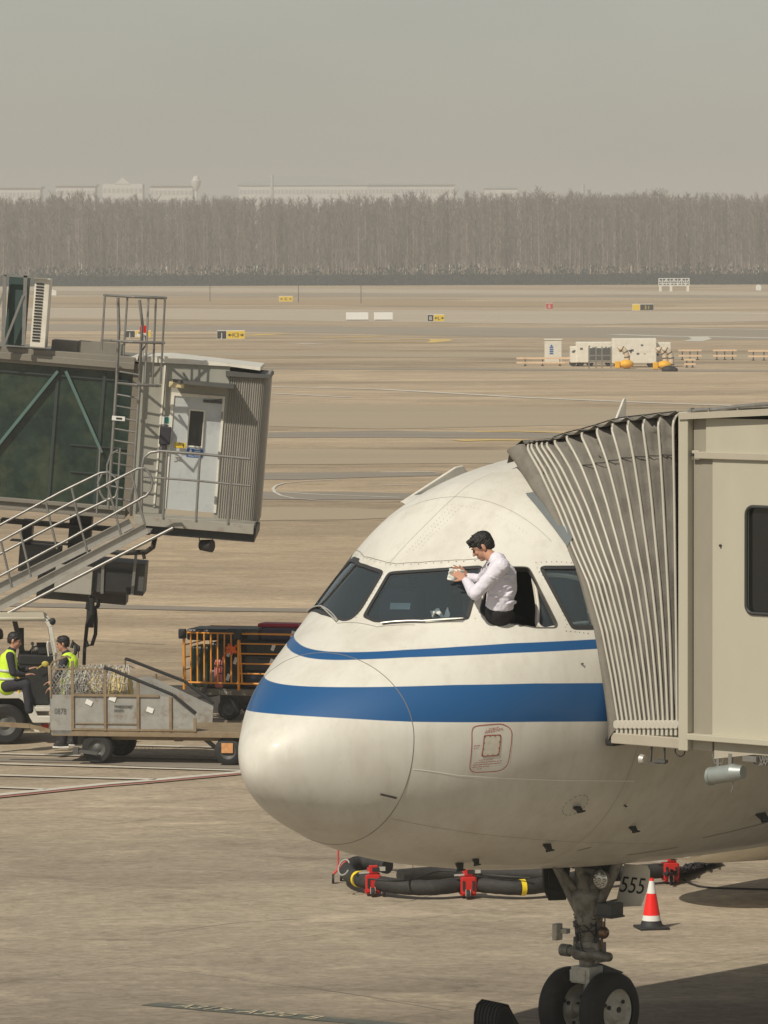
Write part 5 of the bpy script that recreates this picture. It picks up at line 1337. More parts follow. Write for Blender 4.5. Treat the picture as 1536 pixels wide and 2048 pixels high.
# platform outside the door with its railing (a metre in front of the wall)
PF = -1.15
def Lp(px, py, off=PF): return L(px, py, off)
a = Lp(272, 1036); b_ = Lp(505, 1052); zp = (Lp(300, 1033).z)
g = G(); g.box2((Lp(268, 1040).x, PF, zp - .16), (Lp(508, 1050).x, 0, zp)); g.build('platform', M('platform_edge', (.33, .31, .26), .6, dirt=rust, dirt_amt=.45, dirt_scale=5), lb, bevel=.006)
g = G(); g.box2((Lp(280, 1060).x, PF + .1, zp - .30), (Lp(510, 1060).x, WD - .2, zp - .16)); g.box2((Lp(495, 1070).x, -1.1, zp - .2), (Lp(511, 1070).x, .8, zp - .06)); g.build('cab_chassis', mDark, lb)
ptop = lambda px, py: Lp(px, py)
rt = [Lp(283, 1030), Lp(284, 935), Lp(288, 915), Lp(300, 905), Lp(320, 902), Lp(400, 908), Lp(500, 918)]
g = G(); g.tube(rt, .024, 8); g.tube([Lp(284, 953), Lp(400, 962), Lp(500, 972)], .018, 8)
for x_, y0, y1 in ((334, 903, 1037), (400, 908, 1042), (464, 914, 1048)): g.cyl(Lp(x_ - 8, y1), Lp(x_, y0), .022, n=8)
for x_ in (440, 480): g.cyl(Lp(x_, 917), Lp(x_ - 3, 966), .012, n=6)
g.build('platform_railing', mSteel, lb, smooth=60)
# roof ladder with safety cage
LF = -.55
def Ll(px, py, o=LF): return L(px, py, o)
g = G(); g.tube([Ll(216, 1018), Ll(233, 765), Ll(238, 660), Ll(236, 595)], .026, 8); g.tube([Ll(262, 1032), Ll(279, 770), Ll(282, 690), Ll(285, 650), Ll(279, 600)], .026, 8)
for k in range(12):
    t = k / 12 + .02; g.cyl(Ll(217 + 19 * t, 1000 - 275 * t), Ll(264 + 18 * t, 1008 - 275 * t), .015, n=6)
g.build('ladder', mSteel, lb, smooth=60)
g = G()
for x0, y0, x1, y1 in ((210, 590, 203, 700), (255, 592, 247, 712), (297, 595, 290, 765), (312, 595, 305, 770), (330, 597, 321, 768)): g.cyl(Ll(x0, y0, -.9), Ll(x1, y1, -.9), .018, n=6)
for yy, xa, xb in ((592, 208, 332), (682, 203, 328), (768, 230, 320)):
    g.tube([Ll(xa if yy != 768 else 233, yy - 2, -.5), Ll((xa + xb) / 2, yy + 2, -1.15), Ll(xb, yy + 4, -.9), Ll(xb, yy + 4, -.4)], .022, 8)
    g.beam(Ll(xa + 44, yy + 1, -.9), Ll(xb, yy + 4, -.9), .05, .05)
g.build('safety_cage', mSteel, lb, smooth=60)
pl, a, b_ = plate('ladder_tag', 228, 829, 253, 840, mSignW, lb, LF - .04)
g = G(); g.box((a.x + .12, LF - .045, (a.z + b_.z) / 2), (.10, .003, .03)); g.build('tag_mark', mText, pl)
# beacon
bp_ = L(284, 716, -.2); bt = L(284, 672, -.2)
g = G(); g.cyl(bp_, bt, .03, n=10); g.box(bt, (.22, .16, .03)); g.box(bt + Vector((0, 0, .03)), (.17, .15, .05)); bc = g.build('beacon_post', mWhite, lb)
g = G(); g.box(bt + Vector((.015, 0, .115)), (.12, .11, .13)); g.build('beacon_lens', M('red_lens', (.62, .01, .008), .15, coat=.4), bc, bevel=.012)
g = G(); g.tube([L(276, 722, -.2), L(280, 706, -.3), L(292, 690, -.3), L(292, 672, -.3)], .014, 6); g.build('cable', mDark, bc)
# roof plant: duct box, air-conditioning unit
g = G(); zz = L(170, 708).z; g.box2((L(100, 700).x, .3, L(100, 706).z), (L(152, 700).x, 1.2, L(100, 680).z)); g.box2((L(152, 700).x, .35, zz - .1), (L(240, 700).x, 1.1, L(170, 684).z)); g.build('roof_duct', mRoofG, lb)
ac = []
g = G(); ax0, ax1, az0, az1 = L(62, 694).x, L(98, 620).x, L(75, 694).z, L(80, 556).z
g.box2((ax0, -.3, az0), (ax1, .35, az1)); ac = g.build('air_conditioner', mWhite, lb, bevel=.012)
g = G()
for k in range(20): z_ = az0 + .10 + (az1 - az0 - .16) * k / 20; g.box2((ax0 + .03, -.312, z_), (ax0 + .16, -.29, z_ + .028))
g.build('louvre', mSignK, ac)
g = G(); g.box2((L(10, 690).x, -.2, az0), (ax0 - .12, .3, az1 - .02)); g.build('coil_panel', M('dark_teal_panel', (.035, .065, .058), .6, var=.3), ac)
g = G()
for x_ in (9, 50): g.beam(L(x_, 690) + Vector((0, -.35, 0)), L(x_ + 4, 550) + Vector((0, -.35, 0)), .06, .05, (0, 1, 0))
g.beam(L(11, 690) + Vector((0, -.37, 0)), L(50, 590) + Vector((0, -.37, 0)), .04, .05, (0, 1, 0)); g.beam(L(12, 550) + Vector((0, -.35, 0)), L(98, 556) + Vector((0, -.35, 0)), .05, .03)
g.beam(L(-30, 690) + Vector((0, -.3, 0)), L(14, 575) + Vector((0, -.3, 0)), .04, .04, (0, 1, 0)); g.build('unit_stand', mSteel, ac)
# underside: lamp, columns, drive box, hoist
g = G(); g.cyl(L(402, 1090, -.8), L(424, 1092, -.9), .09, .11, 18); g.tube([L(398, 1072, -.8), L(400, 1090, -.8)], .008, 6); g.tube([L(426, 1070, -.8), L(424, 1090, -.8)], .008, 6); g.build('underfloor_lamp', mDark, lb, smooth=40)
for x0, x1, y0, y1, o, m_ in ((0, 300, 1046, 1062, 1.2, mDark), (45, 60, 1040, 1110, 1.4, mDark), (20, 145, 1080, 1092, 1.0, mDark), (140, 175, 1030, 1150, 1.6, mDarkGrey)):
    a, b_ = L(x0, y0, o), L(x1, y1, o); g = G(); g.box2((a.x, o, b_.z), (b_.x, o + .5, a.z)); g.build('support_beam', m_, lb)
mPan = M('drive_box_panel', (.40, .38, .33), .55, var=.1, dirt=(.2, .17, .13), dirt_amt=.6)
g = G(); a, b_ = L(112, 1128, .6), L(182, 1190, .6); g.box2((a.x, .6, b_.z), (b_.x, 1.9, a.z)); g.build('drive_box', mPan, lb, bevel=.01)
g = G(); a, b_ = L(182, 1120, .7), L(286, 1192, .7); g.box2((a.x, .7, b_.z), (b_.x, 1.9, a.z)); dbx = g.build('drive_box', mDarkGrey, lb, bevel=.01)
g = G(); a, b_ = L(213, 1136, .68), L(262, 1186, .68); g.box2((a.x, .67, b_.z), (b_.x, .70, a.z)); g.build('grille', mDark, dbx)
g = G(); g.beam(L(206, 1130, .66), L(204, 1187, .66), .05, .05, (0, 1, 0)); g.build('strut', mSteel, dbx); g = G(); g.beam(L(272, 1110, .66), L(264, 1190, .66), .05, .05, (0, 1, 0)); g.build('strut', mSteel, dbx)
g = G(); a, b_ = L(78, 1110, 1.2), L(112, 1200, 1.2); g.box2((a.x, 1.3, b_.z), (b_.x + 1.2, 2.2, a.z)); g.box2((L(38, 1110, 1.2).x, 1.2, L(38, 1142, 1.2).z), (L(120, 1110, 1.2).x, 1.8, L(38, 1088, 1.2).z)); g.build('drive_column', mDarkGrey, lb)
g = G(); g.tube([L(310, 1075, .3), L(306, 1094, .2), L(292, 1104, .1), L(240, 1106, .1), L(200, 1100, .1)], .045, 8); g.tube([L(286, 1104, 0), L(289, 1118, 0)], .03, 6); g.build('conduit_bundle', mDark, lb, smooth=60)
# legs reaching the ground (hidden below the stairs and tug)
g = G(); zg = (I6 @ Vector((O6.x - 6.5, DL + 1.6, 0))).z
g.box2((L(-300, 1060, 1.2).x, 1.2, zg - .4), (L(-260, 1060, 1.2).x, 1.7, zb0)); g.build('support_column', mDarkGrey, lb)
# looped black cable hanging from the bridge
hb = I6 @ at(186, 1196, DL - .1)
g = G(); g.tube([L(190, 1194, -.1), L(176, 1204, -.1), L(174, 1216, -.1), L(186, 1220, -.1), L(196, 1212, -.1), L(198, 1198, -.1)], .035, 8); g.tube([L(181, 1190, -.1), L(177, 1215, -.1), L(176, 1240, -.1), L(172, 1270, -.1), L(169, 1300, -.1), L(168, 1330, -.1)], .03, 8)
g.tube([L(190, 1215, -.15), L(192, 1240, -.15), L(191, 1268, -.15), L(184, 1290, -.15), L(176, 1292, -.15), L(171, 1280, -.15), L(174, 1250, -.15), L(180, 1222, -.15)], .032, 8); g.tube([L(184, 1196, -.2), L(184, 1225, -.2), L(182, 1255, -.2)], .045, 8)
g.build('hanging_cable', mBlack, lb, smooth=60)
# service stairs: two stringers, treads, handrails
S0, S1 = -1.9, -1.05
def Ls(px, py, o): return L(px, py, o)
mStr = M('stair_alloy', (.40, .38, .34), .4, metal=.35, var=.15, scale=6, dirt=(.26, .22, .18), dirt_amt=.6, dirt_scale=4)
def stringer(p, q, o, h=.17):
    g = G(); a, b_ = Ls(*p, o), Ls(*q, o); g.beam(a, b_, .02, h); d = (b_ - a).normalized(); n_ = Vector((-d.z, 0, d.x))
    g.beam(a + n_ * h / 2 + Vector((0, -.03, 0)), b_ + n_ * h / 2 + Vector((0, -.03, 0)), .07, .015); g.beam(a - n_ * h / 2 + Vector((0, -.03, 0)), b_ - n_ * h / 2 + Vector((0, -.03, 0)), .07, .015)
    return g.build('stringer', mStr, lb)
stringer((-420, 1432), (293, 1056), S0); stringer((-420, 1385), (262, 1046), S1)
g = G()
for k in range(26):
    t = k / 26; px = 285 - 705 * t; py = 1062 + 372 * t; a = Ls(px, py, S0); g.box2((a.x - .13, S0 + .02, a.z - .02), (a.x + .13, S1, a.z + .01))
g.build('treads', mStr, lb)
g = G(); g.tube([Ls(-420, 1455, S0 - .1), Ls(20, 1224, S0 - .1), Ls(346, 1056, S0 - .1)], .028, 8); g.build('stair_brace', mSteel, lb, smooth=60)
def hrail(y0, off, loop, r=.022):
    sl = (1432 - 1056) / 713
    p = [Ls(-420, y0 + sl * 420, off), Ls(0, y0, off)] + [Ls(x_, y_, off) for x_, y_ in loop]
    g = G(); g.tube(p, r, 8); return g.build('handrail', mSteel, lb, smooth=60)
hrail(1050, S1, [(120, 985), (200, 946), (216, 944), (230, 954), (236, 975), (232, 992), (222, 1000), (207, 998), (200, 985), (196, 965), (204, 948)])
hrail(1083, S0, [(120, 1017), (275, 937), (290, 936), (300, 948), (305, 965), (302, 980), (292, 992), (280, 997)])
hrail(1108, S1, [(110, 1050), (225, 995)]); hrail(1152, S0, [(140, 1077), (282, 997)])
for px, o, y0, y1 in ((2, S0, 1083, 1152), (40, S0, 1062, 1158), (92, S1, 1006, 1048), (143, S1, 975, 1030), (-50, S0, 1108, 1200)):
    g = G(); g.cyl(Ls(px, y0, o), Ls(px + 22, y0 + 92, o), .02, n=6); g.build('baluster', mSteel, lb, smooth=60)
for px, o, y0 in ((148, S0, 1003), (215, S0, 968), (262, S0, 945)): g = G(); g.cyl(Ls(px, y0, o), Ls(px + 28, y0 + 105, o), .02, n=6); g.build('baluster', mSteel, lb, smooth=60)
g = G(); g.tube([Ls(193, 1028, S1), Ls(200, 894, S1), Ls(240, 896, S1), Ls(232, 1030, S1)], .018, 6); g.tube([Ls(214, 975, S1), Ls(214, 930, S1), Ls(222, 908, S1), Ls(236, 900, S1)], .018, 6); g.build('gate', mSteel, lb, smooth=60)

# ================================================================ RAMP EQUIPMENT AND CREW (left)
DT = 78.6
YAW = R(-9)
# ---- loader trailer
o7 = gnd(195, 1529)
tr = thing('luggage_trailer', 'rusty grey luggage trailer with mesh sides and sloping black side rails', 'trailer', tuple(o7), YAW)
I7 = inv(tr)
nrm7 = Vector((-math.sin(YAW), math.cos(YAW), 0))
def T(px, py, o=0.0): return I7 @ hit(px, py, o7 + nrm7 * o, nrm7)
WT = 1.55
mTr = M('trailer_grey_paint', (.30, .295, .27), .6, var=.22, scale=5, dirt=(.15, .075, .03), dirt_amt=.85, dirt_scale=3.4, dirt_lo=.53)
mTrR = M('trailer_rusty_edge', (.24, .18, .11), .7, var=.25, scale=5, dirt=rust, dirt_amt=.7, dirt_scale=4)
mMesh = M('wire_mesh', (.30, .29, .26), .5, metal=.3, var=.2)
xa, xb = T(101, 1450).x, T(478, 1470).x
zd = T(300, 1462).z; zd2 = T(300, 1474).z; zm = T(180, 1390).z
g = G(); g.box2((xa + .02, 0, zd2), (xb + .5, WT, zd)); g.box2((xa + .5, .2, zd2 - .07), (xb + .3, .3, zd2)); g.build('deck', mTrR, tr, bevel=.006)
g = G()
g.prism([(xa, .0, zd2 + .02), (T(143, 1450).x, 0, zd2 + .02), (T(143, 1450).x, 0, zm), (xa, 0, zm)], (0, .025, 0)); g.prism([(T(143, 1450).x, .01, zd), (T(390, 1450).x, .01, zd), (T(390, 1425).x, .01, T(390, 1430).z), (T(345, 1396).x, .01, T(345, 1396).z), (T(320, 1392).x, .01, zm), (T(143, 1450).x, .01, zm)], (0, .02, 0))
sp = g.build('side_panel', mTr, tr)
g = G(); g.prism([(xa, WT - .02, zd), (T(425, 1450, WT).x, WT - .02, zd), (T(427, 1410, WT).x, WT - .02, T(427, 1412, WT).z), (T(300, 1352, WT).x, WT - .02, T(300, 1352, WT).z), (xa, WT - .02, zm)], (0, .02, 0)); g.build('side_panel', mTr, tr)
g = G()
for x_, yt in ((145, 1322), (210, 1338), (276, 1362), (341, 1394), (390, 1436)): p = T(x_, yt); g = G(); g.box2((p.x - .022, -.02, zd), (p.x + .022, .01, p.z)); g.build('frame_post', mTrR, tr)
g = G(); g.box2((T(146, 1390).x, -.018, zm - .02), (T(318, 1390).x, .01, zm + .015)); g.box2((T(146, 1390).x, -.014, zd), (T(390, 1390).x, .01, zd + .03)); g.box2((T(146, 1390).x, -.01, zd + .1), (T(275, 1390).x, .01, zd + .115)); g.box2((xa, -.01, T(120, 1338).z - .015), (T(212, 1340).x, .012, T(120, 1338).z + .01))
g.tube([T(102, 1395), T(102, 1330), T(106, 1324), T(134, 1312), T(142, 1316)], .018, 6); g.tube([T(250, 1318, WT), T(250, 1360, WT)], .018, 6); g.tube([T(312, 1348, WT), T(312, 1385, WT)], .018, 6)
g.build('frame_rail', mTrR, tr)
g = G()
def rail7(pts, o): 
    P_ = [T(x, y, o) for x, y in pts]
    for a, b_ in zip(P_, P_[1:]): g.beam(a, b_, .05, .045, (0, 1, 0))
rail7([(208, 1335), (225, 1340), (318, 1378), (346, 1390), (392, 1427)], -.01); g.build('slope_rail', mBlack, tr, bevel=.012); g = G(); rail7([(250, 1317), (262, 1321), (368, 1362), (428, 1407)], WT); g.build('slope_rail', mBlack, tr, bevel=.012)
rr = random.Random(21); g = G()
for yo in (.005, WT):
    for i in range(14):
        for j in range(5):
            x0 = T(104 + i * 8, 1385, yo).x; z0 = T(110, 1388 - j * 11.5, yo).z; x1 = T(112 + i * 8, 1385, yo).x; z1 = T(110, 1376 - j * 11.5, yo).z
            w_ = [rr.uniform(-.012, .012) for _ in range(4)]
            g.tube([(x0 + w_[0], yo, z0), ((x0 + x1) / 2, yo + rr.uniform(-.02, .02), (z0 + z1) / 2 + w_[1]), (x1 + w_[2], yo, z1)], .0045, 4); g.tube([(x1 + w_[0], yo, z0), ((x0 + x1) / 2 + w_[3], yo + rr.uniform(-.02, .02), (z0 + z1) / 2), (x0, yo, z1 + w_[1])], .0045, 4)
g.build('mesh_side', mMesh, tr)
g = G(); g.beam(T(366, 1476, .3), T(350, 1476, .3), .1, .1); g.beam(T(405, 1474, .3), T(437, 1500, .3), .06, .06, (0, 1, 0)); g.box2((T(441, 1480, .2).x, .1, T(441, 1508).z), (T(468, 1480).x, .5, zd2)); g.box2((T(150, 1480).x, .2, T(160, 1492).z), (T(190, 1480).x, 1.3, zd2 - .02)); g.beam(T(150, 1501, -.02), T(196, 1507, -.02), .05, .07, (0, 1, 0)); g.box(T(152, 1501, -.03), (.09, .08, .10)); g.build('axle_frame', mDarkGrey, tr)
g = G(); a, b_ = T(443, 1486, .05), T(466, 1506, .05); g.box2((a.x, .04, b_.z), (b_.x, .09, a.z)); g.build('reflector_plate', M('orange_reflector', (.62, .30, .12), .5, var=.3, scale=20), tr)
def wheel7(name, c, r, hw, par, rim=.5, rc=mDarkGrey):
    g = G(); c = Vector(c); g.lathe([(-hw, r * .55), (-hw, r * .86), (-hw * .7, r * .98), (0, r), (hw * .7, r * .98), (hw, r * .86), (hw, r * .55)], c, (0, 1, 0), 32); w_ = g.build(name, mBlack if rc is not mTyreR else mTyreR, par, smooth=40)
    g = G(); g.lathe([(-hw * 1.02, r * .56), (-hw * .8, r * rim), (-hw * .5, r * .3), (-hw * .75, r * .12), (-hw * .8, .0)], c, (0, 1, 0), 24); g.lathe([(hw * 1.02, r * .56), (hw * .8, r * rim), (hw * .5, r * .3), (hw * .5, 0)], c, (0, 1, 0), 24); g.build('rim', rc, w_, smooth=40); return w_
rw = .25
for (px, py, o_) in ((193, 1529, .08), (234, 1516, 1.35)): p = I7 @ gnd(px, py); wheel7('wheel', (p.x, o_ if o_ > 1 else .12, rw), rw, .09, tr)
for o_ in (.12, 1.35): p = T(455, 1530, 0); wheel7('wheel', (p.x, o_, .23), .23, .07, tr)
for q in ((178, 1405, 18), (300, 1420, 14), (225, 1397, 14)):
    p = T(q[0], q[1]); g = G(); g.box((p.x, -.004, p.z), (.11, .004, .08), Matrix.Rotation(R(q[2] * 1.4), 3, 'Y')); g.build('sticker', mSignW, sp)
mtT = lambda px, py: frame_mt(T(px, py) + Vector((0, -.006, 0)), (1, 0, 0), (0, 0, 1))
text('side_number', '0878', .13, mDarkGrey, sp, frame_mt(T(109, 1428) + Vector((0, -.004, 0)), (1, 0, 0), (0, 0, 1)), sx=.75)
text('side_lettering', 'TPAB0833ABJT', .055, mText, sp, mtT(228, 1415), sx=.85); text('side_lettering', 'JHSADN', .055, mText, sp, mtT(228, 1423), sx=.75)
g = G(); g.beam(T(101, 1462), T(60, 1452), .06, .06); g.beam(T(60, 1452), T(-30, 1446), .07, .07); g.build('tow_bar', mTrR, tr)
# netted goods on the trailer
mNet = M('net_cord', (.55, .52, .46), .8)
cg = []
for i, (x0, x1, y0, y1, o0, o1, m_, lab) in enumerate(((170, 205, 1343, 1392, .35, 1.1, M('yellow_goods', (.62, .46, .16), .6, var=.4, scale=16), 'netted bag of yellow goods nearest the mesh end of the trailer'), (206, 252, 1345, 1392, .3, 1.1, MATS['yellow_goods'], 'netted bag of mottled yellow goods in the middle of the trailer'), (120, 168, 1350, 1395, .3, 1.2, M('grey_sack', (.16, .16, .15), .8, var=.5, scale=14), 'dark netted sack behind the mesh panel of the trailer'))):
    a, b_ = T(x0, y0, o0), T(x1, y1, o0); zb_ = zd
    tg = thing('netted_bag', lab, 'cargo bag', tuple(tr.matrix_basis @ Vector(((a.x + b_.x) / 2, (o0 + o1) / 2, zd))), YAW, 'netted bags on the trailer')
    wd_, hh_ = abs(b_.x - a.x), a.z - zd
    g = G(); g.sph((0, 0, hh_ * .5), 1, (wd_ * .56, .36, hh_ * .56), 20); g.box((0, 0, hh_ * .4), (wd_ * .9, .6, hh_ * .75)); organic(g, 'sack', m_, tg, .03, 3, .06, .12)
    g = G(); rr = random.Random(i + 40)
    for k in range(15):
        t = (k / 14 - .5); P_ = [(wd_ * .6 * t * 1.7 + rr.uniform(-.02, .02), -.34 - rr.uniform(0, .05), hh_ * q / 6) for q in range(7)]; g.tube([P_[q] if q < 6 else (P_[q][0], -.1, hh_ * 1.06) for q in range(7)], .006, 4)
        g.tube([(wd_ * (q / 6 - .5) * 1.1, -.36 - rr.uniform(0, .04), hh_ * (.1 + .9 * (k / 14)) + rr.uniform(-.03, .03)) for q in range(7)], .006, 4) if k % 2 else None
    for k in range(12): g.tube([(wd_ * .6 * (k / 11 - .5) * 1.8 + rr.uniform(-.04, .04), -.28, hh_ * 1.0), (wd_ * .6 * (k / 11 - .5) * 1.6 + rr.uniform(-.06, .06), rr.uniform(-.1, .1), hh_ * 1.10), (wd_ * .6 * (k / 11 - .5) * 1.8, .25, hh_ * 1.02)], .007, 4)
    g.build('net', mNet, tg)

# ---- tow tractor
o8 = gnd(30, 1490)
YT = R(5)
tt = thing('tow_tractor', 'white open-cab tow tractor with yellow hand rails hitched to the trailer', 'tow tractor', tuple(o8), YT)
I8 = inv(tt); n8 = Vector((-math.sin(YT), math.cos(YT), 0))
def K(px, py, o=0.0): return I8 @ hit(px, py, o8 + n8 * o, n8)
WK = 1.45
mTug = M('tug_white_paint', (.66, .63, .55), .4, var=.08, dirt=(.33, .29, .23), dirt_amt=.6, dirt_scale=4)
g = G()
def pr(pts, o0, o1): g.prism([K(x, y, o0) if 0 else Vector((K(x, y).x, o0, K(x, y).z)) for x, y in pts], (0, o1 - o0, 0))
fen = [(-40, 1385), (52, 1385), (58, 1392), (76, 1432), (101, 1432), (101, 1446), (66, 1446), (60, 1436), (46, 1402), (38, 1397), (-40, 1397)]
pr(fen, 0, .22); pr(fen, WK - .22, WK); pr([(68, 1414), (101, 1414), (101, 1423), (70, 1423)], .02, WK); pr([(-40, 1386), (50, 1386), (50, 1392), (-40, 1392)], .2, WK - .2)
g.build('fender', mTug, tt, bevel=.012)
g = G(); pr([(-120, 1397), (48, 1400), (72, 1445), (60, 1462), (-120, 1462)], .3, WK - .3); pr([(40, 1330), (96, 1330), (100, 1412), (66, 1412), (44, 1385), (40, 1360)], .3, WK - .25); pr([(-40, 1345), (22, 1345), (30, 1385), (-40, 1385)], .25, WK - .3); g.build('chassis', mDark, tt, bevel=.02)
g = G(); pr([(-2, 1352), (20, 1352), (22, 1372), (-2, 1372)], .25, WK - .25); pr([(-12, 1322), (-2, 1322), (0, 1352), (-8, 1354)], .25, WK - .25); g.build('seat', mBlack, tt, bevel=.03)
# cab frame
g = G()
for o_ in (.06, WK - .06):
    p = [K(x, y) for x, y in ((-60, 1239), (60, 1239), (86, 1239), (96, 1244), (101, 1255), (106, 1285), (111, 1312), (112, 1332))]
    for a, b_ in zip(p, p[1:]): g.beam(Vector((a.x, o_, a.z)), Vector((b_.x, o_, b_.z)), .07, .055, (0, 1, 0))
    p = [K(x, y) for x, y in ((-60, 1239), (-60, 1385))]; g.beam(Vector((p[0].x, o_, p[0].z)), Vector((p[1].x, o_, p[1].z)), .06, .06, (0, 1, 0))
g.build('cab_frame', mTug, tt, bevel=.01)
g = G(); a, b_ = K(-62, 1236), K(96, 1241); g.box2((a.x, .0, a.z - .04), (b_.x - .05, WK, a.z)); g.build('roof', M('roof_beige', (.50, .45, .34), .6), tt, bevel=.012)
g = G(); a, b_ = K(102, 1252), K(112, 1332); g.prism([(K(100, 1254).x, .1, K(100, 1254).z), (K(110, 1325).x, .1, K(110, 1325).z), (K(110, 1325).x, WK - .1, K(110, 1325).z), (K(100, 1254).x, WK - .1, K(100, 1254).z)], (.012, 0, 0)); 
mClear = bpy.data.materials.new('clear_glass'); mClear.use_nodes = True; _q = mClear.node_tree.nodes['Principled BSDF']; _q.inputs['Transmission Weight'].default_value = 1; _q.inputs['Roughness'].default_value = .05; _q.inputs['IOR'].default_value = 1.01; _q.inputs['Base Color'].default_value = (.85, .88, .86, 1)
g.build('windscreen', mClear, tt)
g = G(); p = K(105, 1241); g.sph((p.x, .05, p.z - .02), .055, (1, 1, 1.1)); g.cyl((p.x - .1, .06, p.z), (p.x, .05, p.z - .01), .02, n=8); g.build('work_lamp', mBlack, tt, smooth=60)
g = G(); P_ = [Vector((K(x, y).x, -.12, K(x, y).z)) for x, y in ((95, 1282), (101, 1279), (106, 1300), (107, 1310), (97, 1311), (94, 1290))]; g.tube(P_, .014, 6, True); g.build('mirror', mTug, tt, smooth=60)
g = G(); P_ = [Vector((K(x, y).x, .0, K(x, y).z)) for x, y in ((97, 1285), (101, 1284), (104, 1300), (104, 1307), (99, 1307))]; g.prism(P_, (0, .02, 0)); g.build('mirror_glass', mSteel, tt)
g = G(); P_ = [Vector((K(x, y).x, .02, K(x, y).z)) for x, y in ((-40, 1340), (12, 1340), (30, 1343), (36, 1353), (38, 1388))]; g.tube(P_, .022, 8); g.tube([Vector((K(x, y).x, .02, K(x, y).z)) for x, y in ((-40, 1363), (37, 1363))], .018, 8); g.build('hand_rail', M('rail_yellow', (.80, .50, .02), .45), tt, smooth=60)
# dashboard, wheel, steering, engine cover
g = G(); pr([(74, 1293), (95, 1293), (97, 1312), (78, 1312)], .35, .9); pr([(40, 1312), (108, 1314), (108, 1334), (36, 1332)], .28, WK - .25); g.build('dashboard', mBlack, tt, bevel=.02)
g = G(); c_ = K(58, 1318); g.tube(arc(Vector((c_.x, .75, c_.z)), .17, 0, 2 * math.pi, 20, (.5, 0, .85), (0, 1, 0))[:-1], .014, 6, True); g.cyl((c_.x, .75, c_.z), (c_.x + .15, .75, c_.z - .15), .02, n=8); g.build('steering_wheel', mBlack, tt, smooth=60)
g = G(); p = K(66, 1292); g.sph((p.x, .5, p.z), .03); g.cyl((p.x, .5, p.z), (p.x - .01, .5, p.z - .16), .012, n=6); p = K(74, 1301); g.sph((p.x, .4, p.z), .055); g.build('work_lamp', mSteel, tt, smooth=60)
g = G(); p = K(91, 1330); g.sph((p.x, .2, p.z), .055, (1.1, .4, .9)); g.cyl((p.x - .05, .2, p.z - .02), (p.x - .14, .2, p.z - .08), .01, n=6); g.build('yellow_glove', M('dull_yellow', (.50, .42, .08), .7, var=.4, scale=20), tt, smooth=60)
g = G(); g.prism([Vector((K(x, y).x, 1.0, K(x, y).z)) for x, y in ((24, 1243), (34, 1243), (52, 1312), (40, 1312))], (0, .05, 0)); g.box2((K(40, 1262).x, 1.1, K(40, 1310).z), (K(50, 1262).x, 1.15, K(40, 1266).z)); g.build('rear_pillar', mDarkGrey, tt)
g = G(); g.tube([K(143, 1296, .8), K(147, 1282, .8), K(152, 1290, .8), K(151, 1306, .8), K(146, 1312, .8)], .03, 8); g.build('mirror_arm', mBlack, tt, smooth=60)
g = G(); p = K(157, 1297, .8); g.sph(p, .03, (1, 1, 1.9)); g.cyl(p, p - Vector((0, 0, .16)), .008, n=6); g.build('marker_lamp', mBlack, tt, smooth=60)
rK = .34; p = I8 @ gnd(10, 1490)
for o_ in (.16, WK - .16): wheel7('wheel', (p.x, o_, rK), rK, .12, tt, .55, mDarkGrey); wheel7('wheel', (p.x - 1.7, o_, rK), rK, .12, tt, .55, mDarkGrey)
g = G(); pr([(62, 1455), (84, 1455), (84, 1467), (62, 1467)], .3, .8); g.build('hitch_plate', mWhite, tt); g = G(); pr([(84, 1453), (98, 1453), (98, 1466), (84, 1466)], .3, .8); g.build('tail_reflector', mRed, tt)

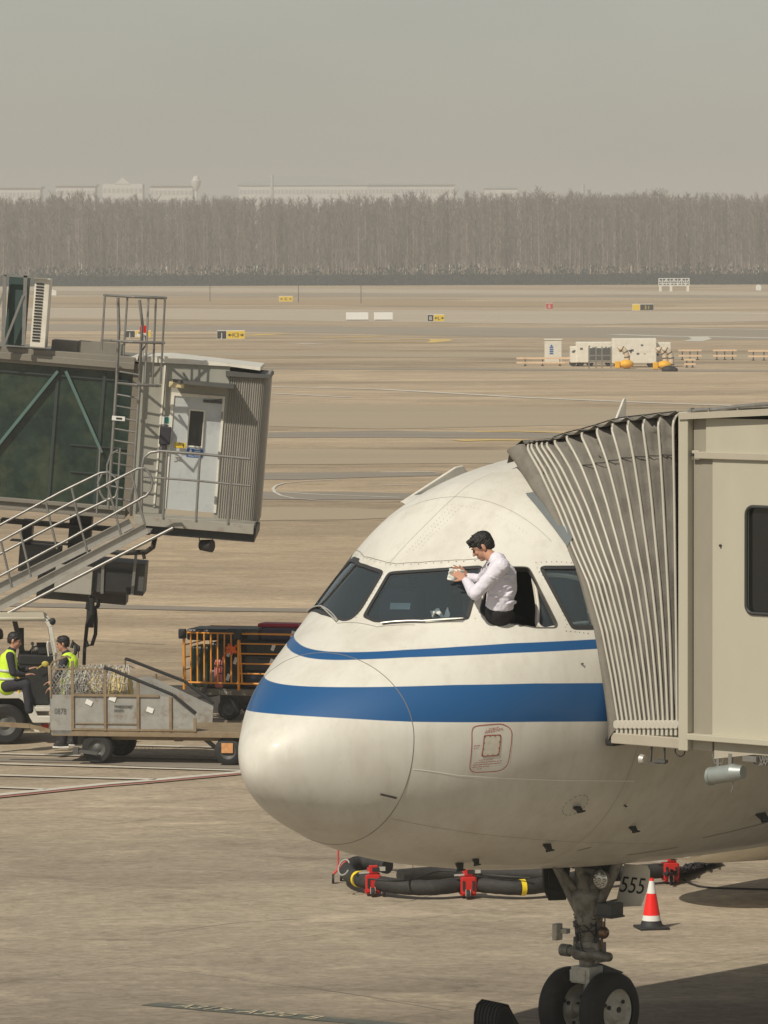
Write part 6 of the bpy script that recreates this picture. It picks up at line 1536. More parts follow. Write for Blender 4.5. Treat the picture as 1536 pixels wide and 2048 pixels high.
# ---- crew in high-visibility vests
def crew(label, px_head, py_head, Y, face, up, torso, arms, legs, sc=1.0, extra=None, grp='ground crew in vests'):
    hc = at(px_head, py_head, Y); root = thing('person', label, 'person', (hc.x, hc.y, 0 if legs and legs[-1][-1] == 'g' else max(0, hc.z - 1.2)))
    I = Matrix.Translation(-root.location)
    tf = lambda q: I @ at(q[0], q[1], Y + (q[2] if len(q) > 2 else 0))
    g = G(); h0 = I @ hc; head(g, h0, face, up, sc); tp = [tf(q) for q in torso]
    limb(g, [h0 + Vector((0, 0, -.06)), tp[0]], [.055, .055]); limb(g, tp, [.06] + [.10] * (len(tp) - 1))
    for a in arms:
        P_ = [tf(q) for q in a[0]]; limb(g, P_, [.05, .038, .026]); hand(g, P_[-1], a[1], a[2], .6, 1.0, 1)
    for l in legs:
        P_ = [tf(q) for q in l[0]]; limb(g, P_, [.075, .055, .04][:len(P_)])
    body = organic(g, 'body', mSkin, root, .010, 2)
    hair(h0, face, up, sc, body, False, .010, int(px_head)); face_bits(h0, face, up, sc, body)
    g = G()
    for a in arms:
        P_ = [tf(q) for q in a[0]]; limb(g, [P_[0], P_[1], P_[2].lerp(P_[1], .1)], [.072, .058, .040])
    limb(g, tp, [.07] + [.125] * (len(tp) - 1)); organic(g, 'jacket', mCloth, root, .012, 2, .012, .1)
    g = G()
    for l in legs:
        P_ = [tf(q) for q in l[0]]; limb(g, P_, [.105, .078, .062][:len(P_)])
    if legs: organic(g, 'trousers', mCloth, root, .014, 2, .01, .1)
    # vest: a sleeveless shell over the jacket
    g = G(); a = tp[1]; b_ = tp[-1]; ax = (b_ - a).normalized(); limb(g, [a + ax * .02, a.lerp(b_, .5), b_], [.142, .150, .152], 24); limb(g, [tp[0].lerp(a, .55) + Vector((0, -.02, 0)), a], [.10, .13], 20)
    organic(g, 'vest', mVest, root, .012, 2, .014, .09)
    g = G(); u_ = Vector((0, 1, 0)); v_ = ax.cross(u_).normalized()
    for t in (.42, .72):
        c_ = a.lerp(b_, t); g.tube([c_ + (u_ * math.cos(k * math.pi / 12) + v_ * math.sin(k * math.pi / 12)) * .152 for k in range(24)], .022, 6, True)
    g.build('reflective_tape', mVestS, root, smooth=60)
    if extra: extra(root, tf)
    root['group'] = grp; return root
def shoes(spots):
    def f(root, tf):
        for q in spots:
            p = tf(q); g = G(); g.sph(p + Vector((0, 0, .03)), .06, (2.2, .9, .8)); g.sph(p + Vector((-.03, 0, .06)), .055, (1.3, .9, 1.0)); sh = organic(g, 'shoe', mBlack, root, .012, 2)
            g = G(); g.box(p + Vector((0, 0, .0)), (.27, .10, .028)); g.build('sole', mSignW, sh, bevel=.01)
    return f
crew('crew member in lime vest seated on the tow tractor facing right', 29, 1281, 79.3, (.93, -.1, -.30), (.30, 0, .95),
     [(24, 1300), (17, 1318), (14, 1372)], [([(20, 1312, -.18), (26, 1346, -.22), (50, 1350, -.12)], (1, .1, .2), (0, 0, -1)), ([(22, 1312, .2), (34, 1344, .2), (58, 1338, .15)], (1, 0, .3), (0, 0, -1))],
     [([(14, 1372, -.1), (52, 1368, -.12), (58, 1420, -.12)],), ([(14, 1372, .12), (52, 1366, .15), (60, 1420, .15)],)], 1.12)
crew('crew member in lime vest standing behind the mesh end of the trailer', 126, 1287, 80.9, (-.95, .1, -.15), (-.1, 0, 1),
     [(132, 1306), (139, 1322), (140, 1392)], [([(128, 1320, -.14), (116, 1352, -.22), (104, 1372, -.2)], (-.6, 0, -.5), (1, 0, 0)), ([(132, 1320, .2), (120, 1350, .3), (106, 1362, .3)], (-.8, 0, -.2), (0, 0, -1))],
     [([(140, 1392, -.1), (134, 1440, -.1), (126, 1484, -.05)],), ([(142, 1392, .1), (150, 1440, .15), (152, 1482, .2)],)], 1.06, shoes([(122, 1494, -.05), (148, 1490, .25)]))
crew('crew member in dark jacket cut off by the left edge of the photograph', -7, 1272, 80.2, (-.9, 0, -.2), (0, 0, 1),
     [(-10, 1294), (-16, 1312), (-18, 1368)], [([(-16, 1310, -.18), (-16, 1345, -.2), (-36, 1352, -.1)], (-1, 0, 0), (0, 0, -1))],
     [([(-10, 1368, -.1), (-50, 1368, -.1), (-54, 1420, -.1)],)], 1.05)

# ---- baggage cart with suitcases
o9 = gnd(470, 1442)
YC = R(-16)
ct = thing('baggage_cart', 'baggage cart with orange barred sides loaded with dark suitcases', 'baggage cart', tuple(o9), YC)
I9 = inv(ct); n9 = Vector((-math.sin(YC), math.cos(YC), 0))
def C9(px, py, o=0.0): return I9 @ hit(px, py, o9 + n9 * o, n9)
x0, x1, x2 = C9(368, 1300).x, C9(477, 1300).x, C9(477, 1300).x + 2.1
zt9, zb9 = C9(420, 1266).z, C9(430, 1366).z
mOr = M('cart_orange_paint', (.75, .30, .03), .45, var=.12, dirt=(.45, .16, .04), dirt_amt=.5, dirt_scale=6)
WC = 1.5
def panel9(p, q, vertical, n):
    g = G(); p, q = Vector(p), Vector(q); zt, zb = Vector((0, 0, zt9)), Vector((0, 0, zb9))
    g.tube([p + zb + (q - p) * .02, p + zt, q + zt, q + zb, p + zb], .019, 8)
    for k in range(1, n):
        t = k / n
        if vertical: g.cyl(p.lerp(q, t) + zb, p.lerp(q, t) + zt, .015, n=8)
        else: z_ = zb.lerp(zt, t); g.cyl(p + z_, q + z_, .013, n=8)
    g.build('side_rail', mOr, ct, smooth=60)
panel9((x0, 0, 0), (x1 - .01, 0, 0), True, 8); panel9((x1 + .02, 0, 0), (x2, 0, 0), False, 5); panel9((x0 + .0, WC, 0), (x2, WC, 0), True, 14); panel9((x0, .02, 0), (x0, WC - .02, 0), False, 4); panel9((x2, .02, 0), (x2, WC - .02, 0), False, 4)
for x_ in (x1 + 1.15,): g = G(); g.cyl((x_, 0, zb9), (x_, 0, zt9), .022, n=8); g.build('side_rail', mOr, ct, smooth=60)
g = G()
for x_, y_ in ((x0, 0), (x1, 0), (x2, 0), (x0, WC), (x2, WC)):
    g.cyl((x_, y_, zb9 - .12), (x_, y_, zt9 - .02), .025, n=8)
g.build('corner_post', mOr, ct, smooth=40)
for x_, y_ in ((x0 - .02, -.02), (x1, -.03), (x2, -.02)): g = G(); g.box((x_, y_, zt9 - .02), (.13, .1, .17)); g.build('post_cap', mBlack, ct, bevel=.02)
zdk = zb9 - .10
g = G(); g.box2((x0 + .3, 0, zdk - .11), (x2, WC, zdk)); g.build('deck', M('cart_deck', (.14, .125, .10), .7, var=.2, dirt=(.22, .19, .15), dirt_amt=.6, dirt_scale=5), ct, bevel=.01)
text('deck_number', 'TESHE', .09, mTextW if 0 else MATS['net_cord'], ct, frame_mt((x0 + .62, -.004, zdk - .095), (1, 0, 0), (0, 0, 1)), sx=1.0)
g = G(); g.box2((x0 + .62, .1, .18), (x0 + .95, WC - .1, zdk - .11)); g.beam((x0 + .7, .75, .25), (x2, .75, .25), .08, .06); g.box2((x2 - .9, .1, .18), (x2 - .6, WC - .1, zdk - .11)); g.build('axle_frame', mDark, ct)
for x_ in (x0 + .78, x2 - .75):
    for y_ in (.12, WC - .12): wheel7('wheel', (x_, y_, .2), .2, .06, ct)
g = G(); g.beam((x0 + .4, .75, zdk - .15), (x0 - .2, .75, zdk - .3), .06, .06); g.tube(arc((x0 + .34, -.02, zdk - .0), .07, 0, 2 * math.pi, 14, (1, 0, 0), (0, 0, 1))[:-1], .012, 6, True); g.build('tow_bar', mDarkGrey, ct, smooth=60)
cases = []
cc = [M('suitcase_dark_green', (.012, .030, .018), .5), M('suitcase_black', (.014, .014, .015), .45), M('suitcase_navy', (.014, .018, .038), .5), M('suitcase_grey', (.045, .045, .045), .5), M('suitcase_pink', (.60, .20, .20), .5), M('suitcase_purple', (.035, .022, .055), .5), M('suitcase_red', (.50, .02, .05), .5)]
def case(x, y, z, sx, sy, sz, mi, label, handle=True, tagc=False, soft=.04):
    p = ct.matrix_basis @ Vector((x, y, z)); t = thing('suitcase', label, 'suitcase', tuple(p), YC, 'suitcases on the baggage cart')
    g = G(); g.box((0, 0, sz / 2), (sx, sy, sz)); sh = g.build('shell', cc[mi], t, bevel=soft)
    g = G()
    for k in range(5): g.box((-sx * .4 + sx * .2 * k, -sy / 2 - .002, sz / 2), (.012, .012, sz * .8))
    g.build('rib', cc[mi], sh)
    if handle: g = G(); g.tube([(-.09, -sy / 2, sz * .8), (-.07, -sy / 2 - .03, sz * .8), (.07, -sy / 2 - .03, sz * .8), (.09, -sy / 2, sz * .8)], .01, 6); g.build('handle', mBlack, t, smooth=60)
    if tagc: g = G(); g.box((sx * .2, -sy / 2 - .02, sz * .6), (.06, .004, .12), Matrix.Rotation(R(20), 3, 'Y')); g.build('luggage_tag', mSignW, t)
hB = zdk + .005
case(x0 + .26, .35, hB, .34, .5, .72, 0, 'dark green suitcase upright at the left end of the cart')
case(x0 + .60, .32, hB, .16, .5, .50, 4, 'slim pink suitcase low between darker cases')
case(x0 + .85, .34, hB, .30, .5, .80, 1, 'black upright suitcase carrying the orange ribbon', True, True)
case(x1 - .32, .35, hB, .52, .5, .32, 3, 'grey black suitcase lying low left of the middle post', True, True)
case(x1 - .30, .34, hB + .33, .50, .5, .46, 1, 'black suitcase stacked second left of the middle post', True, True)
case(x1 + .45, .36, hB, .75, .5, .30, 2, 'navy suitcase lying at the bottom right of the middle post', True, True)
case(x1 + .42, .36, hB + .31, .72, .5, .26, 3, 'charcoal suitcase stacked second right of the middle post', True, True)
case(x1 + .45, .36, hB + .58, .74, .5, .24, 1, 'black suitcase with white tag third up right of the middle post', True, True)
case(x1 + 1.3, .36, hB, .7, .5, .80, 1, 'large black suitcase furthest right behind the nose')
case(x0 + .55, .55, hB + .81, 1.15, .7, .20, 1, 'long black bag lying flat on top at the left', False)
case(x1 + .0, .55, hB + .80, .60, .7, .22, 3, 'charcoal bag flat on top above the middle post', False)
case(x1 + .75, .5, hB + .83, .85, .6, .20, 5, 'dark purple suitcase with red bag above it', False, True)
case(x1 + .55, .72, hB + 1.03, .75, .4, .07, 6, 'bright red soft bag on the very top of the load', False, soft=.03)
case(x1 + 1.5, .55, hB + .80, .6, .7, .20, 2, 'navy bag flat on top nearest the aircraft nose', False)
for i_, (a, b_) in enumerate(((x0 + .5, x1 - .1), (x1 + .1, x2 - .2))):
    case((a + b_) / 2, 1.1, hB, b_ - a, .5, .78, 1, ['large black trunk in the back row at the left', 'large black trunk in the back row at the right'][i_], False)
rb0 = ct.matrix_basis @ Vector((x0 + .88, -.05, zb9 + .62)); g = G(); rr = random.Random(6)
for k in range(9): a_ = rr.uniform(0, 6.28); g.tube([(0, 0, 0), (.06 * math.cos(a_), -.03, .06 * math.sin(a_)), (.10 * math.cos(a_ + .6), 0, .10 * math.sin(a_ + .6) - .02), (.02, 0, 0)], .018, 6)
g.tube([(0, 0, 0), (-.06, -.02, -.08), (-.12, 0, -.10), (-.15, 0, -.2)], .014, 6)
o = g.build('ribbon', M('orange_ribbon', (.80, .16, .02), .6), None, smooth=60); o.location = rb0; tag(o, 'bright orange ribbon bow tied on a black suitcase', 'ribbon')

# ================================================================ UNDER AND BEYOND THE AIRCRAFT
# ---- traffic cone
def cone(px, py):
    p = gnd(px, py); t = thing('traffic_cone', 'red and white traffic cone standing behind the nose wheels', 'traffic cone', tuple(p), R(12))
    hh = .62
    prof = lambda z: .125 - (.125 - .022) * (z - .03) / (hh - .03)
    g = G(); g.box((0, 0, .015), (.36, .36, .03)); g.lathe([(.03, .155), (.045, .135), (.10, prof(.10))], (0, 0, 0), (0, 0, 1), 28); g.build('base', mBlack, t, smooth=40, bevel=.006)
    for a, b_, m_, nm in ((.098, .165, mSignW, 'white_band'), (.163, .425, M('cone_red', (.85, .02, .015), .4, var=.04), 'red_body'), (.423, .575, mSignW, 'white_band'), (.573, .605, M('cone_red', (.85, .02, .015), .4), 'tip')):
        g = G(); g.lathe([(a, prof(a)), (b_, prof(b_))], (0, 0, 0), (0, 0, 1), 28); g.build(nm, m_, t, smooth=40)
    return t
cone(1303, 1857)
# ---- ground air hose on red castered carriers
def hp(px, py, z=.30): return gnd(px, py, z)
hg = thing('air_hose', 'fat black air hose with yellow bands crossing behind the nose gear', 'hose', tuple(gnd(850, 1790)))
Ih = Matrix.Translation(-hg.location)
mHose = M('hose_rubber', (.028, .026, .024), .75, var=.35, scale=14, bump=.4, dirt=(.06, .05, .04), dirt_amt=.6, dirt_scale=7)
path = [(775, 1733, .2), (738, 1725, .22), (708, 1729, .2), (694, 1741, .17), (702, 1752, .17), (720, 1759, .17), (760, 1767, .16), (810, 1774, .15), (870, 1775, .15), (935, 1768, .17), (985, 1772, .16), (1040, 1775, .15), (1100, 1768, .16), (1180, 1752, .17), (1270, 1745, .17), (1340, 1740, .17)]
HP = [Ih @ hp(*q) for q in path]
def smoothp(P_, n=6):
    o = []
    for i in range(len(P_) - 1):
        p0, p1, p2, p3 = P_[max(i - 1, 0)], P_[i], P_[i + 1], P_[min(i + 2, len(P_) - 1)]
        for k in range(n):
            t = k / n; o.append(.5 * ((2 * p1) + (p2 - p0) * t + (2 * p0 - 5 * p1 + 4 * p2 - p3) * t * t + (3 * p1 - p0 - 3 * p2 + p3) * t ** 3))
    o.append(P_[-1]); return o
HS = smoothp(HP)
g = G(); g.tube(HS, .097, 16, rads=[.097 + .0025 * math.sin(i * 2.4) for i in range(len(HS))]); g.build('hose', mHose, hg, smooth=60)
def band(i0):
    g = G(); g.tube(HS[i0:i0 + 2], .104, 18); return g.build('yellow_band', M('band_yellow', (.85, .62, .02), .5), hg, smooth=60)
def near_i(px): 
    x = (Ih @ gnd(px, 1775, .3)).x; return min(range(12, len(HS) - 2), key=lambda i: abs(HS[i].x - x))
for px in (716, 1050): 
    i = near_i(px) if px > 900 else min(range(20, 50), key=lambda k: abs(HS[k].x - (Ih @ gnd(716, 1757, .3)).x)); band(i)
g = G(); g.tube(smoothp([Ih @ hp(*q) for q in ((800, 1752, .12), (850, 1748, .12), (900, 1746, .12), (1000, 1747, .12), (1120, 1749, .12))]), .09, 12); g.build('hose', mHose, hg, smooth=60)
g = G(); g.tube(smoothp([Ih @ hp(*q) for q in ((740, 1758, .30), (790, 1762, .28), (830, 1757, .25), (880, 1742, .3), (930, 1746, .3), (1000, 1752, .3), (1060, 1756, .28))]), .012, 6); g.build('cable', mBlack, hg, smooth=60)
g = G(); g.tube(arc(Ih @ hp(688, 1735, .36), .10, .3, 5.6, 14, (.7, 0, .3), (0, 1, .8)), .012, 6); g.build('strap', M('grey_strap', (.35, .34, .31), .7), hg, smooth=60)
def carrier(px, py, label, h=.42, pole=False):
    hx_ = gnd(px, py).x; i_ = min(range(34, len(HS)), key=lambda k: abs(HS[k].x + hg.location.x - hx_)); p = HS[i_] + hg.location; p.z = 0
    t = thing('hose_carrier', label, 'hose carrier', tuple(p), R(4), 'red hose carriers')
    g = G(); g.box((0, -.14, .17), (.20, .03, .20)); g.box((0, .12, .17), (.20, .03, .20)); g.box((0, -.155, .17), (.17, .02, .22)); g.box((0, -.0, .30), (.12, .30, .07)); g.box((0, -.14, .345), (.11, .05, .10)); g.box((0, 0, .05), (.20, .30, .02)); g.build('bracket', mRed, t, bevel=.008)
    g = G(); g.box((-.06, -.170, .17), (.03, .012, .12)); g.box((.06, -.170, .17), (.03, .012, .12)); g.box((.03, -.17, .345), (.09, .01, .05)); g.build('slot', mSignK, t)
    g = G(); g.beam((-.18, -.15, .30), (-.02, -.15, .31), .02, .02); g.box((.11, -.15, .35), (.08, .03, .05)); g.build('clamp', mSteelLt, t)
    for dx, dy in ((-.01, -.20), (.0 if not pole else .13, -.17 if pole else .17)):
        g = G(); g.cyl((dx - .02, dy, .06), (dx + .02, dy, .06), .06, n=20); w_ = g.build('caster', mBlack, t, smooth=40, bevel=.008)
        g = G(); g.box((dx + .028, dy, .085), (.008, .05, .08)); g.box((dx - .028, dy, .085), (.008, .05, .08)); g.build('fork', mSteelLt, w_)
    return t
carrier(744, 1790, 'red carrier with twin casters holding the left bend of the hose', pole=True)
carrier(938, 1794, 'red carrier gripping the middle of the hose left of the nose gear')
carrier(1352, 1755, 'red carrier under the hose to the right of the cone')
p = gnd(664, 1767); t = thing('hose_carrier', 'castered stand with thin red pole at the end of the hose', 'hose carrier', tuple(p), 0, 'red hose carriers')
g = G(); g.cyl((0, 0, .06), (.03, 0, .06), .06, n=20); g.cyl((.1, .25, .06), (.13, .25, .06), .06, n=20); g.build('caster', mBlack, t, smooth=40)
g = G(); g.tube([(.02, 0, .12), (.08, .05, .2), (.08, .1, .75), (.14, .1, .80)], .012, 6); g.beam((-.05, .1, .66), (.07, .1, .66), .02, .03); g.tube([(.02, 0, .12), (.12, .05, .22), (.2, .1, .3)], .014, 6); g.build('pole', mRed, t, smooth=60)
# valve head lying by the hose
p = gnd(775, 1745); t = thing('hose_coupling', 'brass and steel hose coupling with long handle behind the hose', 'coupling', tuple(p))
g = G(); g.cap((-.12, 0, .32), (.0, 0, .34), .07, .05); g.sph((-.02, -.06, .28), .05); g.build('body', mGear, t, smooth=60)
g = G(); g.prism([(.0, 0, .40), (.02, 0, .26), (.45, 0, .30), (.50, 0, .33)], (0, .05, 0)); g.tube([(.45, 0, .31), (.7, 0, .33)], .012, 6); g.build('handle', M('olive_handle', (.06, .058, .03), .6), t)
g = G(); g.box((.64, 0, .30), (.05, .03, .22)); g.box((.68, 0, .33), (.14, .02, .03)); g.cyl((.33, 0, .3), (.33, 0, .0), .007, n=6); g.build('fitting', M('brass', (.30, .22, .08), .4, metal=.6), t)
# black netting bag and a thin cable on the apron
g = G(); rr = random.Random(8)
for k in range(26):
    pts = [gnd(1330 + 9 * q + rr.uniform(-5, 5), 1746 - 2.2 * q + rr.uniform(-6, 6), rr.uniform(.02, .20) * (1 - q / 20)) for q in range(13)]; g.tube(smoothp(pts, 2), rr.uniform(.008, .022), 5)
o = g.build('netting', mBlack, None); tag(o, 'tangle of black netting and straps on the apron under the belly', 'netting')
g = G(); g.tube(smoothp([gnd(1368, 1760, .02), gnd(1385, 1768, .02), (gnd(1410, 1774, .015)), gnd(1470, 1777, .015), gnd(1700, 1782, .015)]), .012, 6); o = g.build('cable', mBlack, None, smooth=60); tag(o, 'thin black cable curving away over the apron right of the cone', 'cable')
# wheel chock
p = gnd(996, 2072); g = G()
prof = [(-.17, 0), (-.16, .22), (-.13, .31), (-.07, .35), (.0, .33), (.04, .26), (.20, 0)]
g.prism([(x, -.2, z) for x, z in prof], (0, .42, 0)); t = thing('wheel_chock', 'black ridged rubber wheel chock in front of the nose wheels', 'wheel chock', tuple(p), R(35)); g.build('wedge', mTyreR, t, bevel=.03)
g = G()
for k in range(7): y_ = -.17 + .058 * k; g.tube([(x * 1.02, y_, z + .008) for x, z in prof], .013, 6)
g.build('ridge', mTyreR, t, smooth=60)

# ---- far apron: signs, blocks, service plant
def board(px0, px1, py0, py1, segs, label, Dg=None, name='taxiway_sign', grp='taxiway signs', legs=True):
    p0 = gnd((px0 + px1) / 2, py1 + 1); D = p0.y; a, b_ = at(px0, py0, D), at(px1, py1, D)
    t = thing(name, label, 'sign', (p0.x, D, 0), 0, grp); wd = b_.x - a.x; zt, zb = a.z, max(b_.z, .12)
    g = G(); g.box((0, .12, (zt + zb) / 2), (wd, .24, zt - zb)); 
    for s_ in (-.35, .35): g.box((wd * s_, .12, zb / 2), (.08, .12, zb))
    bd = g.build('case', mSignW, t, bevel=.02); x = -wd / 2
    for fr, m_, tx_, tm in segs:
        w_ = wd * fr; g = G(); g.box((x + w_ / 2, -.006, (zt + zb) / 2), (w_ - .04, .012, (zt - zb) * .88)); fc = g.build('face', m_, t)
        if tx_:
            h = (zt - zb)
            for cx, ch in tx_:
                c0 = Vector((x + w_ * cx, -.018, zb + h * .22))
                if ch in '<>':
                    s_ = 1 if ch == '>' else -1; g = G(); q = c0 + Vector((0, 0, h * .26)); g.prism([q + Vector((s_ * .22, 0, 0)), q + Vector((0, 0, .16)), q + Vector((0, 0, -.16))], (0, -.006, 0)); g.box(q + Vector((-s_ * .08, -.003, 0)), (.18, .006, .07)); g.build('arrow', tm, fc)
                else: text('letter', ch, h * .75, tm, fc, frame_mt(c0, (1, 0, 0), (0, 0, 1)), align='CENTER')
        x += w_
    return t
board(434, 490, 661, 680, ((.34, mSignK, ((.5, 'J'),), mTextW), (.66, mSignY, ((.2, '<'), (.42, 'K'), (.6, '3'), (.82, '>')), mText)), 'black J panel and yellow K3 panel between arrows left of the long yellow line')
board(249, 302, 661, 677, ((.4, mSignK, ((.5, 'J'),), mTextW), (.6, mSignY, ((.25, '<'), (.6, 'K')), mText)), 'black and yellow sign seen through the ladder cage')
board(558, 586, 592, 604, ((1, mSignY, ((.2, '<'), (.5, 'K'), (.8, '>')), mText),), 'small all-yellow sign on the dry grass strip')
board(855, 889, 629, 644, ((.36, mSignK, ((.5, 'B'),), mTextW), (.64, mSignY, ((.25, '<'), (.5, 'L'), (.78, '>')), mText)), 'black and yellow sign right of the two white blocks')
board(1092, 1106, 606, 619, ((1, M('sign_red', (.45, .04, .03), .6), ((.5, 'E'),), mTextW),), 'small red sign alone on the pale shoulder')
board(1265, 1307, 608, 622, ((.36, mSignY, None, None), (.64, mSignK, ((.5, '3 I'),), MATS['sign_yellow'])), 'dark sign with small yellow end at the right')
for x0_, x1_, lab in ((692, 737, 'wider white concrete block left of its neighbour on the shoulder'), (748, 786, 'narrower white concrete block right of its neighbour')):
    p = gnd((x0_ + x1_) / 2, 641); a, b_ = at(x0_, 625, p.y), at(x1_, 641, p.y); t = thing('concrete_block', lab, 'block', (p.x, p.y, 0), 0, 'white blocks on the shoulder')
    g = G(); g.box((0, .4, a.z / 2 + .04), (b_.x - a.x, .8, a.z - .08)); g.build('block', mSignW, t, bevel=.04); g = G(); g.box((0, .4, .05), (b_.x - a.x - .2, .6, .1)); g.build('foot', mDarkGrey, t)
p = gnd(1348, 583); a = at(1318, 557, p.y); b_ = at(1379, 583, p.y); t = thing('antenna_frame', 'pale lattice antenna frame at the foot of the wood', 'antenna', (p.x, p.y, 0)); wd = b_.x - a.x
g = G()
for k in range(9): g.cyl((-wd / 2 + wd * k / 8, 0, a.z * .45), (-wd / 2 + wd * k / 8, 0, a.z), .07, n=6)
for z_ in (.45, .62, .8, 1): g.beam((-wd / 2, 0, a.z * z_), (wd / 2, 0, a.z * z_), .12, .12)
for k in range(8): g.cyl((-wd / 2 + wd * k / 8, 0, a.z * (.45 if k % 2 else 1)), (-wd / 2 + wd * (k + 1) / 8, 0, a.z * (1 if k % 2 else .45)), .05, n=6)
g.build('lattice', mSignW, t); g = G()
for x_ in (-.45, -.1, .45): g.box((wd * x_, 0, a.z * .23), (.5, .4, a.z * .46))
g.build('legs', mWhite, t)
for px, py, lab in ((1517, 582, 'tiny white marker at the foot of the wood far right'), (105, 592, 'small white box beside the roof air conditioner of the glass bridge')):
    p = gnd(px, py); a = at(px, py - 12, p.y); t = thing('marker_box', lab, 'marker', (p.x, p.y, 0)); g = G(); g.box((0, 0, a.z * .5), (1.0 if px > 500 else 1.4, .5, a.z * .8)); g.prism([(-.5, -.25, a.z * .9), (.5, -.25, a.z * .9), (0, -.25, a.z * 1.1)], (0, .5, 0)); g.build('box', mSignW, t)
# service plant on the remote stand
p = gnd(1107, 727); DG = p.y; FA = DG / FPX
t = thing('equipment_cabinet', 'white cabinet with blue label left of the power units', 'cabinet', (p.x, DG + 1, 0)); h = 47 * FA
g = G(); g.box((0, 0, h / 2), (34 * FA, 1.0, h)); cb = g.build('body', mWhite, t, bevel=.03); g = G(); g.box((0, 0, h + .03), (36 * FA, 1.1, .08)); g.build('lid', mWhite, t)
g = G()
for k in range(4): g.box((-.13, -.51, h * (.42 + .09 * k)), (.26, .02, .09))
g.cyl((-.13, -.51, h * .76), (-.13, -.53, h * .76), .06, n=10); g.build('blue_label', mBlue, cb)
def X_(px, D): return at(px, 700, D).x
def barrier(x0_, x1_, y0_, y1_, lab, n):
    p = gnd((x0_ + x1_) / 2, y1_); D = p.y; F = D / FPX; t = thing('barrier', lab, 'barrier', (p.x, D, 0), R(-1.0), 'low rail barriers on the remote stand'); wd = (x1_ - x0_) * F; h = (y1_ - y0_) * F
    for z_ in (.40, .92): g = G(); g.beam((-wd / 2, 0, h * z_), (wd / 2, 0, h * z_), .12, .13); g.build('rail', M('barrier_rail', (.72, .52, .34), .6, dirt=(.2, .16, .1), dirt_amt=.5), t)
    for k in range(n): x = -wd / 2 + wd * (k + .5) / n; g = G(); g.box((x, .05, h * .45), (.07, .10, h * .9)); g.box((x, .05, .03), (.2, .4, .06)); g.build('post', mDark, t)
barrier(1033, 1172, 715, 732, 'longest low barrier in front of the white cabinet', 4); barrier(1357, 1403, 699, 720, 'low barrier just right of the power units', 3); barrier(1426, 1473, 699, 720, 'second low barrier right of the power units', 3); barrier(1496, 1560, 700, 721, 'low barrier cut by the right edge', 3); barrier(1368, 1391, 718, 735, 'short dark barrier beside the orange duct end', 2)
def unit(x0_, x1_, ytop, ybot, lab, roof=True, dark=None):
    p = gnd((x0_ + x1_) / 2, ybot); D = p.y; F = D / FPX; wd = (x1_ - x0_) * F; h = (ybot - ytop) * F; t = thing('power_unit', lab, 'ground unit', (p.x, D, 0), 0, 'white ground units on the remote stand')
    g = G(); g.box((0, .9, h * .52 + .1), (wd, 1.8, h * .96 - .2)); b = g.build('body', mWhite, t, bevel=.05); g = G()
    for s_ in (-.38, .38): g.cyl((wd * s_, .1, .22), (wd * s_, .35, .22), .22, n=16); g.cyl((wd * s_, 1.5, .22), (wd * s_, 1.7, .22), .22, n=16)
    g.build('wheels', mBlack, t); rr = random.Random(int(x0_)); g = G()
    for k in range(9): g.box((rr.uniform(-.42, .42) * wd, -.01, h * rr.uniform(.45, .85)), (rr.uniform(.06, .2), .02, rr.uniform(.04, .15)))
    g.build('panel_marks', mDarkGrey, b)
    if dark: g = G(); g.box((wd * dark[0], -.01, h * .5), (wd * dark[1], .03, h * .5)); g.build('open_bay', mDarkGrey, b)
    return t
unit(1141, 1186, 693, 733, 'small white unit at the left of the ground power group'); unit(1153, 1227, 684, 733, 'white unit with dark open bay in the ground power group', dark=(.15, .6)); unit(1225, 1313, 677, 735, 'tallest white unit in the middle of the ground power group'); unit(1300, 1342, 685, 734, 'white unit behind the striped duct at the right of the group')
p = gnd(1200, 737); t = thing('work_stand', 'grey steel steps in front of the open power unit', 'work stand', (p.x, p.y, 0)); F = p.y / FPX; g = G()
for x_ in (-22, -8, 4, 22): g.box((x_ * F, 0, 22 * F), (.09, .09, 44 * F))
for z_ in (14, 26): g.beam((-22 * F, 0, z_ * F), (22 * F, 0, z_ * F), .08, .08)
g.build('frame', mSteel, t)
mDuct = M('striped_duct', (.62, .50, .36), .7, var=.1); mOrg = M('duct_yellow', (.80, .42, .03), .6, var=.15)
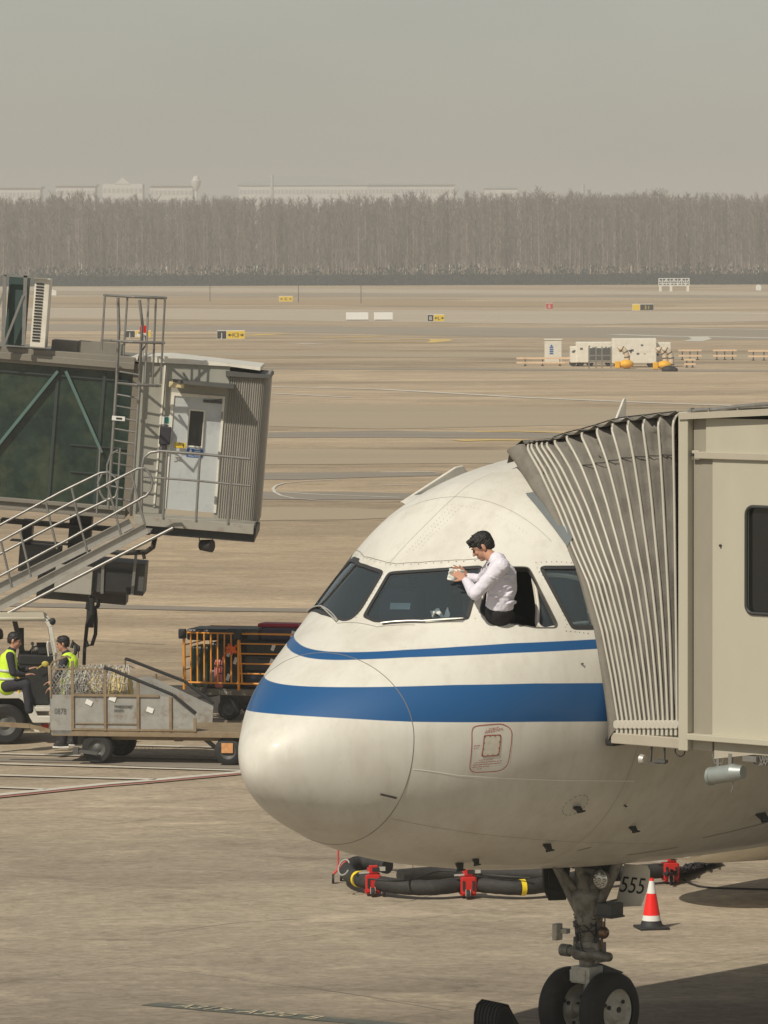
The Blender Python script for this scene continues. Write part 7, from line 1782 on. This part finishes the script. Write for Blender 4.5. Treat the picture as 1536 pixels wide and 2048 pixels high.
def duct(px, py, lab, flip=1, two=1):
    p = gnd(px, py); F = p.y / FPX; t = thing('air_duct', lab, 'air duct', (p.x, p.y - .3, 0), 0, 'yellow air ducts of the ground units')
    for d_ in range(two):
        g = G(); P_ = smoothp([Vector((x * F * flip + d_ * 12 * F, 0, z * F)) for x, z in ((-10, 36), (-4, 40), (4, 34), (8, 22), (8, 8))], 6); g.tube(P_, 5.5 * F, 12); g.build('duct', mDuct, t, smooth=60)
        g = G(); [g.tube(P_[k:k + 2], 6.0 * F, 12) for k in range(2, len(P_) - 2, 5)]; g.build('hoops', mDarkGrey, t)
    g = G(); g.sph((6 * F, -.1, 9 * F), 1, (15 * F, .5, 9 * F)); g.build('folded_end', mOrg, t, smooth=60)
    g = G(); g.box((-12 * F * flip, -.2, 8 * F), (10 * F, .4, 14 * F)); g.build('yellow_box', mOrg, t, bevel=.04)
duct(1246, 737, 'single yellow duct folded before the tallest ground unit'); duct(1322, 739, 'pair of striped ducts ending in an orange heap at the right', two=2)
p = gnd(1338, 743); g = G(); g.sph((0, 0, .12), 1, (.5, .35, .28)); g.sph((.3, 0, .1), 1, (.3, .3, .2)); o = g.build('tarpaulin', mBlack, None, smooth=180); o.location = (p.x, p.y, 0); tag(o, 'dark heaped tarpaulin on the ground before the ducts', 'tarpaulin')
# ---- neighbouring aircraft: only the tip of its wing shows over the canopy
nb = copy_tree(plane_root)
nb['label'] = 'second parked airliner showing only a white wingtip above the canopy'; 
tipl = Vector((-22.9, -17.0, 0)); rz2 = math.atan2(-math.cos(R(12)), -math.sin(R(12)))
tgt = at(1250, 797, 0.0001 + (8.1 - 4.86) / ((797 - 500) / FPX)); rr_ = Matrix.Rotation(rz2, 3, 'Z') @ tipl
nb.rotation_euler = (0, 0, rz2); nb.location = (tgt.x - rr_.x, tgt.y - rr_.y, 0)

# ================================================================ HAZE
hz = bpy.data.materials.new('haze_air'); hz.use_nodes = True; n = hz.node_tree; n.nodes.clear()
pv = n.nodes.new('ShaderNodeVolumePrincipled'); pv.inputs['Color'].default_value = (.76, .775, .765, 1); pv.inputs['Density'].default_value = .00041; pv.inputs['Anisotropy'].default_value = 0.0
mo = n.nodes.new('ShaderNodeOutputMaterial'); n.links.new(pv.outputs[0], mo.inputs['Volume'])
g = G(); g.box2((-3600, -90, -1), (3600, 4700, 64)); tag(g.build('haze', hz), kind='stuff')
